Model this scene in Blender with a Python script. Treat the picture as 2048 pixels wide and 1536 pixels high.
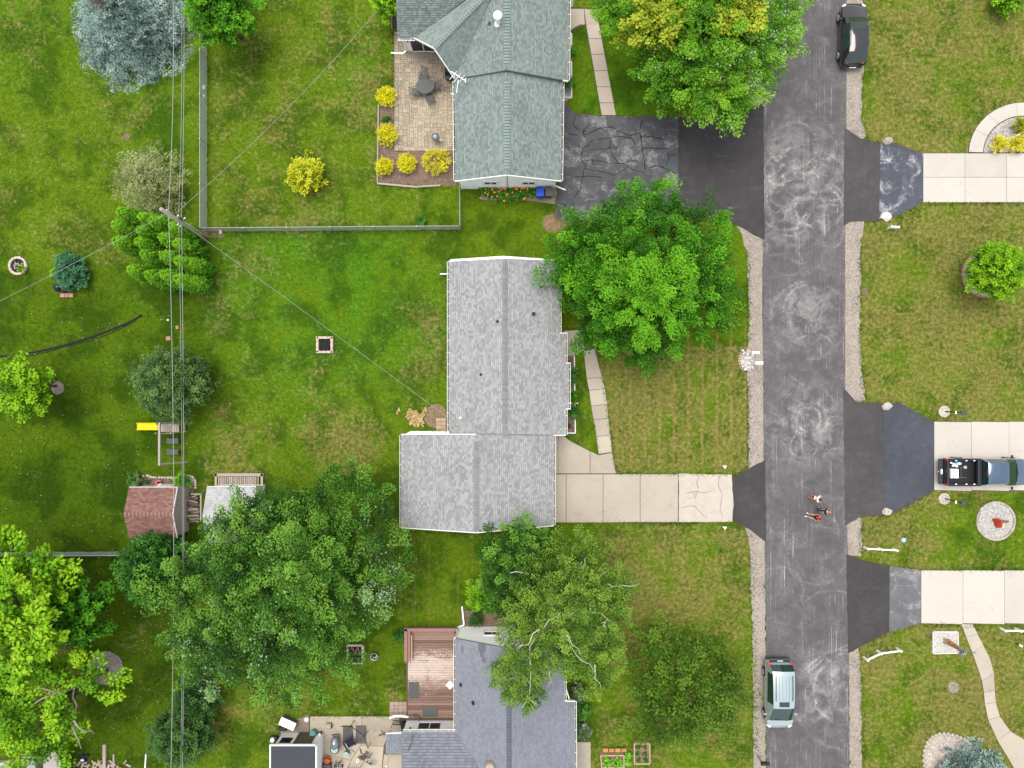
import bpy, math, random
import numpy as np
from mathutils import Vector, Matrix
for o in list(bpy.data.objects): bpy.data.objects.remove(o)
SC = bpy.context.scene; COL = SC.collection
H = 52.0          # camera height in metres
S = 27.0          # photo pixels per metre on the ground
# ---------------------------------------------------------------- camera
cd = bpy.data.cameras.new('camera'); cam = bpy.data.objects.new('camera', cd); COL.objects.link(cam)
cam.location = (0, 0, H); cam.rotation_euler = (0, 0, 0)
cd.sensor_fit = 'HORIZONTAL'; cd.angle = 2*math.atan(1024/S/H); cd.clip_start = .5; cd.clip_end = 3000
SC.camera = cam
# ---------------------------------------------------------------- sky and sun (bright overcast)
SUN_EL, SUN_AZ = math.radians(75), math.radians(-40)     # azimuth from north (+Y) towards east
w = bpy.data.worlds.new('World'); SC.world = w; w.use_nodes = True
wt = w.node_tree; sky = wt.nodes.new('ShaderNodeTexSky'); sky.sky_type = 'NISHITA'; sky.sun_disc = False
sky.sun_elevation = SUN_EL; sky.sun_rotation = SUN_AZ; sky.air_density = 1.0; sky.dust_density = 6.0; sky.ozone_density = 0.6; sky.altitude = 200
bg = wt.nodes['Background']; bg.inputs['Strength'].default_value = 0.15
wtc = wt.nodes.new('ShaderNodeTexCoord'); wn = wt.nodes.new('ShaderNodeTexNoise'); wn.inputs['Scale'].default_value = 2.2; wn.inputs['Detail'].default_value = 6; wt.links.new(wtc.outputs['Generated'], wn.inputs['Vector'])
wr_ = wt.nodes.new('ShaderNodeMapRange'); wr_.inputs[1].default_value = .3; wr_.inputs[2].default_value = .58; wr_.inputs[3].default_value = .55; wr_.inputs[4].default_value = 1; wt.links.new(wn.outputs[0], wr_.inputs[0])
wm = wt.nodes.new('ShaderNodeMix'); wm.data_type = 'RGBA'; wt.links.new(wr_.outputs[0], wm.inputs[0]); wt.links.new(sky.outputs[0], wm.inputs[6]); wm.inputs[7].default_value = (3.5, 3.55, 3.6, 1)   # broken white overcast
wt.links.new(wm.outputs[2], bg.inputs[0])
sl = bpy.data.lights.new('sun', 'SUN'); sl.energy = 1.5; sl.angle = math.radians(40); sl.color = (1, .95, .86)
so = bpy.data.objects.new('sun', sl); COL.objects.link(so); so.location = (0, 0, 80)
so.rotation_euler = (math.pi/2-SUN_EL, 0, math.pi-SUN_AZ)
vs = SC.view_settings; vs.view_transform = 'Standard'; vs.look = 'None'; vs.gamma = 1; vs.use_curve_mapping = False; vs.exposure = 1.2
SC.cycles.max_bounces = 6; SC.cycles.transparent_max_bounces = 8
# ---------------------------------------------------------------- helpers
def W(px, py, z=0.0):
    k = (H-z)/H; return Vector(((px-1024)/S*k, (768-py)/S*k, z))
def toPx(v):
    k = H/(H-v[2]); return (1024+v[0]*S*k, 768-v[1]*S*k)
def onp(px, py, P, n):
    o = Vector((0, 0, H)); d = W(px, py)-o; return o+d*((P-o).dot(n)/d.dot(n))
def tag(o, label=None, cat=None, group=None, kind=None):
    if label: o['label'] = label
    if cat: o['category'] = cat
    if group: o['group'] = group
    if kind: o['kind'] = kind
    return o
def thing(name, label, cat, loc=(0, 0, 0), rz=0, group=None):
    o = bpy.data.objects.new(name, None); COL.objects.link(o); o.location = loc; o.rotation_euler = (0, 0, rz)
    o.empty_display_size = .2
    return tag(o, label, cat, group)
def offs(p):
    v = Vector((0, 0, 0))
    while p is not None: v += Vector(p.location); p = p.parent
    return v
def link(name, me, parent=None, kind=None):
    o = bpy.data.objects.new(name, me); COL.objects.link(o)
    if parent is not None: o.parent = parent
    if kind: o['kind'] = kind
    return o
def copy_tree(o, parent=None):
    c = o.copy(); COL.objects.link(c); c.parent = parent
    for ch in list(o.children): copy_tree(ch, c)
    return c
def recenter(o):                      # moves a one-mesh thing's origin to its base
    me = o.data; n = len(me.vertices); a = np.empty(n*3, 'f'); me.vertices.foreach_get('co', a); a = a.reshape(-1, 3)
    c = (a.min(0)+a.max(0))/2; c[2] = a[:, 2].min(); a -= c; me.vertices.foreach_set('co', a.ravel()); o.location = Vector(c)+Vector(o.location)
    me.update(); return o
class MB:
    def __init__(s): s.v = []; s.f = []; s.m = []; s.t = []
    def add(s, vs, fs, m=0, t=None):
        o = len(s.v); s.v += [tuple(v) for v in vs]
        for f in fs:
            s.f.append(tuple(i+o for i in f)); s.m.append(m); s.t.append(random.random() if t is None else t)
        return s
    def box(s, c, d, rz=0, m=0, t=None, M=None, tap=1.0):
        x, y, z = d[0]/2, d[1]/2, d[2]/2
        vs = [Vector((i*x*(tap if k > 0 else 1), j*y*(tap if k > 0 else 1), k*z)) for k in (-1, 1) for i, j in ((-1, -1), (1, -1), (1, 1), (-1, 1))]
        R = M if M is not None else Matrix.Rotation(rz, 3, 'Z')
        c = Vector(c); vs = [R @ v + c for v in vs]
        if t is None: t = random.random()
        return s.add(vs, [(3, 2, 1, 0), (4, 5, 6, 7), (0, 1, 5, 4), (1, 2, 6, 5), (2, 3, 7, 6), (3, 0, 4, 7)], m, t)
    def bar(s, p, q, w, h=None, m=0, t=None, up=(0, 0, 1)):
        p, q = Vector(p), Vector(q); d = q-p; L = d.length; d.normalize(); u = Vector(up)
        if abs(d.dot(u)) > .98: u = Vector((0, 1, 0))
        a = d.cross(u).normalized(); b = a.cross(d).normalized()
        return s.box((p+q)/2, (w, L, h or w), m=m, t=t, M=Matrix((a, d, b)).transposed())
    def cyl(s, p, q, r0, r1=None, n=8, m=0, t=None, caps=True):
        p, q = Vector(p), Vector(q); r1 = r0 if r1 is None else r1; d = (q-p).normalized()
        u = Vector((0, 0, 1)) if abs(d.z) < .9 else Vector((1, 0, 0)); a = d.cross(u).normalized(); b = d.cross(a)
        vs = []
        for c, r in ((p, r0), (q, r1)):
            for i in range(n): th = 2*math.pi*i/n; vs.append(c+a*(r*math.cos(th))+b*(r*math.sin(th)))
        fs = [(i, i+n, (i+1) % n+n, (i+1) % n) for i in range(n)]
        if caps: fs += [tuple(range(n)), tuple(range(2*n-1, n-1, -1))]
        return s.add(vs, fs, m, random.random() if t is None else t)
    def tube(s, pts, r, n=6, m=0, t=None):
        if not isinstance(r, (list, tuple)): r = [r]*len(pts)
        pts = [Vector(p) for p in pts]; vs = []
        for i, p in enumerate(pts):
            d = (pts[min(i+1, len(pts)-1)]-pts[max(i-1, 0)]).normalized()
            u = Vector((0, 0, 1)) if abs(d.z) < .95 else Vector((1, 0, 0)); a = d.cross(u).normalized(); b = d.cross(a)
            for k in range(n): th = 2*math.pi*k/n; vs.append(p+a*(r[i]*math.cos(th))+b*(r[i]*math.sin(th)))
        fs = [(i*n+k, (i+1)*n+k, (i+1)*n+(k+1) % n, i*n+(k+1) % n) for i in range(len(pts)-1) for k in range(n)]
        fs += [tuple(range(n)), tuple(range(len(pts)*n-1, (len(pts)-1)*n-1, -1))]
        return s.add(vs, fs, m, t)
    def lathe(s, c, prof, n=14, m=0, t=None, sx=1, sy=1):
        c = Vector(c); vs = []; k = len(prof)
        for r, z in prof:
            for i in range(n): th = 2*math.pi*i/n; vs.append(c+Vector((r*sx*math.cos(th), r*sy*math.sin(th), z)))
        fs = [(j*n+i, j*n+(i+1) % n, (j+1)*n+(i+1) % n, (j+1)*n+i) for j in range(k-1) for i in range(n)]
        fs += [tuple(range(n-1, -1, -1)), tuple(range((k-1)*n, k*n))]
        return s.add(vs, fs, m, random.random() if t is None else t)
    def ell(s, c, r, n=10, k=6, m=0, t=None):
        if not hasattr(r, '__len__'): r = (r, r, r)
        prof = [(max(1e-3, math.sin(math.pi*j/k)), -math.cos(math.pi*j/k)) for j in range(k+1)]
        return s.lathe(c, [(a*r[0], b*r[2]) for a, b in prof], n, m, t, 1, r[1]/r[0])
    def prism(s, poly, z0, z1, m=0, t=None):
        n = len(poly); A = sum(poly[i][0]*poly[(i+1) % n][1]-poly[(i+1) % n][0]*poly[i][1] for i in range(n))
        if A < 0: poly = poly[::-1]
        vs = [(p[0], p[1], z0) for p in poly]+[(p[0], p[1], z1) for p in poly]
        fs = [tuple(range(n, 2*n)), tuple(range(n-1, -1, -1))]+[(i, (i+1) % n, (i+1) % n+n, i+n) for i in range(n)]
        return s.add(vs, fs, m, random.random() if t is None else t)
    def build(s, name, mats, parent=None, smooth=False, kind=None, bevel=0):
        me = bpy.data.meshes.new(name); o = offs(parent) if parent is not None else Vector((0, 0, 0))
        me.from_pydata([(v[0]-o.x, v[1]-o.y, v[2]-o.z) for v in s.v], [], s.f)
        for m in (mats if isinstance(mats, (list, tuple)) else [mats]): me.materials.append(m)
        me.polygons.foreach_set('material_index', s.m)
        if smooth: me.polygons.foreach_set('use_smooth', [True]*len(s.f))
        me.attributes.new('tone', 'FLOAT', 'FACE').data.foreach_set('value', s.t)
        ob = link(name, me, parent, kind)
        if bevel:
            b = ob.modifiers.new('bevel', 'BEVEL'); b.width = bevel; b.segments = 2; b.limit_method = 'ANGLE'; b.angle_limit = .6
        return ob
def npmesh(name, co, faces, mat, parent=None, tone=None, kind=None, extra=None, smooth=False):
    me = bpy.data.meshes.new(name); o = offs(parent) if parent is not None else Vector((0, 0, 0))
    co = np.asarray(co, 'f')-np.array(o, 'f'); n, k = faces.shape
    me.vertices.add(len(co)); me.vertices.foreach_set('co', co.ravel())
    me.loops.add(n*k); me.loops.foreach_set('vertex_index', faces.astype('i').ravel())
    me.polygons.add(n); me.polygons.foreach_set('loop_start', np.arange(0, n*k, k, dtype='i'))
    if smooth: me.polygons.foreach_set('use_smooth', np.ones(n, bool))
    me.update(calc_edges=True)
    if tone is not None: me.attributes.new('tone', 'FLOAT', 'FACE').data.foreach_set('value', np.asarray(tone, 'f'))
    for nm, (dom, arr) in (extra or {}).items(): me.attributes.new(nm, 'FLOAT', dom).data.foreach_set('value', np.asarray(arr, 'f'))
    me.materials.append(mat); return link(name, me, parent, kind)
def P2(pts): return [W(a, b)[:2] for a, b in pts]
def inpoly(x, y, poly):
    c = np.zeros(np.shape(x), bool); n = len(poly)
    for i in range(n):
        x1, y1 = poly[i]; x2, y2 = poly[(i+1) % n]
        if y1 == y2: continue
        c ^= ((y1 > y) != (y2 > y)) & (x < (x2-x1)*(y-y1)/(y2-y1)+x1)
    return c
def rough(poly, step=.5, amp=.06, seed=1):
    r = random.Random(seed); out = []; n = len(poly)
    for i in range(n):
        a = Vector(poly[i]); b = Vector(poly[(i+1) % n]); L = (b-a).length; k = max(1, int(L/step))
        nn = Vector((-(b-a).y, (b-a).x))/max(L, 1e-6)
        for j in range(k):
            p = a+(b-a)*(j/k); out.append(tuple(p+nn*r.gauss(0, amp if j else amp*.3)))
    return out
# ---------------------------------------------------------------- material graph helper
class NT:
    def __init__(s, name):
        s.m = bpy.data.materials.new(name); s.m.use_nodes = True; s.t = s.m.node_tree; s.b = s.t.nodes['Principled BSDF']; s._p = None
    def nd(s, ty, **k):
        n = s.t.nodes.new(ty)
        for a, b in k.items(): setattr(n, a, b)
        return n
    def put(s, sock, v):
        if v is None: return
        if isinstance(v, bpy.types.NodeSocket): s.t.links.new(v, sock)
        elif hasattr(v, '__len__') and sock.type == 'RGBA': sock.default_value = (*v[:3], 1)
        else: sock.default_value = v
    def pos(s, sc=(1, 1, 1), rot=0):
        if s._p is None: s._p = s.nd('ShaderNodeNewGeometry').outputs['Position']
        if sc == (1, 1, 1) and not rot: return s._p
        m = s.nd('ShaderNodeMapping'); s.put(m.inputs[0], s._p); m.inputs['Scale'].default_value = sc; m.inputs['Rotation'].default_value = (0, 0, rot); return m.outputs[0]
    def obj(s, sc=(1, 1, 1)):
        m = s.nd('ShaderNodeMapping'); s.put(m.inputs[0], s.nd('ShaderNodeTexCoord').outputs['Object']); m.inputs['Scale'].default_value = sc; return m.outputs[0]
    def noise(s, sc, det=4, ro=.6, vec=None, dist=0):
        n = s.nd('ShaderNodeTexNoise'); s.put(n.inputs['Vector'], vec if vec is not None else s.pos())
        n.inputs['Scale'].default_value = sc; n.inputs['Detail'].default_value = det; n.inputs['Roughness'].default_value = ro; n.inputs['Distortion'].default_value = dist
        return n.outputs[0]
    def vor(s, sc, vec=None, feat='F1', out='Distance'):
        n = s.nd('ShaderNodeTexVoronoi', feature=feat); s.put(n.inputs['Vector'], vec if vec is not None else s.pos()); n.inputs['Scale'].default_value = sc; return n.outputs[out]
    def ma(s, op, a, b=None, c=None, cl=False):
        n = s.nd('ShaderNodeMath', operation=op, use_clamp=cl)
        for i, v in enumerate((a, b, c)): s.put(n.inputs[i], v)
        return n.outputs[0]
    def mr(s, v, a, b, c=0, d=1, smooth=True):
        n = s.nd('ShaderNodeMapRange', interpolation_type='SMOOTHSTEP' if smooth else 'LINEAR')
        for i, x in enumerate((v, a, b, c, d)): s.put(n.inputs[i], x)
        return n.outputs[0]
    def mix(s, f, a, b, bt='MIX'):
        n = s.nd('ShaderNodeMix', data_type='RGBA', blend_type=bt); s.put(n.inputs[0], f); s.put(n.inputs[6], a); s.put(n.inputs[7], b); return n.outputs[2]
    def ramp(s, f, st):
        n = s.nd('ShaderNodeValToRGB'); e = n.color_ramp.elements
        while len(e) < len(st): e.new(.5)
        for i, (p, c) in enumerate(st): e[i].position = p; e[i].color = (*c, 1)
        s.put(n.inputs[0], f); return n.outputs[0]
    def attr(s, name): return s.nd('ShaderNodeAttribute', attribute_name=name).outputs['Fac']
    def rnd(s): return s.nd('ShaderNodeObjectInfo').outputs['Random']
    def out(s, col, rough=.7, bump=None, bs=.3, bd=.02, spec=.3, **k):
        s.put(s.b.inputs['Base Color'], col); s.put(s.b.inputs['Roughness'], rough); s.put(s.b.inputs['Specular IOR Level'], spec)
        for a, v in k.items(): s.put(s.b.inputs[a.replace('_', ' ')], v)
        if bump is not None:
            n = s.nd('ShaderNodeBump'); n.inputs['Strength'].default_value = bs; n.inputs['Distance'].default_value = bd; s.put(n.inputs['Height'], bump); s.put(s.b.inputs['Normal'], n.outputs[0])
        return s.m
def mul(c, k): return tuple(min(1, x*k) for x in c)
def flat(name, c, rough=.6, var=.18, sc=6, bs=.15, use='tone', spec=.3, **k):
    n = NT(name); a = n.noise(sc, 5, .65, n.obj()); b = n.rnd(); t = n.attr('tone')
    f = n.ma('ADD', n.ma('MULTIPLY', a, .5), n.ma('ADD', n.ma('MULTIPLY', b, .25), n.ma('MULTIPLY', t, .25)))
    return n.out(n.ramp(f, [(.2, mul(c, 1-var*1.6)), (.5, c), (.8, mul(c, 1+var))]), rough, a, bs, .01, spec, **k)
def leafmat(name, dk, md, lt, tip=None, trans=.13, rough=.55):
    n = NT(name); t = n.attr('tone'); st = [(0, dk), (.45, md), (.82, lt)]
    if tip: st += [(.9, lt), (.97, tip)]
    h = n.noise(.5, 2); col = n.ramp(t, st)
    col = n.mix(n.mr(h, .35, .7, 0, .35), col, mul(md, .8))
    n.put(n.b.inputs['Base Color'], col); n.b.inputs['Roughness'].default_value = rough; n.b.inputs['Specular IOR Level'].default_value = .14
    tr = n.nd('ShaderNodeBsdfTranslucent'); n.put(tr.inputs[0], n.mix(.5, col, mul(lt, 1.3))); mx = n.nd('ShaderNodeMixShader'); mx.inputs[0].default_value = trans
    n.t.links.new(n.b.outputs[0], mx.inputs[1]); n.t.links.new(tr.outputs[0], mx.inputs[2]); n.t.links.new(mx.outputs[0], n.t.nodes['Material Output'].inputs[0])
    return n.m
# ---------------------------------------------------------------- ground materials
def lawn_mat():
    n = NT('lawn_grass'); dry = n.attr('dry'); lush = n.attr('lush'); dark = n.attr('dark'); mow = n.attr('mow'); tone = n.attr('tone')
    big = n.noise(.16, 4, .65); mid = n.noise(.75, 5, .72, dist=.5); fine = n.noise(3.6, 5, .78); ff = n.noise(11, 3, .8)
    g = n.ramp(n.ma('ADD', n.ma('MULTIPLY', fine, .45), n.ma('ADD', n.ma('MULTIPLY', ff, .3), n.ma('MULTIPLY', n.ma('ADD', tone, mid), .18))),
               [(.28, (.01, .028, .001)), (.47, (.042, .1, .003)), (.68, (.145, .195, .01))])
    g = n.mix(n.ma('MULTIPLY', lush, n.mr(n.ma('ADD', n.ma('MULTIPLY', mid, .6), n.ma('MULTIPLY', big, .5)), .4, .68)), g, n.ramp(fine, [(.3, (.018, .085, .004)), (.7, (.075, .215, .009))]))
    d = n.ma('ADD', n.ma('MULTIPLY', big, .5), n.ma('ADD', n.ma('MULTIPLY', mid, .55), n.ma('ADD', n.ma('MULTIPLY', fine, .55), n.ma('MULTIPLY', ff, .3))))
    d = n.ma('ADD', d, n.ma('MULTIPLY', n.ma('SUBTRACT', dry, .5), .6))
    # mowing stripes along the street
    sx = n.ma('SINE', n.ma('MULTIPLY', n.nd_x(), 5.9)); st = n.ma('MULTIPLY', n.mr(sx, .72, .98), n.mr(n.noise(1.1, 4, .7, n.pos((2.6, .5, 1))), .32, .5))
    df = n.ma('ADD', n.mr(d, .87, 1.08, 0, .82), n.ma('MULTIPLY', n.ma('MULTIPLY', st, mow), .95), cl=True)
    g = n.mix(n.mr(n.noise(.33, 3, .6), .44, .6, 0, .65), g, (.02, .055, .003))
    c = n.mix(df, g, n.ramp(fine, [(.3, (.075, .07, .012)), (.52, (.165, .15, .04)), (.72, (.31, .27, .11))]))
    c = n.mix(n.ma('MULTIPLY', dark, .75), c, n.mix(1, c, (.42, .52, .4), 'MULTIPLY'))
    soil = n.attr('soil'); c = n.mix(n.mr(n.ma('ADD', soil, n.ma('MULTIPLY', n.ma('SUBTRACT', mid, .5), 1.2)), .45, .8), c, n.ramp(fine, [(.3, (.13, .085, .045)), (.7, (.3, .22, .13))]))
    return n.out(c, .85, n.ma('ADD', fine, ff), .7, .07, .04)
def _ndx(s):
    x = s.nd('ShaderNodeSeparateXYZ'); s.put(x.inputs[0], s.pos()); return x.outputs[0]
NT.nd_x = _ndx
def asphalt(name, c, streak=.5, blot=0, rings=(), blue=None, lite=(.26, .25, .25), stsc=(9, .12, 1), thr=(.53, .7)):
    n = NT(name); f = n.noise(60, 2, .8); m = n.noise(1.6, 5, .65); b = n.noise(.28, 4, .6)
    col = n.ramp(n.ma('ADD', n.ma('MULTIPLY', f, .45), n.ma('ADD', n.ma('MULTIPLY', m, .35), n.ma('MULTIPLY', b, .35))), [(.35, mul(c, .6)), (.58, c), (.85, mul(c, 1.75))])
    st = n.ma('MULTIPLY', n.mr(n.noise(1, 3, .6, n.pos(stsc)), *thr), n.mr(n.noise(.9, 4, .7, n.pos((1, .5, 1))), .45, .7))
    tot = n.ma('MULTIPLY', st, streak)
    if rings:
        ds = n.nd('ShaderNodeVectorMath', operation='ADD'); nn = n.nd('ShaderNodeTexNoise'); nn.inputs['Scale'].default_value = .6; nn.inputs['Detail'].default_value = 3; n.put(nn.inputs['Vector'], n.pos())
        sc = n.nd('ShaderNodeVectorMath', operation='SCALE'); n.put(sc.inputs[0], nn.outputs['Color']); sc.inputs['Scale'].default_value = .6
        n.put(ds.inputs[0], n.pos()); n.put(ds.inputs[1], sc.outputs[0]); wp = ds.outputs[0]
        acc = None
        for (px, py, r, wd) in rings:
            c0 = W(px, py)+Vector((.3, .3, 0))
            dv = n.nd('ShaderNodeVectorMath', operation='DISTANCE'); n.put(dv.inputs[0], wp); dv.inputs[1].default_value = (c0.x, c0.y, .33)
            e = n.mr(n.ma('ABSOLUTE', n.ma('SUBTRACT', dv.outputs['Value'], r/S)), 0, wd*1.9, 1, 0)
            acc = e if acc is None else n.ma('MAXIMUM', acc, e)
        pat = n.mr(n.noise(.55, 3, .6), .42, .62); gr = n.mr(n.noise(7, 4, .8), .35, .75)
        zone = None                              # scuffing is densest where drives meet the road
        for (px, py, r0, r1, lo) in ((1600, 375, 1.5, 6.5, .12), (1615, 850, 1, 4.5, .1), (1650, 1380, 1, 4.5, .1), (1610, 630, 1, 3.5, .1)):
            c0 = W(px, py); dv = n.nd('ShaderNodeVectorMath', operation='DISTANCE'); n.put(dv.inputs[0], n.pos()); dv.inputs[1].default_value = (c0.x, c0.y, .03); q = n.mr(dv.outputs['Value'], r0, r1, 1, lo); zone = q if zone is None else n.ma('MAXIMUM', zone, q)
        scr = None
        for sc_, wd_, off in ((.42, .009, 0), (.7, .012, 7.3), (.3, .006, 3.1), (.55, .008, 12.7)):
            mp = n.nd('ShaderNodeMapping'); n.put(mp.inputs[0], n.pos()); mp.inputs['Location'].default_value = (off, off*1.7, off); e = n.mr(n.ma('ABSOLUTE', n.ma('SUBTRACT', n.noise(sc_, 1.2, .4, mp.outputs[0]), .5)), 0, wd_, 1, 0); scr = e if scr is None else n.ma('MAXIMUM', scr, e)
        scr = n.ma('MULTIPLY', n.ma('MULTIPLY', scr, zone), n.mr(n.noise(.9, 3, .6), .42, .6))
        tot = n.ma('ADD', tot, n.ma('MULTIPLY', n.ma('ADD', n.ma('MULTIPLY', n.ma('MULTIPLY', acc, pat), n.ma('ADD', zone, .35)), n.ma('MULTIPLY', scr, .8)), gr))
        tot = n.ma('ADD', tot, n.ma('MULTIPLY', n.ma('MULTIPLY', zone, n.mr(n.noise(.7, 6, .7, dist=.7), .42, .66)), .45))
    if blot:
        tot = n.ma('ADD', tot, n.ma('MULTIPLY', n.mr(n.noise(.75, 6, .68, dist=.6), .49, .64), n.ma('MULTIPLY', n.mr(n.noise(6, 4, .8), .3, .75), blot)))
    col = n.mix(n.ma('MULTIPLY', tot, .8, cl=True), col, lite)
    return n.out(col, .85, f, .25, .01, .25)
def concrete(name, c, var=.12, stain=.3, sc=1.0):
    n = NT(name); b = n.noise(.5*sc, 5, .65); m = n.noise(5*sc, 5, .7); f = n.noise(50, 2, .8); t = n.rnd()
    v = n.ma('ADD', n.ma('MULTIPLY', b, .4), n.ma('ADD', n.ma('MULTIPLY', m, .25), n.ma('ADD', n.ma('MULTIPLY', f, .12), n.ma('MULTIPLY', t, .32))))
    col = n.ramp(v, [(.3, mul(c, 1-var*1.5)), (.54, c), (.8, mul(c, 1+var))])
    col = n.mix(n.ma('MULTIPLY', n.mr(n.noise(1.3, 6, .7, dist=.8), .55, .75), stain), col, (c[0]*.55, c[1]*.5, c[2]*.42))
    return n.out(col, .85, n.ma('ADD', f, m), .15, .01, .2)
def gravel(name, c, sc=14, var=.5):
    n = NT(name); cell = n.nd('ShaderNodeTexVoronoi'); n.put(cell.inputs['Vector'], n.pos()); cell.inputs['Scale'].default_value = sc
    hs = n.nd('ShaderNodeSeparateColor'); n.put(hs.inputs[0], cell.outputs['Color'])
    m = n.noise(1.2, 5, .65); b = n.noise(.35, 3)
    v = n.ma('ADD', n.ma('MULTIPLY', hs.outputs[0], .4), n.ma('ADD', n.ma('MULTIPLY', m, .4), n.ma('MULTIPLY', b, .3)))
    col = n.ramp(v, [(.25, mul(c, 1-var)), (.55, c), (.85, mul(c, 1+var*.7))])
    return n.out(col, .9, cell.outputs['Distance'], .6, .03, .2)
def shingle(name, dk, md, lt, br=.5):
    n = NT(name); t = n.attr('tone'); f = n.noise(24, 4, .85, n.obj()); b = n.noise(.45, 4, .65)
    v = n.ma('ADD', n.ma('MULTIPLY', t, .66), n.ma('ADD', n.ma('MULTIPLY', f, .34), n.ma('MULTIPLY', n.ma('SUBTRACT', b, .38), .24)))
    return n.out(n.ramp(v, [(.14, dk), (.5, md), (.86, lt)]), .9, f, .3, .008, .2)
def paint(name, c, rough=.22, metal=.0, coat=1.0, dust=.1):
    n = NT(name); d = n.noise(3, 4, .6, n.obj())
    return n.out(n.mix(n.mr(d, .5, .8, 0, dust), c, (.3, .28, .25)), rough, spec=.5, Metallic=metal, Coat_Weight=coat, Coat_Roughness=.04)
ROADRINGS = [(1588, 290, 46, .09), (1608, 285, 62, .13), (1600, 330, 40, .1), (1570, 400, 58, .1), (1640, 410, 50, .1), (1605, 440, 85, .12), (1660, 360, 42, .12), (1560, 340, 30, .1),
             (1612, 612, 42, .09), (1618, 640, 78, .12), (1618, 838, 24, .1), (1620, 836, 36, .16), (1606, 890, 26, .08), (1640, 1060, 34, .1), (1632, 1110, 60, .1),
             (1700, 1380, 72, .12), (1690, 1400, 100, .1), (1590, 1290, 60, .1), (1560, 1180, 46, .1), (1660, 1240, 60, .08), (1660, 480, 70, .1), (1575, 510, 40, .08), (1625, 720, 52, .07)]
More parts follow.
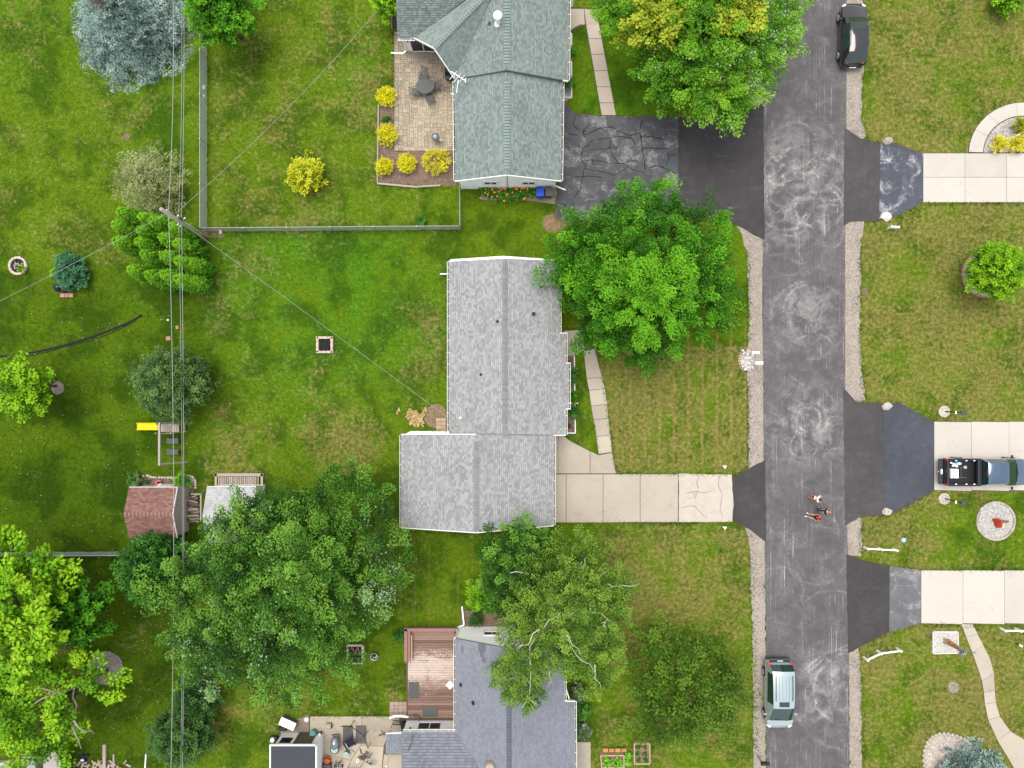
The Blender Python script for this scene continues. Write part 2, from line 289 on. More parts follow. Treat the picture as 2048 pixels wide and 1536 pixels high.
M = dict(
    lawn=lawn_mat(),
    road=asphalt('road_asphalt', (.08, .075, .08), 1.0, .25, ROADRINGS, lite=(.37, .36, .36)),
    newasph=asphalt('fresh_asphalt', (.042, .039, .042), .5, .15, lite=(.12, .11, .11), stsc=(.2, 2.5, 1)),
    newasph2=asphalt('driveway_apron_asphalt', (.055, .051, .054), .35, .15, lite=(.14, .13, .13), stsc=(6, .1, 1)),
    oldasph=asphalt('old_cracked_asphalt', (.062, .064, .072), .5, .9, lite=(.32, .32, .32), stsc=(.3, 5, 1)),
    sealasph=asphalt('sealed_asphalt', (.05, .055, .07), .2, 0, lite=(.13, .14, .17)),
    sealworn=asphalt('worn_sealed_asphalt', (.06, .066, .086), .3, 1.3, lite=(.42, .43, .44), stsc=(4, .3, 1)),
    sealold=asphalt('grey_patched_asphalt', (.105, .108, .118), .6, .8, lite=(.35, .35, .36), stsc=(.5, 4, 1)),
    crack=flat('crack_sealer', (.012, .012, .014), .6, .2), joint=flat('joint_dirt', (.09, .075, .055), .9),  # joint: dark brown base under slab gaps, also used for cracks
    concA=concrete('tan_walk_concrete', (.36, .31, .255)), concB=concrete('old_driveway_concrete', (.36, .32, .265), .14, .4), concR=concrete('pitted_apron_concrete', (.36, .32, .285), .26, .7, 3),
    concW=concrete('pale_driveway_concrete', (.42, .39, .355), .1, .3), concG=concrete('weathered_patio_concrete', (.33, .285, .225), .25, .75, 1.6),
    aggr=concrete('brown_aggregate_concrete', (.19, .15, .12), .25, .5, 3),
    gravel=gravel('shoulder_gravel', (.27, .235, .205), 16), whitestone=gravel('white_stone_chips', (.42, .4, .385), 9, .5), greystone=gravel('grey_stone_chips', (.33, .31, .31), 12, .6),
    mulch=gravel('brown_mulch', (.16, .11, .085), 12, .5), mulchgrey=gravel('grey_mulch', (.22, .19, .16), 10, .5), soil=gravel('bare_soil', (.2, .14, .09), 10, .45),
    paver=flat('tan_paver_stone', (.31, .26, .195), .85, .32, 4, .3), paverbase=flat('paver_joint_sand', (.115, .095, .07), .95),
    roofA=shingle('green_grey_shingles', (.06, .08, .077), (.15, .185, .178), (.25, .29, .28)), roofB=shingle('light_grey_shingles', (.1, .105, .11), (.235, .24, .248), (.37, .375, .382)),
    roofC=shingle('blue_grey_shingles', (.075, .082, .1), (.16, .172, .205), (.24, .255, .295)), roofbrown=shingle('brown_shingles', (.065, .036, .03), (.175, .09, .076), (.28, .17, .145)),
    roofpale=shingle('pale_grey_shingles', (.2, .205, .215), (.34, .35, .36), (.48, .485, .49)), roofdark=flat('dark_roll_roofing', (.04, .043, .055), .85, .25, 2),
    white=flat('white_painted_trim', (.78, .78, .77), .45, .04, 2, .03), siding=flat('white_vinyl_siding', (.8, .8, .8), .5, .05, 2, .05), tansiding=flat('tan_shed_siding', (.36, .32, .3), .7, .1, 3, .1),
    glass=NT('window_glass').out((.012, .014, .018), .05, spec=.6), dark=flat('dark_void', (.012, .012, .014), .6), black=flat('black_plastic', (.014, .014, .016), .4, .2), rubber=flat('black_rubber', (.016, .016, .017), .85),
    steel=flat('galvanised_steel', (.42, .43, .44), .4, .1, 8, .05, Metallic=.6), alu=flat('wheel_alloy', (.5, .5, .52), .3, .05, Metallic=.8), wire=flat('cable_aluminium', (.3, .3, .3), .5, .1),
    wireblack=flat('cable_black', (.05, .05, .05), .5), blue=flat('blue_bin_plastic', (.012, .07, .5), .4, .1), greybin=flat('grey_bin_plastic', (.07, .075, .085), .5, .1),
    wood=flat('weathered_grey_wood', (.33, .28, .245), .85, .22, 7, .3), pole=flat('pole_timber', (.3, .26, .21), .9, .2, 6, .3), deck=None, cedar=flat('orange_cedar_board', (.4, .19, .07), .8, .15, 6),
    meshwire=flat('galvanised_mesh', (.45, .48, .48), .5, .05), redwood=flat('red_stained_wood', (.24, .14, .115), .8, .18, 6, .2), pinewood=flat('pale_pine_frame', (.42, .31, .2), .8, .15), redpave=flat('dusky_red_paver', (.3, .225, .19), .9, .25, 6, .3), brick=flat('red_brick', (.36, .19, .14), .9, .2, 10, .3), pinkstone=flat('pink_edging_block', (.46, .37, .31), .9, .15, 9, .3),
    block=flat('tan_wall_block', (.4, .34, .29), .9, .2, 8, .3), stone=flat('field_stone', (.34, .3, .26), .9, .25, 8, .3), whitestn=flat('white_rock', (.52, .51, .49), .8, .15, 8, .3), capA=flat('green_grey_ridge_shingle', (.17, .22, .205), .9, .16, 12), capB=flat('light_grey_ridge_shingle', (.17, .173, .18), .9, .22, 12), capC=flat('dark_blue_grey_ridge_shingle', (.085, .09, .12), .9, .2, 12), ash=flat('charred_ash', (.02, .02, .022), .95, .4, 20, .4),
    yellow=flat('yellow_slide_plastic', (.8, .62, .01), .35, .08, 2, .03), bark=flat('brown_bark', (.1, .075, .055), .95, .25, 9, .4), birchbark=flat('white_birch_bark', (.62, .58, .52), .8, .15, 5, .2), logend=flat('cut_log_wood', (.42, .25, .11), .85, .2),
    mat=flat('grey_door_mat', (.085, .085, .083), .95, .1, 30), orange=flat('orange_glaze', (.5, .11, .02), .4), teal=flat('teal_plastic', (.05, .2, .2), .4, .15), navy=flat('navy_fabric', (.012, .017, .035), .8, .2), greyfab=flat('grey_patio_metal', (.065, .068, .075), .55, .15),
    greymet=flat('grey_barbecue_lid', (.16, .18, .2), .35, .1, Metallic=.4), red=flat('red_statue_paint', (.36, .04, .012), .5, .2), redlens=NT('tail_lamp_red').out((.5, .012, .02), .12, spec=.6), clear=NT('head_lamp_clear').out((.75, .78, .8), .08, spec=.7), plate=flat('number_plate_white', (.75, .75, .76), .4, .05),
    blackpaint=paint('black_car_paint', (.004, .004, .006), .08, dust=.01), silverpaint=paint('pale_silver_paint', (.33, .41, .435), .3, .45), bluepaint=paint('blue_grey_truck_paint', (.075, .125, .19), .18, .75), carglass=NT('car_glass').out((.01, .03, .028), .03, spec=.7), darktrim=flat('charcoal_trim', (.03, .033, .038), .5, .15),
    skin=flat('skin', (.5, .27, .18), .55, .08), shirtwhite=flat('white_cotton', (.75, .75, .76), .8, .06), clothblack=flat('black_cotton', (.012, .012, .015), .85), clothred=flat('coral_red_cotton', (.55, .1, .06), .8), hairdark=flat('dark_hair', (.015, .012, .01), .6), hairblond=flat('reddish_blond_hair', (.4, .17, .08), .6), denim=flat('blue_denim', (.03, .06, .1), .85),
    cyanlid=flat('pale_blue_lid', (.25, .5, .62), .4), flowerorange=flat('orange_petals', (.75, .22, .03), .6, .25), flowerpink=flat('pink_petals', (.6, .1, .2), .6), flowerwhite=flat('white_petals', (.8, .8, .78), .6, .05), flowerlilac=flat('faded_lilac_petals', (.36, .3, .34), .7, .2), paleteal=flat('pale_teal_plastic', (.26, .37, .36), .4), tanpot=flat('tan_clay', (.36, .27, .18), .85),
)
def deckmat():
    n = NT('peeling_red_deck_stain'); r = n.rnd(); g = n.noise(1, 4, .7, n.pos((2, 26, 1))); p = n.noise(1.4, 6, .75, n.pos((.7, 1.3, 1)), .6); s = n.noise(11, 4, .8)
    c = n.ramp(n.ma('ADD', n.ma('MULTIPLY', g, .55), n.ma('MULTIPLY', r, .45)), [(.2, (.12, .072, .056)), (.5, (.205, .132, .108)), (.85, (.29, .195, .16))])
    xyz = n.nd('ShaderNodeSeparateXYZ'); n.put(xyz.inputs[0], n.pos()); band = n.mr(n.ma('ABSOLUTE', n.ma('ADD', xyz.outputs[1], 20.9)), 0, 2.2, .16, -.06)
    return n.out(n.mix(n.mr(n.ma('ADD', n.ma('MULTIPLY', n.ma('ADD', p, s), .5), band), .52, .66, 0, .85), c, (.52, .43, .38)), .85, g, .3, .01, .2)
M['deck'] = deckmat()
L = dict(
    maple=leafmat('maple_leaf', (.009, .045, .002), (.04, .165, .004), (.12, .34, .01), (.27, .42, .03)),
    maplebig=leafmat('silver_maple_leaf', (.007, .03, .004), (.034, .112, .008), (.14, .3, .03), (.3, .39, .26)),
    mapletop=leafmat('street_maple_leaf', (.016, .062, .003), (.07, .21, .007), (.17, .37, .016), (.4, .5, .3)),
    gold=leafmat('yellowing_leaf', (.09, .12, .006), (.22, .3, .015), (.38, .43, .035)),
    lime=leafmat('bright_lime_leaf', (.026, .09, .002), (.11, .28, .005), (.25, .45, .012), (.4, .46, .05)),
    limey=leafmat('yellow_green_leaf', (.12, .17, .006), (.36, .39, .01), (.54, .55, .03)),
    yellow=leafmat('golden_yellow_leaf', (.2, .2, .004), (.6, .56, .006), (.82, .77, .03), trans=.2),
    birch=leafmat('birch_leaf', (.018, .052, .005), (.07, .155, .012), (.18, .3, .035), (.34, .4, .12)),
    spruce=leafmat('blue_spruce_needle', (.022, .048, .042), (.15, .24, .215), (.4, .52, .48), trans=.12),
    thuja=leafmat('arborvitae_spray', (.01, .052, .002), (.045, .17, .004), (.16, .38, .01), trans=.15),
    juniper=leafmat('sparse_juniper_spray', (.07, .075, .025), (.25, .28, .1), (.38, .46, .19), trans=.15),
    dkshrub=leafmat('dark_shrub_leaf', (.01, .038, .008), (.03, .09, .018), (.075, .165, .035)),
    hedge=leafmat('glossy_green_leaf', (.012, .052, .008), (.034, .13, .014), (.075, .22, .028)),
    crab=leafmat('grey_green_leaf', (.018, .05, .012), (.055, .12, .028), (.12, .21, .05)),
    haze=leafmat('dull_olive_leaf', (.02, .058, .003), (.055, .125, .007), (.115, .215, .016)),
    lettuce=leafmat('lettuce_leaf', (.04, .16, .01), (.11, .36, .02), (.24, .5, .05)),
    hosta=leafmat('blue_green_leaf', (.008, .045, .022), (.025, .11, .045), (.07, .2, .09)),
    daylily=leafmat('strap_leaf', (.012, .06, .004), (.04, .16, .01), (.14, .34, .03)),
    lilac=leafmat('lilac_foliage', (.016, .05, .012), (.04, .1, .024), (.08, .16, .04), (.34, .29, .33)),
    tanleaf=leafmat('dried_tan_leaf', (.2, .13, .05), (.38, .27, .12), (.55, .42, .2), trans=.1),
)
# ---------------------------------------------------------------- lawn sheet with natural dry, lush and mossy zones
def box_(X, Y, x0, y0, x1, y1, s=22):
    f = lambda t: 1/(1+np.exp(-np.clip(t, -40, 40)))
    return f((X-x0)/s*3)*f((x1-X)/s*3)*f((Y-y0)/s*3)*f((y1-Y)/s*3)
def gs(X, Y, x, y, r, ry=None): return np.exp(-((X-x)/r)**2-((Y-y)/(ry or r))**2)
def lawn_attr(x, y):
    X = 1024+x*S; Y = 768-y*S
    dry = .35+0*X; lush = .15+0*X; dark = 0*X; mow = 0*X; soil = 0*X
    dry = dry+.25*box_(X, Y, 1700, -9e3, 9e3, 9e3, 10)-.3*box_(X, Y, 1900, 985, 9e3, 1145, 60)
    dry = dry+.24*box_(X, Y, 1200, 690, 1498, 948, 12)+.16*box_(X, Y, 1200, 1048, 1515, 9e3, 20)+.1*gs(X, Y, 1290, 1160, 120)
    mow = mow+1.0*box_(X, Y, 1200, 640, 1490, 930, 14)+.25*box_(X, Y, 790, 1070, 960, 1250, 14)+.12*box_(X, Y, 1730, 100, 2100, 700, 30)
    B = box_(X, Y, 405, 462, 900, 950, 5); lush = lush+.15*B+.85*B*gs(X, Y, 690, 600, 300, 180)+.5*B*gs(X, Y, 520, 520, 140)
    dry = dry+B*(.0+.3*gs(X, Y, 700, 890, 80, 80)+.2*gs(X, Y, 470, 900, 80, 100)+.08*gs(X, Y, 480, 560, 110)+.15*gs(X, Y, 850, 640, 60, 200))-.1*B*gs(X, Y, 740, 560, 160)
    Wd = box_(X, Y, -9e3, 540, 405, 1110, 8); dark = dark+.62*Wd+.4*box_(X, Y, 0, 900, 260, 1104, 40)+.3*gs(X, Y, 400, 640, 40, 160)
    dry = dry-.12*Wd; dry = dry+.04*box_(X, Y, -9e3, -9e3, 400, 520, 10)-.15*gs(X, Y, 330, 250, 60, 130)
    lush = lush+.5*gs(X, Y, 60, 90, 150)+.4*gs(X, Y, 320, 240, 60, 120)+.35*gs(X, Y, 270, 605, 30)
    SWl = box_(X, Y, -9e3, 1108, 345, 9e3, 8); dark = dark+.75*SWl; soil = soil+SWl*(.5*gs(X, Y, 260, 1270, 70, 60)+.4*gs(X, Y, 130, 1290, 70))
    A = box_(X, Y, 414, -9e3, 760, 456, 5); dry = dry+A*.1; lush = lush+A*(.5*gs(X, Y, 700, 130, 60, 110)+.4*gs(X, Y, 470, 120, 60, 100)+.5*gs(X, Y, 800, 420, 200, 40))
    A2 = box_(X, Y, 1140, 60, 1500, 232, 8); dry = dry-.25*A2; lush = lush+.5*A2
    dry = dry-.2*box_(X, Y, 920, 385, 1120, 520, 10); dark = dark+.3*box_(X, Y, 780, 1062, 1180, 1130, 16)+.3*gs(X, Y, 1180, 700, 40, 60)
    dry = dry+.1*box_(X, Y, 440, 1350, 810, 1432, 12)+.2*gs(X, Y, 430, 1430, 80)
    for (a, b, r) in ((404, 590, 20), (398, 470, 22), (1120, 445, 30), (940, 1075, 14), (483, 1484, 12), (1095, 445, 14), (435, 470, 20), (1118, 440, 18), (945, 700, 8)): soil = soil+.7*gs(X, Y, a, b, r)
    soil = soil+.75*gs(X, Y, 1140, 229, 30, 5)+.6*gs(X, Y, 1310, 229, 50, 5)+.5*gs(X, Y, 404, 250, 7, 220)*(Y < 460)+.55*gs(X, Y, 660, 463, 240, 5)
    cl = lambda a: np.clip(a, 0, 1)
    return dict(dry=cl(dry), lush=cl(lush), dark=cl(dark), mow=cl(mow), soil=cl(soil))
gx = np.concatenate([[-900, -300, -120, -60], np.arange(-41, 41.01, .4), [60, 120, 300, 900]]); gy = np.concatenate([[-900, -300, -120, -50], np.arange(-31, 31.01, .4), [50, 120, 300, 900]])
XX, YY = np.meshgrid(gx, gy); nx, ny = len(gx), len(gy)
idx = np.arange(nx*ny).reshape(ny, nx); fc = np.stack([idx[:-1, :-1], idx[:-1, 1:], idx[1:, 1:], idx[1:, :-1]], -1).reshape(-1, 4)
rng = np.random.default_rng(5); zz = np.where((abs(XX) < 41) & (abs(YY) < 31), rng.normal(0, .008, XX.shape), 0)
la = lawn_attr(XX.ravel(), YY.ravel())
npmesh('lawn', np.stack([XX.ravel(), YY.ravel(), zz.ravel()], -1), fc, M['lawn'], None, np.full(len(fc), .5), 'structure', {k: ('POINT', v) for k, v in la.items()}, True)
# ---------------------------------------------------------------- paved and gravel surfaces
HARD = []                                    # polygons that grass tufts keep off
def surf(name, pts, z, mat, rg=0, seed=1, parent=None, hard=True, z0=-.06):
    poly = P2(pts)
    if hard: HARD.append(poly)
    if rg: poly = rough(poly, .35, rg, seed)
    return MB().prism(poly, z0, z, t=.5).build(name, mat, parent, kind='structure' if parent is None else None)
def shrink(poly, d):
    c = Vector((sum(p[0] for p in poly)/len(poly), sum(p[1] for p in poly)/len(poly))); out = []
    for p in poly:
        v = Vector(p)-c; out.append(tuple(c+Vector((v.x-math.copysign(min(d, abs(v.x)), v.x), v.y-math.copysign(min(d, abs(v.y)), v.y)))))
    return out
def slabs(base, polys, z, mat, gap=.018):
    for p in polys:
        MB().prism(shrink(P2(p), gap), .015, z+random.uniform(-.004, .004), t=random.random()).build('slab', mat, base)
surf('road', [(1532, -2600), (1530, 100), (1526, 220), (1525, 440), (1524, 600), (1526, 760), (1527, 920), (1529, 1080), (1532, 1300), (1540, 4200), (1706, 4200), (1698, 1300), (1696, 1110), (1693, 1030), (1690, 800), (1690, 450), (1692, 260), (1693, 130), (1690, -2600)], .03, M['road'], .015)
for i, p in enumerate([[(1498, 120), (1532, 110), (1528, 211), (1508, 214), (1497, 205)],
    [(1470, 447), (1484, 455), (1526, 480), (1530, 922), (1497, 938), (1496, 770), (1494, 748), (1496, 690), (1497, 600), (1493, 500), (1484, 470)],
    [(1484, 1046), (1530, 1078), (1542, 4200), (1516, 4200), (1506, 1320), (1500, 1110), (1497, 1075)],
    [(1688, -2600), (1721, -2600), (1726, 150), (1722, 235), (1732, 272), (1722, 279), (1688, 256)],
    [(1686, 448), (1700, 443), (1728, 442), (1721, 480), (1720, 690), (1726, 770), (1731, 802), (1712, 805), (1686, 778)],
    [(1690, 1055), (1697, 1040), (1712, 1034), (1724, 1037), (1722, 1112), (1692, 1112)], [(1697, 1306), (1716, 1295), (1722, 1350), (1732, 4200), (1702, 4200)]]):
    surf('gravel_shoulder', p, .022+.0005*i, M['gravel'], .05, i)
surf('asphalt_driveway', [(1356, 234), (1430, 234), (1475, 228), (1526, 207), (1529, 480), (1484, 456), (1444, 437), (1356, 437)], .04, M['newasph'], .02)
da = surf('asphalt_driveway', [(1131, 205), (1147, 226), (1200, 232), (1356, 233), (1356, 442), (1177, 443), (1114, 441), (1114, 385), (1120, 350), (1120, 205)], .044, M['oldasph'], .04)
CR = [[(1180, 250), (1165, 262), (1170, 272), (1190, 262), (1200, 257), (1225, 256), (1245, 266), (1260, 273), (1275, 266)], [(1195, 278), (1235, 274), (1262, 276), (1272, 290)], [(1285, 240), (1280, 265), (1287, 310), (1290, 340)], [(1280, 274), (1305, 273), (1325, 278)], [(1285, 296), (1310, 297), (1335, 298)], [(1187, 280), (1175, 292), (1165, 297), (1162, 318), (1170, 335), (1164, 360), (1160, 380), (1148, 395)],
      [(1180, 300), (1205, 300), (1220, 295), (1235, 297)], [(1220, 295), (1225, 312), (1235, 325)], [(1168, 322), (1185, 320), (1215, 326), (1240, 328), (1258, 324), (1275, 323)], [(1245, 328), (1262, 338), (1288, 346)], [(1172, 338), (1195, 342), (1215, 345), (1228, 352), (1245, 343), (1255, 334)], [(1150, 353), (1175, 352), (1205, 356)], [(1335, 306), (1338, 316), (1332, 330)], [(1338, 312), (1355, 308)], [(1300, 335), (1320, 332), (1352, 348)],
      [(1138, 268), (1155, 272)], [(1120, 405), (1135, 415), (1150, 425), (1165, 430), (1185, 422)], [(1125, 430), (1140, 418), (1148, 405)], [(1118, 420), (1122, 435)], [(1220, 278), (1218, 295)], [(1185, 320), (1188, 338)], [(1170, 262), (1165, 272), (1178, 275)], [(1150, 232), (1145, 250), (1160, 262)], [(1325, 278), (1328, 292)]]
cm = MB(); r_ = random.Random(3)
for pl in CR:
    q = []
    for a, b in zip(pl, pl[1:]):
        for t in (0, .33, .66): q.append(W(a[0]+(b[0]-a[0])*t+r_.gauss(0, .8), a[1]+(b[1]-a[1])*t+r_.gauss(0, .8)))
    q.append(W(*pl[-1]))
    for a, b in zip(q, q[1:]):
        d = (b-a); nn = Vector((-d.y, d.x, 0)).normalized()*r_.uniform(.022, .05)
        cm.add([(a.x-nn.x, a.y-nn.y, .049), (b.x-nn.x, b.y-nn.y, .049), (b.x+nn.x, b.y+nn.y, .049), (a.x+nn.x, a.y+nn.y, .049)], [(0, 1, 2, 3)])
cm.build('crack_seal', M['crack'], da)
b = surf('concrete_walkway', [(1136, 16), (1185, 19), (1196, 30), (1201, 60), (1232, 231), (1203, 231), (1171, 50), (1136, 64)], .018, M['joint'])
slabs(b, [[(1137, 18), (1168, 18), (1170, 50), (1160, 50), (1148, 56), (1137, 64)], [(1168, 18), (1185, 20), (1194, 29), (1200, 60), (1172, 50)]]+[[(1172+(y0-50)*.1713, y0), (1200+(y0-60)*.187, y0), (1200+(y1-60)*.187, y1), (1172+(y1-50)*.1713, y1)] for y0, y1 in ((50, 78), (78, 109), (109, 142), (142, 174), (174, 206), (206, 231))], .05, M['concA'])
# subject house drive, path, apron
b = surf('concrete_driveway', [(1104, 868), (1128, 870), (1140, 882), (1197, 910), (1224, 904), (1233, 947), (1358, 947), (1358, 1046), (1104, 1046)], .018, M['joint'])
slabs(b, [[(1105, 870), (1116, 870), (1116, 947), (1105, 947)], [(1116, 870), (1128, 872), (1140, 882), (1180, 902), (1180, 947), (1116, 947)], [(1180, 902), (1197, 910), (1224, 905), (1232, 947), (1180, 947)], [(1105, 948), (1132, 948), (1132, 1045), (1105, 1045)],
          [(1132, 948), (1206, 948), (1206, 1045), (1132, 1045)], [(1206, 948), (1280, 948), (1280, 1044), (1206, 1045)], [(1280, 948), (1356, 948), (1356, 1044), (1280, 1044)]], .06, M['concB'])
surf('concrete_apron', [(1357.5, 947), (1463, 949), (1466, 1000), (1464, 1043), (1357.5, 1044)], .055, M['concR'], .02)
surf('asphalt_driveway', [(1464, 955), (1495, 938), (1530, 920), (1532, 1084), (1498, 1058), (1464, 1041)], .042, M['newasph'], .02)
b = surf('concrete_walkway', [(1166, 700), (1190, 695), (1198, 725), (1210, 785), (1218, 845), (1225, 904), (1197, 908), (1188, 845), (1177, 780), (1170, 728)], .018, M['joint'])
slabs(b, [[(1167, 702), (1189, 697), (1204, 755), (1173, 757)], [(1173, 757), (1204, 755), (1210, 777), (1178, 781)], [(1178, 781), (1210, 777), (1214, 808), (1182, 812)], [(1182, 812), (1214, 808), (1217, 836), (1187, 840)], [(1187, 840), (1217, 836), (1221, 870), (1192, 873)], [(1192, 873), (1221, 870), (1224, 904), (1197, 908)]], .045, M['concB'])
surf('concrete_stoop', [(1128, 662), (1164, 660), (1168, 700), (1146, 712), (1128, 712)], .15, M['concB'])
# east side driveways
surf('asphalt_driveway', [(1688, 256), (1722, 277), (1761, 286), (1760, 440), (1728, 443), (1700, 444), (1687, 452)], .041, M['newasph2'], .02)
surf('asphalt_driveway', [(1760.5, 286), (1780, 283), (1846, 307), (1846, 404), (1800, 430), (1758, 440)], .046, M['sealworn'], .015)
b = surf('concrete_driveway', [(1845, 306), (2160, 304), (2160, 410), (2030, 409), (2012, 405), (1845, 405)], .018, M['joint'])
slabs(b, [[(x0, y0), (x1, y0), (x1, y1), (x0, y1)] for x0, x1 in ((1845.5, 1929), (1929, 2012), (2012, 2095)) for y0, y1 in ((307, 355), (355, 405))], .06, M['concW'], .012)
ac = (2046, 308)
def arc(r, a0, a1, n): return [(ac[0]-r*math.cos(math.radians(a0+(a1-a0)*i/n)), ac[1]-r*.94*math.sin(math.radians(a0+(a1-a0)*i/n))) for i in range(n+1)]
b = surf('concrete_walkway', arc(110, 1, 110, 20)+arc(80, 110, 1, 20), .018, M['joint'])
slabs(b, [arc(109, a, c, 6)+arc(81, c, a, 6) for a, c in ((2, 28), (28, 50), (50, 52.5), (52.5, 82), (82, 108))], .06, M['concW'], .01)
surf('gravel_bed', arc(79, 2, 110, 20)+[(2120, 303)], .03, M['greystone'])
surf('asphalt_driveway', [(1686, 776), (1712, 803), (1765.5, 806), (1766, 1031), (1720, 1033), (1690, 1052)], .0415, M['newasph2'], .02)
surf('asphalt_driveway', [(1766, 806), (1800, 806), (1867, 843), (1868, 981), (1810, 1013), (1780, 1030), (1766, 1031)], .0465, M['sealasph'], .012)
b = surf('concrete_driveway', [(1867, 842), (2160, 845), (2160, 986), (1868, 981)], .018, M['joint'])
slabs(b, [[(x0, 843), (x1, 844), (x1, 982), (x0, 980)] for x0, x1 in ((1867.5, 1942), (1942, 2017), (2017, 2092))], .06, M['concW'], .012)
surf('asphalt_driveway', [(1692, 1108), (1722, 1119), (1779, 1132), (1779, 1263), (1745, 1280), (1696, 1306)], .0412, M['newasph'], .015)
surf('asphalt_driveway', [(1779, 1132), (1841, 1140), (1841, 1246), (1778, 1265)], .0468, M['sealold'], .015)
b = surf('concrete_driveway', [(1841, 1139), (2160, 1141), (2160, 1250), (1841, 1246.5)], .018, M['joint'])
slabs(b, [[(x0, 1140), (x1, 1141), (x1, 1248), (x0, 1246)] for x0, x1 in ((1841.5, 1925), (1925, 2008), (2008, 2090))], .06, M['concW'], .012)
lf = [(1922, 1248), (1932, 1275), (1944, 1305), (1957, 1342), (1963, 1362), (1967, 1385), (1969, 1408), (1976, 1440), (1994, 1480), (2018, 1520), (2040, 1560)]
rt = [(1945, 1247), (1954, 1267), (1966, 1290), (1980, 1318), (1987, 1345), (1989, 1380), (1991, 1404), (1999, 1432), (2020, 1462), (2050, 1480), (2090, 1500)]
b = surf('concrete_walkway', lf+rt[::-1], .018, M['joint'])
slabs(b, [[lf[i], rt[i], rt[i+1], lf[i+1]] for i in range(10)], .045, M['concB'], .012)
# paver patio
pb = surf('paver_patio', [(787, 55), (925, 55), (925, 303), (787, 303)], .02, M['paverbase'])
P0, P1 = W(789, 302), W(921, 62); cells = []; U = .157
nxp, nyp = int((P1.x-P0.x)/U), int((P1.y-P0.y)/U); occ = np.zeros((nxp+2, nyp+2), bool); rp = random.Random(8)
for j in range(nyp):
    for i in range(nxp):
        if occ[i, j]: continue
        opts = [(2, 2)]*4+[(2, 1)]*3+[(1, 2)]*3+[(3, 2)]*3+[(2, 3)]*2; rp.shuffle(opts)
        for w_, h_ in opts+[(1, 1)]:
            if i+w_ <= nxp and j+h_ <= nyp and not occ[i:i+w_, j:j+h_].any():
                occ[i:i+w_, j:j+h_] = True; cells.append((i, j, w_, h_)); break
cells.sort(key=lambda c: -c[2]*c[3]+.001*c[0]); rest = MB(); pm = {}
for k, (i, j, w_, h_) in enumerate(cells):
    c = (P0.x+(i+w_/2)*U, P0.y+(j+h_/2)*U, .045)
    if k < 300:
        if (w_, h_) not in pm: pm[w_, h_] = MB().box((0, 0, 0), (w_*U-.02, h_*U-.02, .05), t=.5).build('paver', M['paver'], pb); o = pm[w_, h_]
        else: o = pm[w_, h_].copy(); COL.objects.link(o)
        o.location = (c[0], c[1], c[2]+rp.gauss(0, .003))
    else: rest.box(c, (w_*U-.014, h_*U-.014, .05))
rest.build('paver', M['paver'], pb, kind='stuff')
surf('mulch_bed', [(756, 207), (788, 207), (788, 303), (912, 303), (912, 372), (882, 372), (756, 366)], .03, M['mulch'], .03)
# bottom yard patio
b = surf('concrete_patio', [(620, 1432), (802, 1432), (830, 1462), (870, 1560), (560, 1560), (560, 1462), (620, 1462)], .018, M['joint'], .01)
slabs(b, [[(620, 1432), (724, 1432), (722, 1490), (702, 1520), (620, 1500)], [(724, 1432), (798, 1432), (804, 1462), (776, 1470), (768, 1492), (722, 1490)], [(620, 1500), (702, 1520), (690, 1556), (620, 1556)], [(702, 1520), (722, 1490), (768, 1492), (762, 1556), (690, 1556)], [(768, 1508), (806, 1508), (806, 1556), (762, 1556)]], .05, M['concG'], .014)
surf('aggregate_patio', [(562, 1446), (618.5, 1430), (619, 1500), (562, 1500)], .04, M['aggr'], .02)
surf('concrete_path', [(1150, 1484), (1181, 1484), (1182, 1600), (1150, 1600)], .05, M['concB'], .01)
for nm, c, rr, mt, z in (('mulch_ring', (213, 1336), 34, 'mulchgrey', .03), ('mulch_ring', (116, 776), 13, 'mulchgrey', .03), ('mulch_bed', (388, 550), 26, 'mulch', .02), ('dirt_patch', (872, 832), 24, 'soil', .028), ('bare_patch', (1907, 1375), 11, 'mulchgrey', .02), ('bare_patch', (254, 273), 7, 'mulch', .015), ('bare_patch', (1730, 583), 7, 'mulch', .015)):
    surf(nm, [(c[0]+rr*math.cos(t*math.pi/9), c[1]+rr*math.sin(t*math.pi/9)) for t in range(18)], z, M[mt], .06, int(rr))
surf('mulch_bed', [(1128, 712), (1148, 712), (1150, 866), (1128, 868)], .03, M['mulch'])
surf('mulch_bed', [(1134, -20), (1146, -20), (1146, 14), (1138, 15), (1138, 64), (1143, 66), (1143, 196), (1128, 204), (1122, 200), (1122, 160)], .031, M['greystone'])
surf('mulch_bed', [(960, 372), (1112, 372), (1112, 408), (1068, 402), (1040, 400), (962, 400)], .02, M['mulchgrey'], .03)
surf('mulch_bed', [(922, 1222), (1006, 1222), (1012, 1262), (922, 1256)], .02, M['mulch'], .04)

cc = MB(); r_ = random.Random(12)                # fine cracks in the old concrete
for pl in [[(1398, 950), (1393, 962), (1396, 975), (1390, 990), (1392, 1002)], [(1372, 985), (1393, 982), (1410, 986), (1432, 978)], [(1440, 952), (1436, 968), (1444, 990), (1440, 1020), (1446, 1042)], [(1360, 1015), (1385, 1010), (1400, 1022), (1420, 1043)]]:
    q = [W(a[0]+(b_[0]-a[0])*t+r_.gauss(0, 1), a[1]+(b_[1]-a[1])*t+r_.gauss(0, 1)) for a, b_ in zip(pl, pl[1:]) for t in (0, .33, .66)]
    for a, b_ in zip(q, q[1:]): d = b_-a; nn = Vector((-d.y, d.x, 0)).normalized()*r_.uniform(.008, .018); cc.add([(a.x-nn.x, a.y-nn.y, .059), (b_.x-nn.x, b_.y-nn.y, .059), (b_.x+nn.x, b_.y+nn.y, .059), (a.x+nn.x, a.y+nn.y, .059)], [(0, 1, 2, 3)])
cc.build('crack', M['joint'], bpy.data.objects['concrete_apron'])
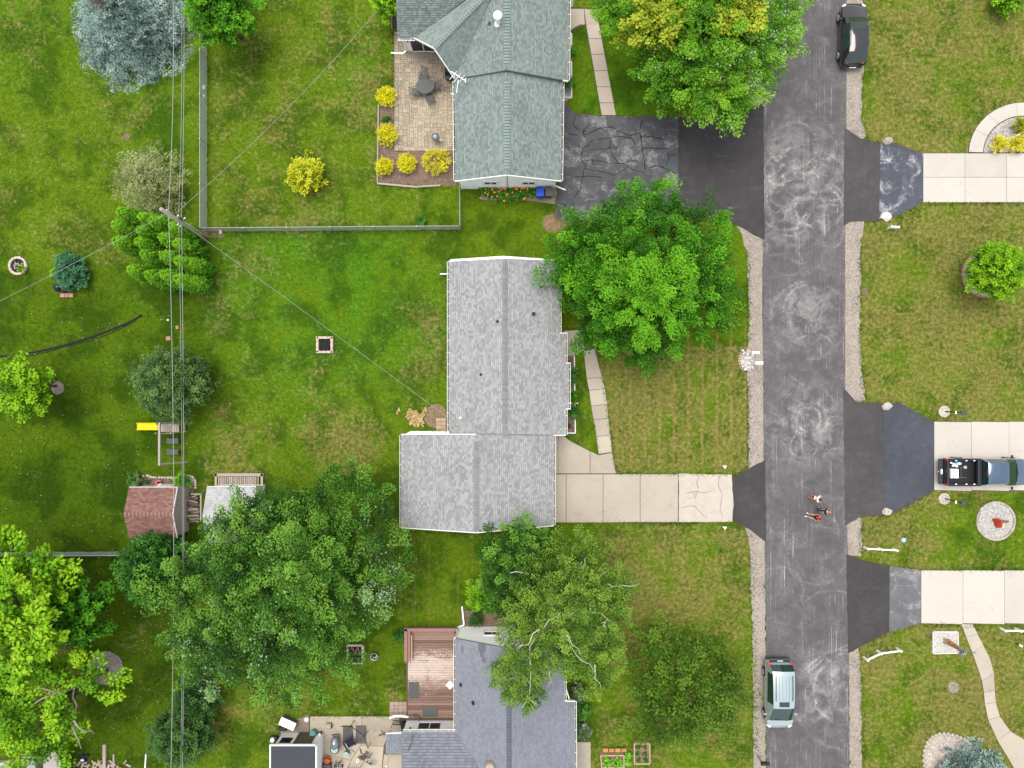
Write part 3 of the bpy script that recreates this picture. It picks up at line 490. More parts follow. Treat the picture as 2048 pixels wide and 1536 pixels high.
# ---------------------------------------------------------------- roofs and houses
def clip(poly, a, b, c):                    # keeps a*x+b*y+c >= 0
    out = []; n = len(poly)
    for i in range(n):
        p, q = poly[i], poly[(i+1) % n]; dp = a*p[0]+b*p[1]+c; dq = a*q[0]+b*q[1]+c
        if dp >= 0: out.append(p)
        if (dp >= 0) != (dq >= 0): t = dp/(dp-dq); out.append((p[0]+(q[0]-p[0])*t, p[1]+(q[1]-p[1])*t))
    return out
class Plane:
    def __init__(s, a, b, c):               # a, b along the ridge or eave (px, py, z), c another point of the slope
        A, B, C = W(*a), W(*b), W(*c); s.P = A; s.u = (B-A).normalized(); s.n = (B-A).cross(C-A).normalized()
        if s.n.z < 0: s.n = -s.n
        s.v = s.n.cross(s.u)
        if s.v.z > 0: s.v = -s.v
    def at(s, px, py): return onp(px, py, s.P, s.n)
    def z(s, x, y): return s.P.z-((x-s.P.x)*s.n.x+(y-s.P.y)*s.n.y)/s.n.z
def roof_plane(parent, pl, polys, mat, name='roof', tabw=.22, course=.145, thick=.14, patches=(), seed=1, bias=0, amp=1.0):
    r = random.Random(seed); base = MB(); sh = MB()
    for pp in polys:
        pts = [pl.at(*p) for p in pp]; n = len(pts)
        if sum((pts[i].x*pts[(i+1) % n].y-pts[(i+1) % n].x*pts[i].y) for i in range(n)) < 0: pts = pts[::-1]
        base.add(pts+[p-Vector((0, 0, thick)) for p in pts], [tuple(range(n)), tuple(range(2*n-1, n-1, -1))]+[(i, i+n, (i+1) % n+n, (i+1) % n) for i in range(n)], t=.4)
        uv = [((p-pl.P).dot(pl.u), (p-pl.P).dot(pl.v)) for p in pts]
        if sum(uv[i][0]*uv[(i+1) % n][1]-uv[(i+1) % n][0]*uv[i][1] for i in range(n)) < 0: uv = uv[::-1]
        u0, u1 = min(p[0] for p in uv), max(p[0] for p in uv); v0, v1 = min(p[1] for p in uv), max(p[1] for p in uv)
        edges = []
        for i in range(n):
            p, q = uv[i], uv[(i+1) % n]; edges.append((-(q[1]-p[1]), q[0]-p[0], (q[1]-p[1])*p[0]-(q[0]-p[0])*p[1]))
        for j in range(int(math.floor(v0/course)), int(v1/course)+1):
            u = u0-r.random()*tabw
            while u < u1:
                wd = tabw*r.uniform(.55, 1.25); q = [(u, j*course), (u+wd, j*course), (u+wd, (j+1)*course), (u, (j+1)*course)]; u += wd
                for e in edges:
                    q = clip(q, *e)
                    if len(q) < 3: break
                if len(q) < 3: continue
                def P3(a, b, h=None): return pl.P+pl.u*a+pl.v*b+pl.n*((.005+.02*(b/course-j)) if h is None else h)
                c3 = P3(q[0][0], q[0][1]); t = min(1, max(0, .5+amp*.46*r.uniform(-.5, .5)+bias))
                cx, cy = toPx(c3)
                for (a, b_, c_, d_) in patches:
                    if a < cx < c_ and b_ < cy < d_: t = r.uniform(0, .12)
                band = (j+.24)*course                      # dark granule band, painting a shade line along the head of each course
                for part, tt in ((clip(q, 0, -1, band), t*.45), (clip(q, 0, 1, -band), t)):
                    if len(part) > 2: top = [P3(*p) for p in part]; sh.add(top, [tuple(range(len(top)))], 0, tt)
                lo = [p for p in q if abs(p[1]-(j+1)*course) < 1e-6]
                if len(lo) == 2:
                    a, b_ = sorted(lo); sh.add([P3(*a), P3(*b_), P3(*b_, .0), P3(*a, .0)], [(0, 1, 2, 3)], 0, t*.3)  # lip face toned darker to paint the course shade line
    o = base.build(name, mat, parent); f = sh.build('shingles', mat, o, kind='stuff'); return o
def ridge_caps(roof, a, b, w_, mat, drop=.3, step=.2, up=.03, bias=.1, sp=None):
    A, B = Vector(a), Vector(b); L = (B-A).length; d = (B-A).normalized(); s = d.cross(Vector((0, 0, 1))).normalized(); n = max(1, int(L/step)); proto = None
    ln = L/n
    for i in range(n):
        if proto is None:
            mb = MB(); h = ln*.4
            for sg in (-1, 1):
                vs = [(-d*h+Vector((0, 0, 0))), (d*h+Vector((0, 0, .025))), (d*h+s*sg*w_+Vector((0, 0, .025-w_*drop))), (-d*h+s*sg*w_+Vector((0, 0, -w_*drop)))]
                vs += [v-Vector((0, 0, .03)) for v in vs]; f = [(0, 1, 2, 3), (2, 1, 5, 6), (3, 2, 6, 7)]
                mb.add(vs, f if sg < 0 else [t[::-1] for t in f], 0, .55+bias)
            o = mb.build('ridge_cap', mat, None); o.parent = roof; proto = o
        else: o = proto.copy(); COL.objects.link(o)
        o.location = A+d*(ln*(i+.5))+Vector((0, 0, up+random.uniform(-.004, .004)))-offs(roof)
def gutter(parent, p, q, out, w_=.13, hang=.8):
    p, q, out = Vector(p), Vector(q), Vector(out).normalized(); d = (q-p).normalized(); mb = MB()
    def br(o0, z0, wd, h): mb.bar(p+out*o0+Vector((0, 0, z0)), q+out*o0+Vector((0, 0, z0)), wd, h)
    br(.008, -.05, .012, .1); br(w_-.012, -.05, .026, .11)
    g = mb.build('gutter', M['white'], parent); MB().bar(p+out*w_/2+Vector((0, 0, -.1)), q+out*w_/2+Vector((0, 0, -.1)), w_-.02, .012).build('gutter_trough', M['bark'], g); hb = MB(); L = (q-p).length; n = max(1, int(L/hang))  # trough bottom coloured dark for debris and the gutter's inner shade
    for i in range(n): c = p+d*(L*(i+.5)/n); hb.bar(c+Vector((0, 0, -.01)), c+out*(w_-.01)+Vector((0, 0, -.01)), .03, .02)
    hb.bar(p+out*w_/2+Vector((0, 0, -.05)), p+out*w_/2+d*.012+Vector((0, 0, -.05)), w_, .1); hb.bar(q+out*w_/2+Vector((0, 0, -.05)), q+out*w_/2-d*.012+Vector((0, 0, -.05)), w_, .1)
    hb.build('gutter_hanger', M['white'], g, kind='stuff'); return g
def trim(parent, p, q, w_=.05, h=.17, name='fascia', dz=-.05): return MB().bar(Vector(p)+Vector((0, 0, dz)), Vector(q)+Vector((0, 0, dz)), w_, h).build(name, M['white'], parent)
def downspout(parent, pts, w_=.085):
    mb = MB()
    for a, b in zip(pts, pts[1:]): mb.bar(a, b, w_, .07)
    return mb.build('downspout', M['white'], parent)
def window(parent, c, n, w_, h, panes=2, open_=None, name='window'):
    """window in a vertical wall: c centre on the wall face, n outward normal"""
    c, n = Vector(c), Vector(n).normalized(); s = n.cross(Vector((0, 0, 1))).normalized(); f = MB()
    for k in (-1, 1):
        f.bar(c+s*k*(w_/2)+Vector((0, 0, -h/2-.05))+n*.03, c+s*k*(w_/2)+Vector((0, 0, h/2+.05))+n*.03, .08, .08, up=n); f.bar(c-s*w_/2+Vector((0, 0, k*h/2))+n*.03, c+s*w_/2+Vector((0, 0, k*h/2))+n*.03, .08, .08)
    for i in range(1, panes): f.bar(c+s*(w_*(i/panes-.5))+Vector((0, 0, -h/2))+n*.028, c+s*(w_*(i/panes-.5))+Vector((0, 0, h/2))+n*.028, .05, .06, up=n)
    fo = f.build(name, M['white'], parent)
    for i in range(panes):
        cc = c+s*(w_*((i+.5)/panes-.5))+n*.012; MB().bar(cc-s*(w_/panes/2-.03), cc+s*(w_/panes/2-.03), .012, h-.05).build('pane', M['glass'], fo)
    return fo
def pipe(parent, px, py, pl, r=.045, h=.25, mat='black', name='vent_pipe'):
    p = pl.at(px, py); return MB().lathe(p, [(r*2.3, -.03), (r*2.1, .035), (r*1.15, .06), (r, h), (r*.7, h), (r*.7, h-.06)], 10).build(name, M[mat], parent)
def wallprism(name, parent, poly, z0, z1, mat): return MB().prism(poly, z0, z1, t=.5).build(name, mat, parent)
def gable(name, parent, xs, y, th, prof, mat):   # profile in x,z extruded along y
    n = len(prof); vs = [(x, y, z) for x, z in prof]+[(x, y+th, z) for x, z in prof]
    return MB().add(vs, [tuple(range(n)), tuple(range(2*n-1, n-1, -1))]+[(i, i+n, (i+1) % n+n, (i+1) % n) for i in range(n)], t=.5).build(name, mat, parent)
def lap_lines(parent, x0, x1, y, z0, z1, n, prof=None):   # clapboard courses on a wall facing n (0,±1)
    mb = MB(); z = z0+.1
    while z < z1:
        a, b = x0, x1
        if prof: a, b = prof(z)
        if b-a > .1: mb.bar((a, y+n*.006, z), (b, y+n*.006, z), .014, .02)
        z += .2
    return mb.build('siding_course', M['siding'], parent)
HARD_HOUSE = []
# ---- subject house (light grey roof)
hb = thing('house', 'long house with light grey shingle roof and attached garage in the middle of the photo', 'house', W(1000, 800))
zb, zr = 2.7, 4.05
fw = [W(905, 527, 0)[:2], W(1112, 527, 0)[:2], W(1112, 866, 0)[:2], W(905, 866, 0)[:2]]
pW = Plane((1010, 517, zr), (1010, 867, zr), (898, 700, zb)); pE = Plane((1010, 517, zr), (1010, 867, zr), (1119, 600, zb))
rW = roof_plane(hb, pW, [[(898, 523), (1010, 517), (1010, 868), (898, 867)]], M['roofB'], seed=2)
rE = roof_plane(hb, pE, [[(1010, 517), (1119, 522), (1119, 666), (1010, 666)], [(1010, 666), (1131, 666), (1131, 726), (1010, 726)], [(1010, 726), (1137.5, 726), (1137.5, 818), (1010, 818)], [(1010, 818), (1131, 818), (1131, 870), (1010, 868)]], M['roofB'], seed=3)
ridge_caps(rW, pW.at(1010, 519), pW.at(1010, 866), .19, M['capB'])
gW = Plane((953, 869, 4.25), (953, 1065, 4.25), (803, 960, 2.7)); gE = Plane((953, 869, 4.25), (953, 1065, 4.25), (1107, 960, 2.7))
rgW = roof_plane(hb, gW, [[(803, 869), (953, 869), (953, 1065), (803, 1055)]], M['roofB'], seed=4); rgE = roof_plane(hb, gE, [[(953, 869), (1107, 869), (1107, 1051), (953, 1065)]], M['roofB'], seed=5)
ridge_caps(rgE, gW.at(953, 882), gW.at(953, 1062), .2, M['capB'])
a = Vector((-1, 0, 0)); e = Vector((1, 0, 0))
gutter(hb, pW.at(898, 523), pW.at(898, 862), a); gutter(hb, gW.at(803, 871), gW.at(803, 1055), a); gutter(hb, gE.at(1107, 872), gE.at(1107, 1050), e)
for (x, y0, y1) in ((1119, 522, 665), (1131, 667, 726), (1137.5, 727, 818), (1131, 819, 869)): gutter(hb, pE.at(x, y0), pE.at(x, y1), e)
for (x0, x1, y) in ((1119, 1131, 666), (1131, 1137.5, 726), (1131, 1137.5, 818)): trim(hb, pE.at(x0, y), pE.at(x1+3, y))
for pl, p, q in ((pW, (898, 522.5), (1010, 516.5)), (pE, (1010, 516.5), (1119, 521.5)), (gW, (803, 868.5), (953, 868.5)), (gW, (803, 1055.5), (953, 1065.5)), (gE, (953, 1065.5), (1107, 1051.5)), (pE, (1107, 870.5), (1131, 870.5))): trim(hb, pl.at(*p), pl.at(*q))
x0, x1 = W(903, 0)[0], W(1113, 0)[0]; yN, yS = W(0, 530)[1], W(0, 860)[1]
gable('wall', hb, None, yS-.3, yN-yS+.3, [(x0+.12, 0), (x1-.25, 0), (x1-.25, zb-.35), ((x0+x1)/2, zr-.35), (x0+.12, zb-.35)], M['siding'])
wallprism('bay_wall', hb, [(x1-.3, W(0, 716)[1]), (W(1126, 0)[0], W(0, 716)[1]), (W(1126, 0)[0], W(0, 862)[1]), (x1-.3, W(0, 862)[1])], 0, 2.3, M['siding'])
gx0, gx1 = W(822, 0)[0], W(1094, 0)[0]; gy0, gy1 = W(0, 1040)[1], W(0, 862.5)[1]
gable('garage_wall', hb, None, gy0, gy1-gy0, [(gx0, 0), (gx1, 0), (gx1, 2.45), ((gx0+gx1)/2, 3.85), (gx0, 2.45)], M['siding'])
lap_lines(hb, gx0, gx1, gy1, 0, 2.4, 1)
MB().box((gx1+.02, (gy0+gy1)/2, 1.1), (.05, 4.9, 2.2)).build('garage_door', M['white'], hb)
for i in range(4):
    MB().bar((gx1+.05, (gy0+gy1)/2-2.4, .28+.55*i), (gx1+.05, (gy0+gy1)/2+2.4, .28+.55*i), .03, .5).build('door_panel', M['white'], hb)
window(hb, (x0+.11, W(0, 640)[1], 1.4), (-1, 0, 0), 1.5, 1.1); window(hb, (x0+.11, W(0, 740)[1], 1.4), (-1, 0, 0), 1.0, .9); window(hb, (W(1126, 0)[0], W(0, 772)[1], 1.4), (1, 0, 0), 2.2, 1.3, 3); window(hb, (gx0+2.2, gy1, 1.5), (0, 1, 0), .9, .8)
downspout(hb, [W(898.5, 548, 2.6)+Vector((-.06, 0, 0)), Vector((x0+.05, W(0, 548)[1], 2.2)), Vector((x0+.05, W(0, 548)[1], .12)), W(880, 548, .1)])
downspout(hb, [W(1139, 806, 2.4)+Vector((.06, 0, 0)), Vector((W(1128, 0)[0], W(0, 806)[1], 2.0)), Vector((W(1128, 0)[0], W(0, 806)[1], .14)), W(1156, 806, .12)], .1)
downspout(hb, [W(1118, 522, 2.6)+Vector((.06, .05, 0)), Vector((x1-.2, yN+.06, 2.1)), Vector((x1-.2, yN+.06, .12)), W(1110, 515, .12)])
pipe(hb, 995, 643, pW, .05, .22); pipe(hb, 962, 749, pW, .05, .22); pipe(hb, 921, 836, pW, .045, .5, 'white', 'flue_pipe'); MB().lathe(pE.at(1067, 628), [(.13, -.04), (.12, .05), (.06, .08), (.055, .3), (.12, .32), (.1, .42), (.03, .45)], 10).build('roof_vent', M['black'], hb)
# brick steps of the back door
st = MB()
stp = thing('brick_step', 'tan block back step against the white garage wall', 'step', W(883, 848))
for k, (yy, zz_, dy) in enumerate(((846, .36, 22), (857, .2, 10))):
    for i in range(2):
        for j in range(3 if k == 0 else 1):
            h = dy/(3 if k == 0 else 1); p = W(878+i*10, 839+j*7.3 if k == 0 else yy+.5); MB().box((p.x, p.y, zz_/2), (9.6/S, (h-.5)/S, zz_)).build('block', M['tanpot'], stp)
# ---- north house (green-grey roof)
ha = thing('house', 'house with green grey shingle roof and angled gable wing at the top of the photo', 'house', W(1015, 180))
A1 = Plane((1014, -60, 4.75), (1014, 140, 4.75), (908, 100, 2.85)); A2 = Plane((1014, -60, 4.75), (1014, 140, 4.75), (1138, 100, 2.85))
B1 = Plane((1014, 141, 4.5), (1014, 350, 4.5), (909, 250, 2.7)); B2 = Plane((1014, 141, 4.5), (1014, 350, 4.5), (1122, 250, 2.7))
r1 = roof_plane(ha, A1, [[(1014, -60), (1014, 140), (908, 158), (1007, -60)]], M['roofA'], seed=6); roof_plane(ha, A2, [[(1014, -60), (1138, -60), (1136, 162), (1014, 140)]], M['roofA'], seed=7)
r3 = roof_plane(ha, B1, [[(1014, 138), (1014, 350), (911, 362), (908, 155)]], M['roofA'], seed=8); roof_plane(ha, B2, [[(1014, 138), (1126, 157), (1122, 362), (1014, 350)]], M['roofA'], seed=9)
ridge_caps(r1, A1.at(1014, -50), A1.at(1014, 127), .21, M['capA']); ridge_caps(r3, B1.at(1014, 162), B1.at(1014, 338), .2, M['capA'])
C1 = Plane((868, 96, 4.55), (985, -24, 4.55), (829, 76, 2.9)); C2 = Plane((868, 96, 4.55), (985, -24, 4.55), (909, 156, 2.85)); C3 = Plane((795, 77, 2.9), (834, 77, 2.9), (790, -40, 4.3))
r5 = roof_plane(ha, C1, [[(830, 76), (868, 96), (1015, -54), (968, -28)]], M['roofA'], seed=10, bias=.08); roof_plane(ha, C2, [[(868, 96), (909, 158), (992, -26)]], M['roofA'], seed=11, amp=.8)
ridge_caps(r5, C1.at(869, 95), C1.at(1000, -39), .16, M['capA'])
roof_plane(ha, C3, [[(790, -60), (795, 77), (831, 77), (1005, -60)]], M['roofA'], seed=12, bias=-.22)
trim(ha, C1.at(829, 76.5), C1.at(868, 96.5)); trim(ha, C2.at(868, 96.5), C2.at(909.5, 158)); trim(ha, B1.at(911, 362.5), B1.at(1014, 350.5)); trim(ha, B2.at(1014, 350.5), B2.at(1122, 362.5)); trim(ha, A2.at(1126, 161), A2.at(1136, 162.5))
gutter(ha, C3.at(795, 77), C3.at(830, 77), (0, -1, 0), hang=.45); gutter(ha, B1.at(909, 162), B1.at(911, 361), a); gutter(ha, B2.at(1125, 163), B2.at(1122, 361), e); gutter(ha, A2.at(1138, -55), A2.at(1136, 160), e)
ax0, ax1 = -3.75, 3.1; ay = W(0, 378)[1]
gable('wall', ha, None, ay, 13.2, [(ax0, 0), (ax1, 0), (ax1, 2.45), (W(1014, 350, 4.5)[0], 4.3), (ax0, 2.45)], M['siding'])
mid = W(1014, 350, 4.5)[0]
lap_lines(ha, ax0, ax1, ay, 0, 4.1, -1, lambda z: (ax0, ax1) if z < 2.45 else (ax0+(z-2.45)/1.85*(mid-ax0), ax1+(z-2.45)/1.85*(mid-ax1)))
MB().bar((mid, ay-.03, .2), (mid, ay-.03, 4.1), .05, .04, up=(0, 1, 0)).build('conduit', M['steel'], ha)
for xx in (981, 1057): window(ha, (W(xx, 0)[0]*.97, ay, 1.6), (0, -1, 0), .9, .75)
wy = W(0, 103)[1]; wx0 = W(812, 0)[0]
wallprism('wall', ha, [(wx0, wy), (ax0+.2, wy), (ax0+.2, wy+2.9), (wx0, wy+2.9)], 0, 2.62, M['siding'])
sd = MB(); cx = W(846, 0)[0]
window(ha, (W(849, 0)[0], wy, 1.1), (0, -1, 0), 1.75, 2.05, 2, name='sliding_door')
MB().box((W(822, 0)[0], wy-.06, 1.75), (.12, .14, .25)).build('wall_lamp', M['black'], ha)
downspout(ha, [C3.at(798, 77)+Vector((0, -.06, -.08)), Vector((wx0+.06, wy-.06, 2.4)), Vector((wx0+.06, wy-.06, .25)), W(806, 107, .1), W(782, 106, .1)], .1)
downspout(ha, [B2.at(1121, 361)+Vector((.06, 0, -.1)), Vector((ax1+.05, ay+.2, 2.2)), Vector((ax1+.05, ay+.2, .15)), W(1131, 380, .1)], .1)
downspout(ha, [B1.at(909, 189)+Vector((-.06, 0, -.1)), Vector((ax0-.05, W(0, 185)[1], 2.3)), Vector((ax0-.05, W(0, 185)[1], .1)), W(901, 188, .1)])
p = A1.at(996, 48); fl = MB().lathe(p, [(.26, -.06), (.22, .06), (.13, .1), (.12, .9), (.12, 1.05)], 12).lathe(p+Vector((0, 0, 1.05)), [(.14, 0), (.3, .04), (.3, .12), (.2, .2), (.02, .23)], 14); fl.build('chimney_flue', M['white'], ha); pipe(ha, 979, 48, A1, .06, .25, 'bark')
pch = [onp(x, y, Vector((0, 0, 2.6)), Vector((0, 0, 1))) for x, y in ((909, 158),)]
MB().bar((pch[0].x+.1, pch[0].y+.1, 0), (pch[0].x+.1, pch[0].y+.1, 2.6), .14).build('porch_post', M['white'], ha)
an = thing('tv_antenna', 'white branched television antenna at the edge of the green grey roof', 'antenna', B1.at(913, 172)); q = B1.at(913, 172)
am = MB().cyl(q+Vector((-.1, .3, -.4)), q+Vector((-.05, .25, 1.0)), .03); am.build('mast', M['white'], an)
am = MB(); t0 = q+Vector((-.05, .25, .95))
am.bar(t0+Vector((-.25, .35, 0)), t0+Vector((.75, -.35, .1)), .05); am.bar(t0+Vector((.75, -.35, .1))+Vector((0, .2, 0)), t0+Vector((.75, -.35, .1))+Vector((0, -.12, 0)), .06)
for k in (-.1, .2, .45): c = t0+Vector((k, -.5*k, .05)); am.bar(c+Vector((-.25, -.3, 0)), c+Vector((.25, .3, 0)), .025)
am.bar(t0+Vector((.25, -.2, 0)), t0+Vector((.12, -1.1, -.1)), .035); am.build('boom', M['white'], an)
# ---- south house (blue-grey roof) with deck
hc = thing('house', 'house with blue grey roof and reddish deck at the bottom of the photo', 'house', W(1020, 1420))
zr3 = 4.35
D1 = Plane((1018, 1296, zr3), (1018, 1600, zr3), (912, 1400, 2.7)); D2 = Plane((1018, 1296, zr3), (1018, 1600, zr3), (1130, 1380, 2.7))
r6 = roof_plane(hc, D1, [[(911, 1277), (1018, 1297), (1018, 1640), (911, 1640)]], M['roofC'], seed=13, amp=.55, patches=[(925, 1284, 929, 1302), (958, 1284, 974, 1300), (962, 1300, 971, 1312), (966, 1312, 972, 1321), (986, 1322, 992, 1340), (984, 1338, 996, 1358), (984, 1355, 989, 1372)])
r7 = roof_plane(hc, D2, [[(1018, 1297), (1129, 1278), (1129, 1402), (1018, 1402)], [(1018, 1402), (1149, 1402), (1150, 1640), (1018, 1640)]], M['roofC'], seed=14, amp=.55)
ridge_caps(r6, D1.at(1018, 1302), D1.at(1018, 1630), .18, M['capC'])
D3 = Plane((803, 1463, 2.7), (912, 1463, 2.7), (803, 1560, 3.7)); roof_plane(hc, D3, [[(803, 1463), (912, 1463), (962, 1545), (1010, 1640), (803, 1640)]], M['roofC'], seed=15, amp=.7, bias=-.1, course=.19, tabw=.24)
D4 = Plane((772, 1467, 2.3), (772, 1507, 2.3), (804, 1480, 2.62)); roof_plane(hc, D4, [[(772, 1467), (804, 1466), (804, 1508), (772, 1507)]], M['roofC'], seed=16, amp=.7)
gutter(hc, D1.at(911, 1278), D1.at(911, 1462), a); gutter(hc, D3.at(806, 1463), D3.at(910, 1463), (0, 1, 0)); gutter(hc, D2.at(1129, 1280), D2.at(1129, 1401), e); gutter(hc, D2.at(1149.5, 1403), D2.at(1150.5, 1630), e); trim(hc, D2.at(1129, 1402), D2.at(1150, 1402)); trim(hc, D4.at(772, 1466.5), D4.at(804, 1465.5))
cy = W(0, 1253)[1]; c0, c1 = W(915, 0)[0], W(1118, 0)[0]
gable('wall', hc, None, cy-12.3, 12.3, [(c0, 0), (c1, 0), (c1, 2.5), (W(1018, 1300, zr3)[0], zr3-.22), (c0, 2.5)], M['siding'])
cm_ = W(1018, 1300, zr3)[0]
lap_lines(hc, c0, c1, cy, 0, 4.0, 1, lambda z: (c0, c1) if z < 2.5 else (c0+(z-2.5)/1.63*(cm_-c0), c1+(z-2.5)/1.63*(cm_-c1)))
window(hc, (W(984, 0)[0]*.965, cy, 1.5), (0, 1, 0), 1.15, .8, 2); window(hc, (W(1060, 0)[0], cy, 1.55), (0, 1, 0), 1.2, .9, 2)
ty = W(0, 1436)[1]; t0_, t1_ = W(815, 0)[0], c0+.2
wallprism('wall', hc, [(t0_, ty), (t1_, ty), (t1_, ty-5.6), (t0_, ty-5.6)], 0, 2.48, M['siding'])
window(hc, (W(863, 0)[0], ty, 1.45), (0, 1, 0), 1.65, 1.45, 2, name='sliding_door'); MB().box((W(827, 0)[0], ty+.05, 1.7), (.12, .12, .2)).build('wall_lamp', M['black'], hc)
wallprism('porch_post', hc, [(W(782, 0)[0], W(0, 1500)[1]), (W(784.5, 0)[0], W(0, 1500)[1]), (W(784.5, 0)[0], W(0, 1497.5)[1]), (W(782, 0)[0], W(0, 1497.5)[1])], 0, 2.3, M['white'])
wallprism('entry_wall', hc, [(W(1128, 0)[0], W(0, 1400)[1]), (W(1138, 0)[0], W(0, 1400)[1]), (W(1138, 0)[0], W(0, 1590)[1]), (W(1110, 0)[0], W(0, 1590)[1])], 0, 2.2, M['siding'])
for y0 in (1369, 1384): MB().bar(W(1128, y0, .5), W(1128, y0+13, .5), .35, .9).build('door_panel', M['cedar'], hc)
MB().bar(W(1130.5, 1372, 2.3), W(1139, 1400, 2.3), .07, .07).build('porch_rail', M['white'], hc)
pipe(hc, 922, 1369, D1, .06, .3); pipe(hc, 947, 1405, D1, .07, .3); MB().box(D1.at(906, 1368)+Vector((-.2, 0, .12)), (.42, .42, .16), rz=.78).build('vent_hood', M['white'], hc)
MB().lathe(D1.at(980, 1531), [(.38, -.2), (.36, .25), (.3, .42), (.05, .5)], 12).build('chimney_cap', M['concG'], hc)
downspout(hc, [D1.at(911, 1279)+Vector((-.06, .08, -.1)), Vector((c0+.05, cy+.05, 2.2)), Vector((c0+.05, cy+.05, .25)), W(928, 1250, .2), W(924, 1213, .1)], .1)
cb = MB(); q = D3.at(818, 1495); cb.tube([q+Vector((.3, .9, .1)), q+Vector((.15, .3, .3)), q+Vector((0, 0, .5))], .035, 6); cb.build('mast', M['bark'], hc)
# deck
dk = thing('wooden_deck', 'reddish timber deck with peeling boards behind the blue grey house', 'deck', W(862, 1345))
y = 1263.0; zd = .42; pr = None
while y < 1434:
    p, q = W(816, y, zd), W(909, y, zd)
    if pr is None: pr = MB().box((0, 0, 0), (q.x-p.x, .165, .04), t=.5).build('plank', M['deck']); o = pr; o.parent = dk
    else: o = pr.copy(); COL.objects.link(o)
    o.location = Vector(((p.x+q.x)/2, p.y, zd+random.gauss(0, .003)))-Vector(dk.location); y += 5.0
MB().prism(P2([(814.5, 1258), (911, 1258), (911, 1437), (814.5, 1437)]), .02, zd-.03, t=.1).build('frame', M['bark'], dk)
bw = MB(); bw.bar(W(811.5, 1258, .95), W(811.5, 1323, .95), .22, .05); bw.bar(W(818, 1260, .85), W(818, 1322, .85), .2, .05); bw.build('bench', M['redwood'], dk); bw = MB(); bw.bar(W(808, 1259.5, .95), W(917, 1259.5, .95), .2, .05); bw.build('rail_cap', M['redwood'], dk)
MB().bar(W(813.5, 1258, .5), W(813.5, 1323, .5), .06, .8).build('bench_back', M['redwood'], dk); MB().bar(W(810, 1258, .5), W(916, 1258, .5), .05, .8).build('rail_skirt', M['redwood'], dk)
MB().bar(W(823.5, 1270, .75), W(823.5, 1322, .75), .07, .07).build('bench_edge', M['pinewood'], dk)
for (cx, cy2, wx, hy, lab, nm) in ((828, 1380, 20, 32, 'flat grey mat on the west side of the reddish deck', 0), (860.5, 1423, 31, 20, 'dark grey mat in front of the sliding door on the deck', 1)):
    p = W(cx, cy2, zd); tag(recenter(MB().box((p.x, p.y, zd+.035), (wx/S, hy/S, .02)).build('door_mat', M['mat'])), lab, 'mat')
rp_ = thing('brick_paving', 'small red brick landing at the foot of the deck', 'paving', W(797, 1417))
for i in range(4):
    for j in range(4): p = W(784+i*9, 1406+j*7.3); MB().box((p.x, p.y, .05), (8.5/S, 6.8/S, .09)).build('brick', M['redpave'], rp_)
# ---- sheds
def shed(label, nx0, nx1, rz_, ez, yN, yR, yS, mat, wallmat, efx, ef, seed, course=.16, wx=None):
    t = thing('garden_shed', label, 'shed', W((nx0+nx1)/2, (yN+yS)/2))
    pn = Plane((nx0, yR, rz_), (nx1, yR, rz_), (nx0, yN, ez)); X0 = W(nx0, yN, ez).x; X1 = W(nx1, yN, ez).x; YR = W(0, yR, rz_).y; YN = W(0, yN, ez).y; YS = 2*YR-YN
    q = lambda x, y_, z_: toPx((x, y_, z_)); ps = Plane((nx0, yR, rz_), (nx1, yR, rz_), (*q(X0, YS, ez), ez))
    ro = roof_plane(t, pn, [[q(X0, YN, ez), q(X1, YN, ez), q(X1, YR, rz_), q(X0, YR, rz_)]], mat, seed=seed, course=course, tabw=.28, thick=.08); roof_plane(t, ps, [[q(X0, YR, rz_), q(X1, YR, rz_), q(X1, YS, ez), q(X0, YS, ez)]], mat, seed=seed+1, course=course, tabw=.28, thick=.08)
    ridge_caps(ro, (X0, YR, rz_), (X1, YR, rz_), .16, mat, step=.25)
    prof = [(YN-.1, 0), (YS+.1, 0), (YS+.1, ez-.1), (YR, rz_-.1), (YN-.1, ez-.1)]; vs = [(X0+.08, a_, b_) for a_, b_ in prof]+[(X1-.06, a_, b_) for a_, b_ in prof]
    MB().add(vs, [tuple(range(5)), tuple(range(9, 4, -1))]+[(i, i+5, (i+1) % 5+5, (i+1) % 5) for i in range(5)], t=.5).build('wall', wallmat, t)
    bt = MB(); yy = min(YN, YS)+.12
    while yy < max(YN, YS)-.1:
        top = ez+(rz_-ez)*(1-abs(yy-YR)/abs(YN-YR))-.12; bt.bar((X1-.055, yy, 0.02), (X1-.055, yy, top), .035, .012, up=(1, 0, 0)); yy += .16
    bt.build('wall_board', wallmat, t); trim(t, (X0, YN+.03, ez), (X1, YN+.03, ez), .03, .1); trim(t, (X1+.02, YN, ez), (X1+.02, YR, rz_), .03, .12); trim(t, (X1+.02, YR, rz_), (X1+.02, YS, ez), .03, .12); return t, X0, X1, YN, YS, YR
sb_ = shed('garden shed with brown shingle roof and tan side wall', 258, 354, 2.75, 2.05, 975, 1029, 1075, M['roofbrown'], M['tansiding'], 0, 0, 21)
MB().box(((sb_[1]+sb_[2])/2+.3, sb_[3]-.07, .95), (1.1, .06, 1.8)).build('door', M['white'], sb_[0])
sp_ = shed('garden shed with pale grey shingle roof half hidden by the large tree', 414, 511, 2.85, 2.1, 974, 1034, 1075, M['roofpale'], M['siding'], 0, 0, 24, .15)
rmp = thing('deck_ramp', 'slatted timber ramp against the pale grey shed', 'ramp', W(478, 960))
for i in range(20): p = W(440+i*3.75, 962, .12); MB().box((p.x, p.y, .1), (.1, .62, .035)).build('slat', M['wood'], rmp)
MB().bar(W(430, 949.5, .15), W(527, 949.5, .15), .22, .1).build('front_board', M['wood'], rmp)
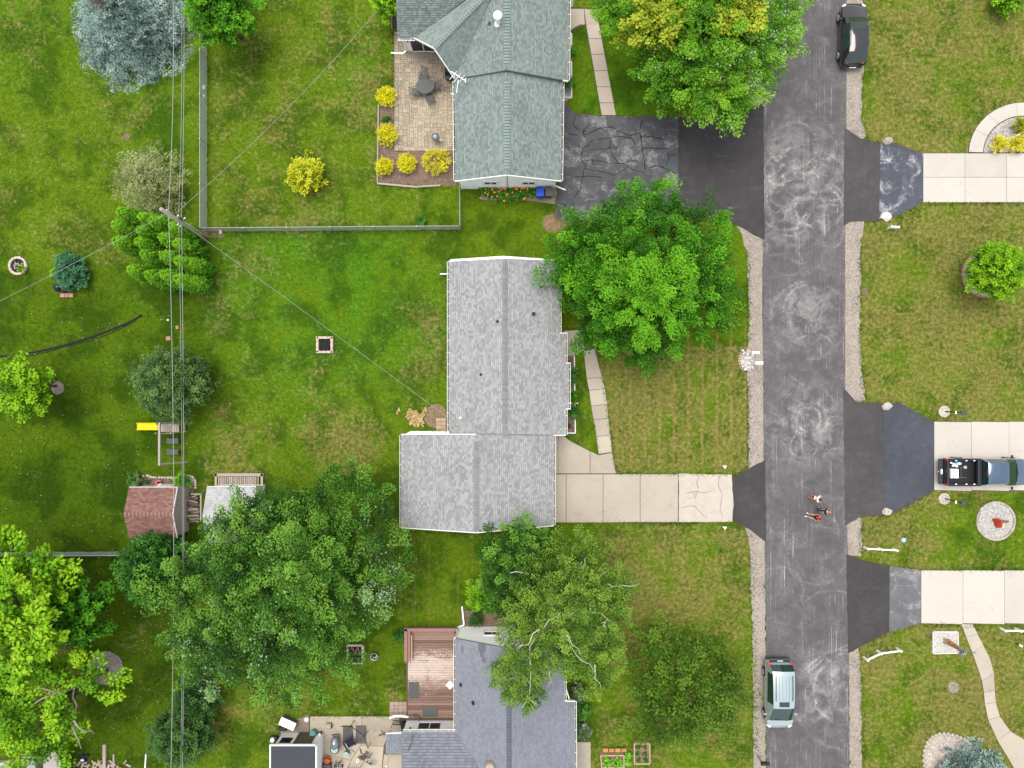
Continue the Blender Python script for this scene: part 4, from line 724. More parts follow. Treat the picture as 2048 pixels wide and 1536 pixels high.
for x in (432, 524): MB().bar(W(x, 947, .15), W(x, 974, .15), .16, .1).build('side_board', M['wood'], rmp)
for x in (437.5, 516.5): MB().bar(W(x, 953, .17), W(x, 972, .17), .08, .1).build('inner_rail', M['pinewood'], rmp)
# white shed with dark flat roof in the south yard
ws = thing('garden_shed', 'white shed with flat dark roof at the bottom edge', 'shed', W(600, 1520))
x0_, x1_ = W(542, 0, 2.2).x, W(631, 0, 2.2).x; y0_, y1_ = W(0, 1492, 2.2).y, W(0, 1610, 2.2).y
MB().box(((x0_+x1_)/2, (y0_+y1_)/2, 2.2), (x1_-x0_, y0_-y1_, .08)).build('roof', M['roofdark'], ws)
for i, xf in enumerate((.14, .56)): MB().bar((x0_+(x1_-x0_)*xf, y0_-.05, 2.243), (x0_+(x1_-x0_)*xf, y1_, 2.243), .03, .012).build('roof_seam', M['sealasph'], ws)
MB().bar((x0_+.05, y0_-.42, 2.243), (x1_-.05, y0_-.52, 2.243), .05, .012).build('roof_seam', M['sealasph'], ws)
trim(ws, (x0_, y0_+.05, 2.2), (x1_+.08, y0_+.05, 2.2), .1, .14); trim(ws, (x1_+.05, y0_+.1, 2.2), (x1_+.05, y1_, 2.2), .1, .14); trim(ws, (x0_-.05, y0_+.1, 2.2), (x0_-.05, y1_, 2.2), .1, .14)
wallprism('wall', ws, [(x0_+.12, y0_-.12), (x1_-.02, y0_-.12), (x1_-.02, y1_), (x0_+.12, y1_)], 0, 2.14, M['siding'])
for i in range(5): MB().box((x0_+1.5+i*.27, y0_-.1, .95), (.25, .05, 1.75)).build('door_board', M['bark'], ws)
MB().box((x0_+.75, y0_-.1, 1.2), (.8, .04, .7)).build('window', M['glass'], ws)
# corner roofs in the south-west
cr = thing('garden_shed', 'shed with grey patterned roof and pale wall in the bottom left corner', 'shed', W(60, 1530)); kz = Plane((20, 1520, 2.3), (88, 1512, 2.3), (40, 1600, 2.6))
roof_plane(cr, kz, [[(-30, 1532), (30, 1520), (44, 1514), (70, 1513), (72, 1640), (-30, 1640)]], M['roofpale'], seed=30, bias=-.3, tabw=.4, course=.25)
wallprism('wall', cr, [W(-20, 1522)[:2], W(117, 1514)[:2], W(117, 1640)[:2], W(-20, 1640)[:2]], 0, 2.0, M['tansiding']); MB().prism([W(88, 1515, 2.02)[:2], W(110, 1500, 2.02)[:2], W(122, 1520, 2.02)[:2], W(124, 1600, 2.02)[:2], W(88, 1600, 2.02)[:2]], 2.0, 2.1, t=.6).build('roof_deck', M['tansiding'], cr)
# ---------------------------------------------------------------- vegetation
RN = np.random.default_rng(11)
def nrm(a): return a/np.maximum(np.linalg.norm(a, axis=-1, keepdims=True), 1e-9)
def leaf_mesh(name, p, n, d, Ln, wr, tone, mat, parent, fold=.12, kind=None):
    t = nrm(d-(d*n).sum(-1, keepdims=True)*n); b = np.cross(n, t); Ln = Ln[:, None]
    v = np.stack([p, p+t*Ln*.5+b*Ln*wr*.5-n*Ln*fold, p+t*Ln, p+t*Ln*.5-b*Ln*wr*.5-n*Ln*fold], 1).reshape(-1, 3); N = len(p)
    return npmesh(name, v, np.arange(N*4).reshape(N, 4), mat, parent, np.clip(tone, 0, 1), kind)
def clumps(lobes, n, inner=.3, zmin=-.3, sep=.6):
    """clump centres in and on the lobes (world centre, radius xy, radius z, tone, silver)"""
    C, D, T, SV = [], [], [], []; wts = np.array([l[1]**1.7*(.5+.5*l[2]/l[1]) for l in lobes]); wts /= wts.sum(); tries = 0
    while len(C) < n and tries < n*8:
        tries += 1; l = lobes[RN.choice(len(lobes), p=wts)]
        v = RN.normal(size=3); v /= np.linalg.norm(v)
        if v[2] < zmin: v[2] = -v[2]
        rr = RN.uniform(.25, .8) if RN.random() < inner else RN.uniform(.82, 1.04)
        p = np.array(l[0])+v*rr*np.array([l[1], l[1], l[2]]); ok = True
        for m in lobes:
            if m is l: continue
            if (((p-np.array(m[0]))/np.array([m[1], m[1], m[2]]))**2).sum() < .4: ok = False; break
        if not ok or p[2] < .15 or (C and (((np.array(C)-p)/np.array([1, 1, .8]))**2).sum(1).min() < sep*sep): continue
        C.append(p); D.append(v); T.append(np.clip(l[3]+RN.normal(0, .2), .05, .88)); SV.append(l[4]*(1.7 if RN.random() < .5 else .1))
    return np.array(C), np.array(D), np.array(T), np.array(SV)
def crown(name, lobes, nc, nl, leaf, cr, mat, parent, wr=.62, flat_=.5, inner=.22, zmin=-.3, lean=.75, up=.8, kind=None, jit=.1, spread=1.0, gap=1.0, sub=7):
    """boughs on the lobes, each bough a fan of sprays, each spray a tuft of leaves"""
    lobes = [(c, max(.45*R, R-.38*cr), max(.5*Z, Z-.2*cr), t_, s_) for c, R, Z, t_, s_ in lobes]
    C, D, T, SV = clumps(lobes, nc, inner, zmin, cr*gap); nb = len(C); sz = cr*RN.uniform(.7, 1.25, nb); j = np.repeat(np.arange(nb), sub)
    C = C+D*(RN.normal(0, .16, nb)*cr)[:, None]
    ax = nrm(D*np.array([1, 1, .5])+np.array([0, 0, .2])+RN.normal(size=D.shape)*.2); sd = nrm(np.cross(ax, [0, 0, 1.0])+1e-6)
    al = RN.uniform(-.75, 1.05, len(j)); sw = RN.normal(0, .34, len(j))*(1.15-.45*np.abs(al)); SC_ = C[j]+(ax[j]*al[:, None]+sd[j]*sw[:, None])*sz[j][:, None]+np.stack([0*al, 0*al, RN.normal(.1, .12, len(j))-.25*np.maximum(al, 0)], -1)*sz[j][:, None]
    k = max(1, nl//len(j)); i = np.repeat(np.arange(len(j)), k); g = RN.normal(size=(len(i), 3))*spread; g *= np.minimum(1, 1.25/np.maximum(np.linalg.norm(g, axis=1, keepdims=True), .01)); q = j[i]
    ga = (g*ax[q]).sum(-1); p = SC_[i]+g*np.array([1, 1, flat_+.3])*(sz[q]*.27)[:, None]+ax[q]*(ga*.12*sz[q])[:, None]
    n = nrm(np.array([0, 0, up])+g*.42+RN.normal(size=g.shape)*.36); d = nrm(ax[q]*lean+g*.7+RN.normal(size=g.shape)*.4-np.array([0, 0, .2]))
    tn = T[q]+(RN.normal(0, .08, len(j))+.17*al)[i]+.08*ga+RN.normal(0, jit, len(i)); tn = np.clip(tn, 0, .9)  # lighter toward bough tips: young growth, plus crown shade contrast put into tone
    sv = RN.random(len(i)) < SV[q]*.8; tn = np.where(sv, RN.uniform(.92, 1, len(i)), tn); p[:, 2] = np.maximum(p[:, 2], .06)
    return leaf_mesh(name, p, n, d, leaf*RN.uniform(.65, 1.3, len(i)), wr, tn, mat, parent, kind=kind), C
def lobe(px, py, z, r, rz=None, tone=.45, sv=0.0):
    c = W(px, py, z); R = r/S*(H-z)/H; return (tuple(c), R, rz if rz else R*.8, tone, sv)
def auto(px, py, z, r, rz=None, k=9, tone=.45, sv=0.0, seed=1, core=.72):
    r_ = random.Random(seed); out = [lobe(px, py, z, r*core, (rz or r/S*.8), tone, sv)]
    for i in range(k):
        th = 2*math.pi*(i+r_.uniform(-.3, .3))/k; q = r*r_.uniform(.5, .72); s = r*r_.uniform(.24, .36)
        out.append(lobe(px+q*math.cos(th), py+q*math.sin(th), max(.5, z-r_.uniform(-.1, .35)*(rz or r/S*.8)), s, s/S*.8, tone+r_.uniform(-.1, .12), sv))
    return out
def trunk(t, base, tips, r, mat, name='trunk', limb=True):
    b = Vector(base); tp = sum((Vector(c) for c in tips), Vector())/max(1, len(tips)); top = Vector((b.x*.5+tp.x*.5, b.y*.5+tp.y*.5, tp.z*.75))
    mb = MB().tube([b, b.lerp(top, .3)+Vector((.05, 0, 0)), b.lerp(top, .65), top], [r*1.35, r, r*.8, r*.55], 8)
    o = mb.build(name, M[mat], t, True)
    if limb:
        lb = MB()
        for c in tips:
            c = Vector(c); s = b.lerp(top, random.uniform(.45, .98)); m = s.lerp(c, .5)+Vector((random.gauss(0, .15), random.gauss(0, .15), random.uniform(.1, .4)))
            lb.tube([s, m, c], [r*.42, r*.26, r*.07], 5)
        lb.build('limb', M[mat], t, True)
def tree(label, lobes, base=None, nc=160, nl=20000, leaf=.19, cr=.85, mat='maple', r=.2, bark='bark', name='tree', cat='tree', group=None, nlimb=16, **k):
    l0 = lobes[0][0]; b = W(*base) if base else Vector((l0[0], l0[1], 0)); t = thing(name, label, cat, b, 0, group)
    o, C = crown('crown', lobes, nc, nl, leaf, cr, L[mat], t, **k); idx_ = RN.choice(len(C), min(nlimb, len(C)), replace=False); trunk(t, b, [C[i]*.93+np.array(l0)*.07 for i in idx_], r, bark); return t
def shrub(label, px, py, r, h, mat, name='shrub', cat='shrub', n=2500, leaf=.1, group=None, tone=.45, sv=0., k=6, cr=.25, seed=None, ball=False, **kw):
    t = thing(name, label, cat, W(px, py), 0, group); lb = auto(px, py, h*.5, r, h*.5, k, tone, sv, seed or int(px*7+py)); lb = [lobe(px, py, h*.5, r, h*.5, tone, sv)] if ball else lb
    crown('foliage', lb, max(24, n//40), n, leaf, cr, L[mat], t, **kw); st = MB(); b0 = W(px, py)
    for i in range(4): st.tube([b0+Vector((random.gauss(0, .04), random.gauss(0, .04), 0)), b0+Vector((random.gauss(0, r/S*.3), random.gauss(0, r/S*.3), h*.55))], [.02, .008], 5)
    st.build('stem', M['bark'], t); return t
# maple in the front lawn
lb = auto(1290, 542, 4.6, 186, 3.0, 13, .33, 0, 4)+[lobe(1296, 596, 7.2, 92, 2.1, .72, .02), lobe(1340, 565, 6.6, 60, 1.6, .66), lobe(1235, 640, 5.2, 66, 1.5, .45), lobe(1280, 420, 5.4, 55, 1.4, .55), lobe(1170, 500, 4.4, 60, 1.3, .45), lobe(1330, 670, 4.6, 50, 1.2, .42), lobe(1190, 655, 4.0, 50, 1.1, .4), lobe(1400, 450, 4.6, 52, 1.2, .45), lobe(1420, 560, 4.6, 52, 1.2, .42), lobe(1120, 553, 4.2, 34, .8, .48), lobe(1262, 380, 4.6, 24, .6, .6)]
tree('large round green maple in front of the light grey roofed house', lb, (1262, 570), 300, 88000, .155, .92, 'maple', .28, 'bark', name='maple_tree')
# big silver maple in the south yard
lb = auto(575, 1165, 5.4, 205, 3.2, 13, .42, .02, 9)+[lobe(505, 1085, 5.5, 48, 1.4, .5), lobe(640, 1000, 5.6, 62, 1.5, .45), lobe(720, 990, 5.2, 48, 1.2, .42), lobe(745, 1050, 5, 55, 1.2, .45, .04), lobe(755, 1150, 5.0, 62, 1.3, .4, .34), lobe(720, 1210, 4.8, 60, 1.2, .38, .22), lobe(610, 1120, 7.4, 70, 1.6, .62, .02), lobe(600, 1080, 7.2, 50, 1.3, .68), lobe(500, 1110, 7, 70, 1.6, .5), lobe(420, 1270, 5.2, 78, 1.5, .42, .16), lobe(410, 1330, 4.8, 50, 1.1, .42, .4), lobe(560, 1340, 5, 66, 1.3, .45, .18), lobe(650, 1330, 4.8, 60, 1.2, .6, .04), lobe(540, 1270, 6.4, 70, 1.5, .48, .08), lobe(370, 1190, 5, 70, 1.4, .44), lobe(425, 1145, 6, 50, 1.2, .48)]
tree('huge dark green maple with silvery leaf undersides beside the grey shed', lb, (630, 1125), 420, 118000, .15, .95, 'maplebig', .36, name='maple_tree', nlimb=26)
# street tree at the north edge and its yellowing neighbour
lb = auto(1410, 95, 5.2, 160, 2.8, 12, .5, .03, 14)+[lobe(1440, 160, 5.6, 90, 1.6, .5, .1), lobe(1330, 140, 5, 62, 1.3, .48, .06), lobe(1540, 60, 5.2, 64, 1.3, .55, .14), lobe(1490, 110, 5.6, 60, 1.3, .55, .12), lobe(1370, 195, 4.2, 34, .8, .5, .1), lobe(1260, 30, 5.2, 60, 1.3, .5), lobe(1400, 20, 7, 80, 1.6, .5), lobe(1590, 20, 5.2, 36, .9, .6, .2)]
tree('spreading bright green street tree with white flecked leaves at the top edge', lb, (1400, 140), 320, 76000, .15, .85, 'mapletop', .28, name='street_tree')
lb = [lobe(1315, 20, 7.3, 42, .9, .55), lobe(1330, 45, 7.2, 34, .7, .6), lobe(1282, 58, 6.2, 28, .6, .5), lobe(1250, 75, 5.4, 14, .5, .3), lobe(1480, 20, 7.3, 44, .9, .5), lobe(1500, 48, 7.0, 26, .6, .45), lobe(1450, 5, 7.3, 30, .7, .5), lobe(1285, 85, 5.7, 18, .5, .45)]
tree('taller tree with golden yellow branch ends above the street tree', lb, (1375, 100), 120, 9000, .2, .6, 'gold', .2, name='yellowing_tree', nlimb=22)
# birch over the south house
lb = [lobe(1120, 1210, 6, 78, 1.8, .5), lobe(1150, 1110, 5.5, 50, 1.2, .5), lobe(1190, 1090, 5, 26, .8, .5), lobe(1215, 1170, 5.4, 46, 1.1, .5), lobe(1060, 1230, 6, 56, 1.3, .5), lobe(1205, 1240, 6, 50, 1.2, .52), lobe(1130, 1290, 6.6, 58, 1.4, .55), lobe(1195, 1310, 6, 50, 1.1, .55), lobe(1060, 1300, 6, 52, 1.2, .58), lobe(1040, 1360, 5.8, 48, 1.1, .6), lobe(1195, 1370, 5.4, 26, .8, .55), lobe(1060, 1400, 5.2, 26, .7, .55), lobe(1150, 1180, 7, 56, 1.4, .55), lobe(1080, 1150, 5.2, 50, 1.2, .35), lobe(1010, 1330, 5, 26, .7, .6), lobe(1240, 1190, 4.6, 20, .6, .5)]
bt = tree('tall loose birch with white branches leaning over the blue grey roof', lb, (1112, 1175), 300, 66000, .125, .62, 'birch', .17, 'birchbark', name='birch_tree', nlimb=26, inner=.35)
wb = MB(); rb = random.Random(6)
for (x0, y0, z0, x1, y1, z1) in ((1120, 1180, 5, 1165, 1120, 7.4), (1125, 1190, 5, 1215, 1145, 7), (1120, 1200, 5, 1060, 1140, 7), (1115, 1210, 5, 1140, 1290, 8.3), (1140, 1290, 7.6, 1190, 1350, 7.8), (1110, 1210, 5, 1060, 1290, 8), (1060, 1290, 7.6, 1058, 1400, 6.9), (1058, 1390, 6.9, 1045, 1415, 6.7), (1058, 1390, 6.9, 1078, 1418, 6.6), (1190, 1330, 7.8, 1200, 1380, 7), (1150, 1200, 7, 1215, 1240, 8), (1205, 1245, 7.6, 1212, 1260, 7.6), (1235, 1175, 6.6, 1278, 1168, 6.4), (1215, 1172, 7, 1240, 1172, 6.6), (1130, 1270, 8, 1160, 1310, 8.1), (1075, 1260, 8, 1035, 1300, 7.6), (1020, 1140, 6, 1055, 1150, 6.4), (1090, 1250, 8, 1120, 1230, 8.4), (1165, 1140, 7.2, 1172, 1110, 7.2), (1100, 1330, 7, 1095, 1375, 6.6), (1140, 1230, 8.4, 1165, 1215, 8.4)):
    a_, b_ = W(x0, y0, z0-.15), W(x1, y1, z1-.15); pts = [a_.lerp(b_, i/4)+Vector((rb.gauss(0, .09), rb.gauss(0, .09), rb.gauss(0, .05))) for i in range(5)]; wb.tube(pts, [.024, .021, .017, .013, .008], 5)
wb.build('bare_branch', M['birchbark'], bt, True)
tree('dark green leafy tree between the garage and the birch', [lobe(1020, 1110, 4.6, 56, 1.3, .36), lobe(1038, 1068, 4.6, 38, .9, .45), lobe(1005, 1160, 4, 44, 1.0, .36), lobe(1060, 1150, 4.2, 44, 1.0, .3), lobe(1030, 1200, 3.6, 44, .9, .34), lobe(1075, 1095, 4.4, 34, .8, .4)], None, 110, 15000, .16, .6, 'maplebig', .12, name='small_tree')
shrub('round vivid green shrub by the north corner of the blue grey house', 972, 1186, 40, 2.6, 'lime', n=8000, leaf=.14, cr=.4, tone=.38, k=8)
shrub('low dark shrub at the white north wall beside the deck', 950, 1236, 15, .9, 'dkshrub', n=1500, leaf=.1)
shrub('narrow dark shrub along the west side of the deck bench', 799, 1272, 15, 1.0, 'hedge', n=2000, leaf=.1)
# dull low tree seen over the south front lawn
lb = auto(1372, 1372, 2.6, 125, 1.6, 15, .45, 0, 33, .62)+[lobe(1310, 1270, 2.4, 34, .7, .5), lobe(1440, 1450, 2.2, 36, .7, .45), lobe(1270, 1330, 2.2, 30, .6, .4), lobe(1300, 1440, 2, 40, .7, .45), lobe(1450, 1330, 2.4, 34, .7, .45)]
tree('low sparse olive green tree on the lawn of the blue grey house', lb, None, 170, 11500, .2, .85, 'haze', .12, name='sparse_tree', inner=.35, spread=1.25)
# trees on the west edge
lb = [lobe(30, 1180, 6.5, 84, 2, .5, .0), lobe(90, 1170, 6, 50, 1.3, .5), lobe(20, 1100, 6, 40, 1.1, .5), lobe(60, 1260, 7, 64, 1.6, .62, .02), lobe(20, 1290, 7, 60, 1.6, .7, .06), lobe(100, 1130, 5.5, 26, .8, .5), lobe(-60, 1200, 6, 110, 2.4, .5), lobe(110, 1190, 5.4, 24, .7, .5), lobe(40, 1330, 6.2, 44, 1.1, .5)]
tree('tall bright lime green tree at the left edge near the chain link fence', lb, (80, 1140), 120, 15000, .3, .8, 'lime', .24, name='lime_green_tree', gap=1.3)
lb = [lobe(160, 1230, 4.5, 46, 1.1, .35), lobe(195, 1190, 4.6, 18, .5, .4), lobe(150, 1180, 4.4, 24, .6, .38), lobe(178, 1265, 4.2, 22, .6, .36), lobe(110, 1240, 4.6, 34, .8, .3)]
tree('smaller mid green tree right of the tall lime green one', lb, (150, 1190), 90, 6500, .24, .6, 'maple', .1, name='small_tree')
lb = [lobe(180, 1350, 5, 40, 1, .5), lobe(205, 1390, 4.6, 22, .6, .5), lobe(130, 1400, 5.4, 34, .8, .4), lobe(110, 1440, 5.4, 46, 1, .45), lobe(30, 1430, 5.6, 60, 1.3, .4), lobe(20, 1370, 5.6, 40, 1, .3), lobe(50, 1500, 5.2, 50, 1, .5), lobe(130, 1335, 4.6, 30, .7, .3), lobe(10, 1480, 5.4, 40, 1, .5), lobe(150, 1470, 4.4, 16, .5, .5), lobe(100, 1490, 4.8, 34, .8, .5)]
bt = tree('open bright green tree with bare brown limbs rising from the grey mulch ring', lb, (212, 1340), 75, 7500, .26, .75, 'lime', .14, name='open_tree', nlimb=20, gap=1.3)
wb = MB()
for (x0, y0, z0, x1, y1, z1) in ((205, 1342, 1.5, 130, 1380, 5.2), (130, 1380, 5.2, 70, 1378, 6.3), (130, 1380, 5.2, 60, 1410, 6), (125, 1385, 5.2, 90, 1395, 6), (150, 1370, 4.5, 148, 1450, 5.2), (148, 1450, 5.2, 162, 1495, 4.4), (148, 1450, 5.2, 186, 1470, 4)):
    a_, b_ = W(x0, y0, z0), W(x1, y1, z1); wb.tube([a_.lerp(b_, i/4)+Vector((rb.gauss(0, .1), rb.gauss(0, .1), rb.gauss(0, .05))) for i in range(5)], [.07, .06, .05, .04, .02], 5)
wb.build('bare_limb', M['wood'], bt, True)
tree('young light green tree with its trunk in a small mulch ring at the left edge', auto(45, 776, 3.6, 62, 1.8, 8, .55, 0, 21)+[lobe(55, 815, 3.4, 20, .6, .5, .2), lobe(5, 800, 3.4, 24, .6, .5, .12)], (112, 772), 130, 9500, .2, .6, 'lime', .08, name='young_tree')
tree('round grey green fruit tree north of the yellow slide', auto(346, 770, 2.6, 86, 1.9, 12, .45, 0, 5), None, 190, 20000, .15, .5, 'crab', .13, name='crabapple_tree')
tree('dense round dark green tree in front of the brown roofed shed', auto(312, 1135, 2.8, 74, 2.2, 10, .42, 0, 6, .85), None, 200, 19000, .17, .45, 'hedge', .12, name='round_tree', inner=.1, up=.5)
tree('bright green maple at the top edge beside the chain link fence', auto(440, 22, 3.8, 74, 2.2, 9, .48, 0, 7), None, 160, 17000, .18, .6, 'maple', .13, name='small_tree')
tree('bushy green tree hugging the west corner of the green grey roof', auto(770, 8, 2.4, 30, 1.6, 6, .52, 0, 8), None, 70, 5000, .18, .45, 'lime', .07, name='small_tree')
shrub('green bush cut off by the top right corner', 2012, -2, 34, 1.8, 'lime', n=3500, leaf=.16, cr=.4, tone=.4)
tree('round bright green ornamental tree in a ring bed on the east lawn', auto(1990, 543, 2.5, 56, 1.7, 9, .45, 0, 10, .88), (1962, 552), 170, 19000, .15, .4, 'lime', .1, name='ornamental_tree', inner=.1)
tree('dark bush below the huge maple by the power lines', auto(395, 1395, 1.7, 52, 1.5, 7, .35, 0, 12), None, 90, 8500, .14, .45, 'dkshrub', .07, name='large_shrub', cat='shrub')
tree('large rounded dark green bush at the bottom edge under the power lines', auto(368, 1470, 2.2, 72, 1.8, 9, .55, 0, 13), None, 150, 15000, .15, .5, 'dkshrub', .1, name='large_shrub', cat='shrub')
shrub('small lemon green bush alone on the fenced back lawn', 613, 350, 38, 2.0, 'limey', n=3600, leaf=.17, cr=.35, tone=.5, k=9, seed=4)
for i, (x, y, r, lab) in enumerate(((773, 194, 17, 'golden yellow shrub at the upper end of the patio bed, furthest from the others'), (775, 270, 18, 'golden yellow shrub on the west bed beside the middle of the patio'), (769, 334, 14, 'smallest golden yellow shrub in the corner of the mulch bed'), (814, 327, 16, 'golden yellow shrub in the middle of the south mulch bed'), (873, 322, 24, 'widest golden yellow shrub, beside the kettle grill'))):
    shrub(lab, x, y, r*1.06, 1.0, 'yellow', 'golden_shrub', n=3000, leaf=.1, cr=.2, tone=(.5, .42, .36, .47, .4)[i], k=10, group='golden yellow shrubs around the paver patio', wr=.4, inner=.05, zmin=-.1, ball=True, gap=.7, up=.6)
shrub('yellow shrub in the grey stone bed, nearest the curved walk end', 1998, 287, 14, .8, 'yellow', 'golden_shrub', n=1300, leaf=.12, tone=.4, cr=.2, wr=.4, ball=True, gap=.7); shrub('yellow shrub in the grey stone bed at the right edge', 2035, 288, 17, .8, 'yellow', 'golden_shrub', n=1500, leaf=.12, tone=.36, cr=.2, wr=.4, ball=True, gap=.7); shrub('green shrub in the grey stone bed inside the curved walk', 2044, 252, 18, .9, 'limey', n=1500, leaf=.12, tone=.15, cr=.2)
# conifers
def spruce(label, tip, base, h, R, mat, dens=1.0, nb=(26, 5), droop=.22, leaf=.17, wr=.3, zs=.35, asym=None):
    b = W(*base); t = thing('spruce_tree', label, 'tree', b); tp = W(tip[0], tip[1], h); P, N_, D_, T_ = [], [], [], []; z = zs; br = MB()
    while z < h-.15:
        f = (z-zs)/(h-zs); rad = R*(1-f)**.8+.06; k = max(4, int(nb[1]+nb[0]*(1-f)*dens)); ax = b.lerp(tp, z/h)
        for i in range(k):
            th = 2*math.pi*(i+random.random())/k; rr = rad*random.uniform(.78, 1.1); o = np.array([math.cos(th), math.sin(th), 0]); bt0 = RN.normal(.5, .2); steps = max(2, int(rr/.3))
            for s in range(1, steps+1):
                u = s/steps
                if u < .3: continue
                c = np.array([ax.x, ax.y, z])+o*rr*u+np.array([0, 0, -droop*rr*u*u+.1*u]); m = int(13*dens); wdt = .12+.3*u*(1-.35*u)*min(1, rr)
                sd = np.array([-o[1], o[0], 0]); nt = 1+int(2*u*min(1.5, rr))
                for tf in range(nt):
                    cc = c+sd*RN.normal(0, wdt*.8)+o*RN.normal(0, .08); q = RN.normal(size=(m, 3))*[.105, .105, .06]; qn = q/np.maximum(np.linalg.norm(q, axis=1, keepdims=True), .01); P.append(cc+q*.75); N_.append(np.array([0, 0, .9])+qn*.4+RN.normal(size=(m, 3))*.3+o*.25); D_.append(qn+o*.7+RN.normal(size=(m, 3))*.25); T_.append(bt0+RN.normal(0, .16)+RN.normal(size=m)*.1)
            if random.random() < .4: br.tube([(ax.x, ax.y, z), tuple(np.array([ax.x, ax.y, z-droop*rr*.5])+o*rr*.75)], [.035, .012], 4)
        z += .26+.2*(1-f)*(1/dens)**.3
    P = np.concatenate(P); P[:, 2] = np.maximum(P[:, 2], .05); n_ = nrm(np.concatenate(N_)); leaf_mesh('crown', P, n_, nrm(np.concatenate(D_)), leaf*RN.uniform(.6, 1.3, len(P)), wr, np.concatenate(T_), L[mat], t, .05)
    MB().tube([b, b.lerp(tp, .5), tp], [.2, .12, .03], 8).build('trunk', M['bark'], t); br.build('limb', M['bark'], t); return t
spruce('large blue spruce with dense silvery blue branches at the top left', (188, -20), (266, 58), 5.8, 4.35, 'spruce', 1.0)
spruce('blue spruce in a stone ringed bed at the bottom right', (2010, 1640), (1940, 1560), 5.5, 2.7, 'spruce', 1.0)
jt = spruce('sparse brownish juniper beside the utility pole', (272, 338), (308, 372), 4.4, 2.65, 'juniper', .62, (20, 5), -.12, .17, .26)
cones = MB()
tw = MB()
for i in range(90):
    th = random.uniform(0, 6.3); z = random.uniform(4.7, 5.7); p = W(194, -8, z); rr = random.uniform(.3, 1.2); q = p+Vector((rr*math.cos(th), rr*math.sin(th), .12)); tw.tube([p+Vector((0, 0, -.2)), q], [.03, .012], 4)
tw.build('cone_branch', M['bark'], [o for o in COL.objects if o.name == 'spruce_tree'][0])
ORD = ['first', 'second', 'third', 'fourth', 'fifth', 'sixth', 'seventh', 'eighth', 'ninth', 'tenth']
AV = [(r_, i, v) for r_, row in (('leftmost', ((236, 421, 4.3), (226, 447, 4.3), (228, 480, 4.3), (258, 538, 4.4))), ('second', ((280, 431, 4.6), (276, 458, 4.6), (273, 481, 4.8), (283, 506, 4.6), (292, 548, 4.6))), ('third', ((300, 438, 4.8), (320, 472, 4.8), (322, 508, 4.8), (324, 547, 4.7))), ('fourth', ((342, 450, 4.3), (350, 485, 4.3), (352, 520, 4.3), (352, 556, 4.2))), ('rightmost', ((375, 525, 3.5), (376, 560, 3.2)))) for i, v in enumerate(row)]
for (row, i, (tx, ty, h)) in AV:
    x, y, z = W(tx, ty, h); t = thing('arborvitae', '%s arborvitae from the top in the %s row of the cluster under the power lines' % (ORD[i], row), 'shrub', (x, y, 0), 0, 'arborvitae cluster under the power lines')
    N = 1500; u = RN.random(N)**.8; th = RN.uniform(0, 6.283, N); rr = .56*np.minimum(1, (1.02-u)*2.1)**.62*(.8+.2*np.minimum(1, u*4))*(1+.13*np.sin(th*5+u*19+i)+.08*np.sin(th*3-u*31)); o = np.stack([np.cos(th), np.sin(th), 0*th], -1)
    pp = np.array([x, y, 0])+o*(rr*RN.uniform(.82, 1.05, N))[:, None]+np.stack([0*u, 0*u, .08+u*(h-.1)], -1)
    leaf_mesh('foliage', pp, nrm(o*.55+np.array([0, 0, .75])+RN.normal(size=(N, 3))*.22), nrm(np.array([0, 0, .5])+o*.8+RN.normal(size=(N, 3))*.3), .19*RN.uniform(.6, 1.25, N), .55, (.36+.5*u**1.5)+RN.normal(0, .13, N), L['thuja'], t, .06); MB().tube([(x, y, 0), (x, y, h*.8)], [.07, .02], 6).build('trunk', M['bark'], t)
# foundation and bed planting
shrub('dark low shrub in the front bed under the bay of the subject house', 1143, 752, 12, .8, 'hedge', n=1500, leaf=.1, seed=3); shrub('mid green shrub just above the white downspout by the front bed', 1146, 790, 11, .7, 'maple', n=1100, leaf=.11, seed=4); shrub('leafy dark shrub below the white downspout by the front bed', 1147, 825, 14, .8, 'hedge', n=1500, leaf=.12, seed=5)
shrub('dark green shrub against the white gutter of the top house', 1134, 166, 11, 1.0, 'hedge', n=1300, leaf=.12, seed=6); shrub('small leafy shrub in the stone bed of the top house', 1140, 105, 8, .7, 'maple', n=700, leaf=.1, seed=7)
shrub('blue green leafy bush with a black barbecue at its foot', 141, 545, 36, 1.3, 'hosta', n=4200, leaf=.2, cr=.35, tone=.5, k=8, seed=8, wr=.7)
shrub('yellow green shrub rim on the left of the blue green bush', 113, 546, 10, 1.1, 'lime', n=900, leaf=.12, tone=.5, seed=9)
shrub('flowering lilac bush at the corner by the orange entry door', 1158, 1385, 17, 1.3, 'lilac', 'lilac_bush', n=2400, leaf=.11, sv=.3, tone=.4, seed=10); shrub('leafy green bush between the two lilac bushes', 1163, 1420, 17, 1.2, 'hedge', n=1900, leaf=.13, seed=11); shrub('flowering lilac bush nearest the bottom path', 1165, 1460, 16, 1.2, 'lilac', 'lilac_bush', n=2400, leaf=.11, sv=.38, tone=.4, seed=12)
shrub('green shrub at the west end of the stone edging by the brown shed', 268, 963, 15, .8, 'crab', n=1500, leaf=.12, seed=14, tone=.6); shrub('bright green shrub at the east corner of the brown shed', 366, 962, 14, 1.2, 'maple', n=1400, leaf=.13, seed=15, tone=.6); shrub('low weed clump at the chain link fence near its east corner', 843, 441, 8, .35, 'hedge', n=500, leaf=.12, seed=16)
shrub('small dark plant beside a black pot in the patio bed', 773, 236, 6, .4, 'hedge', n=350, leaf=.1, seed=17)
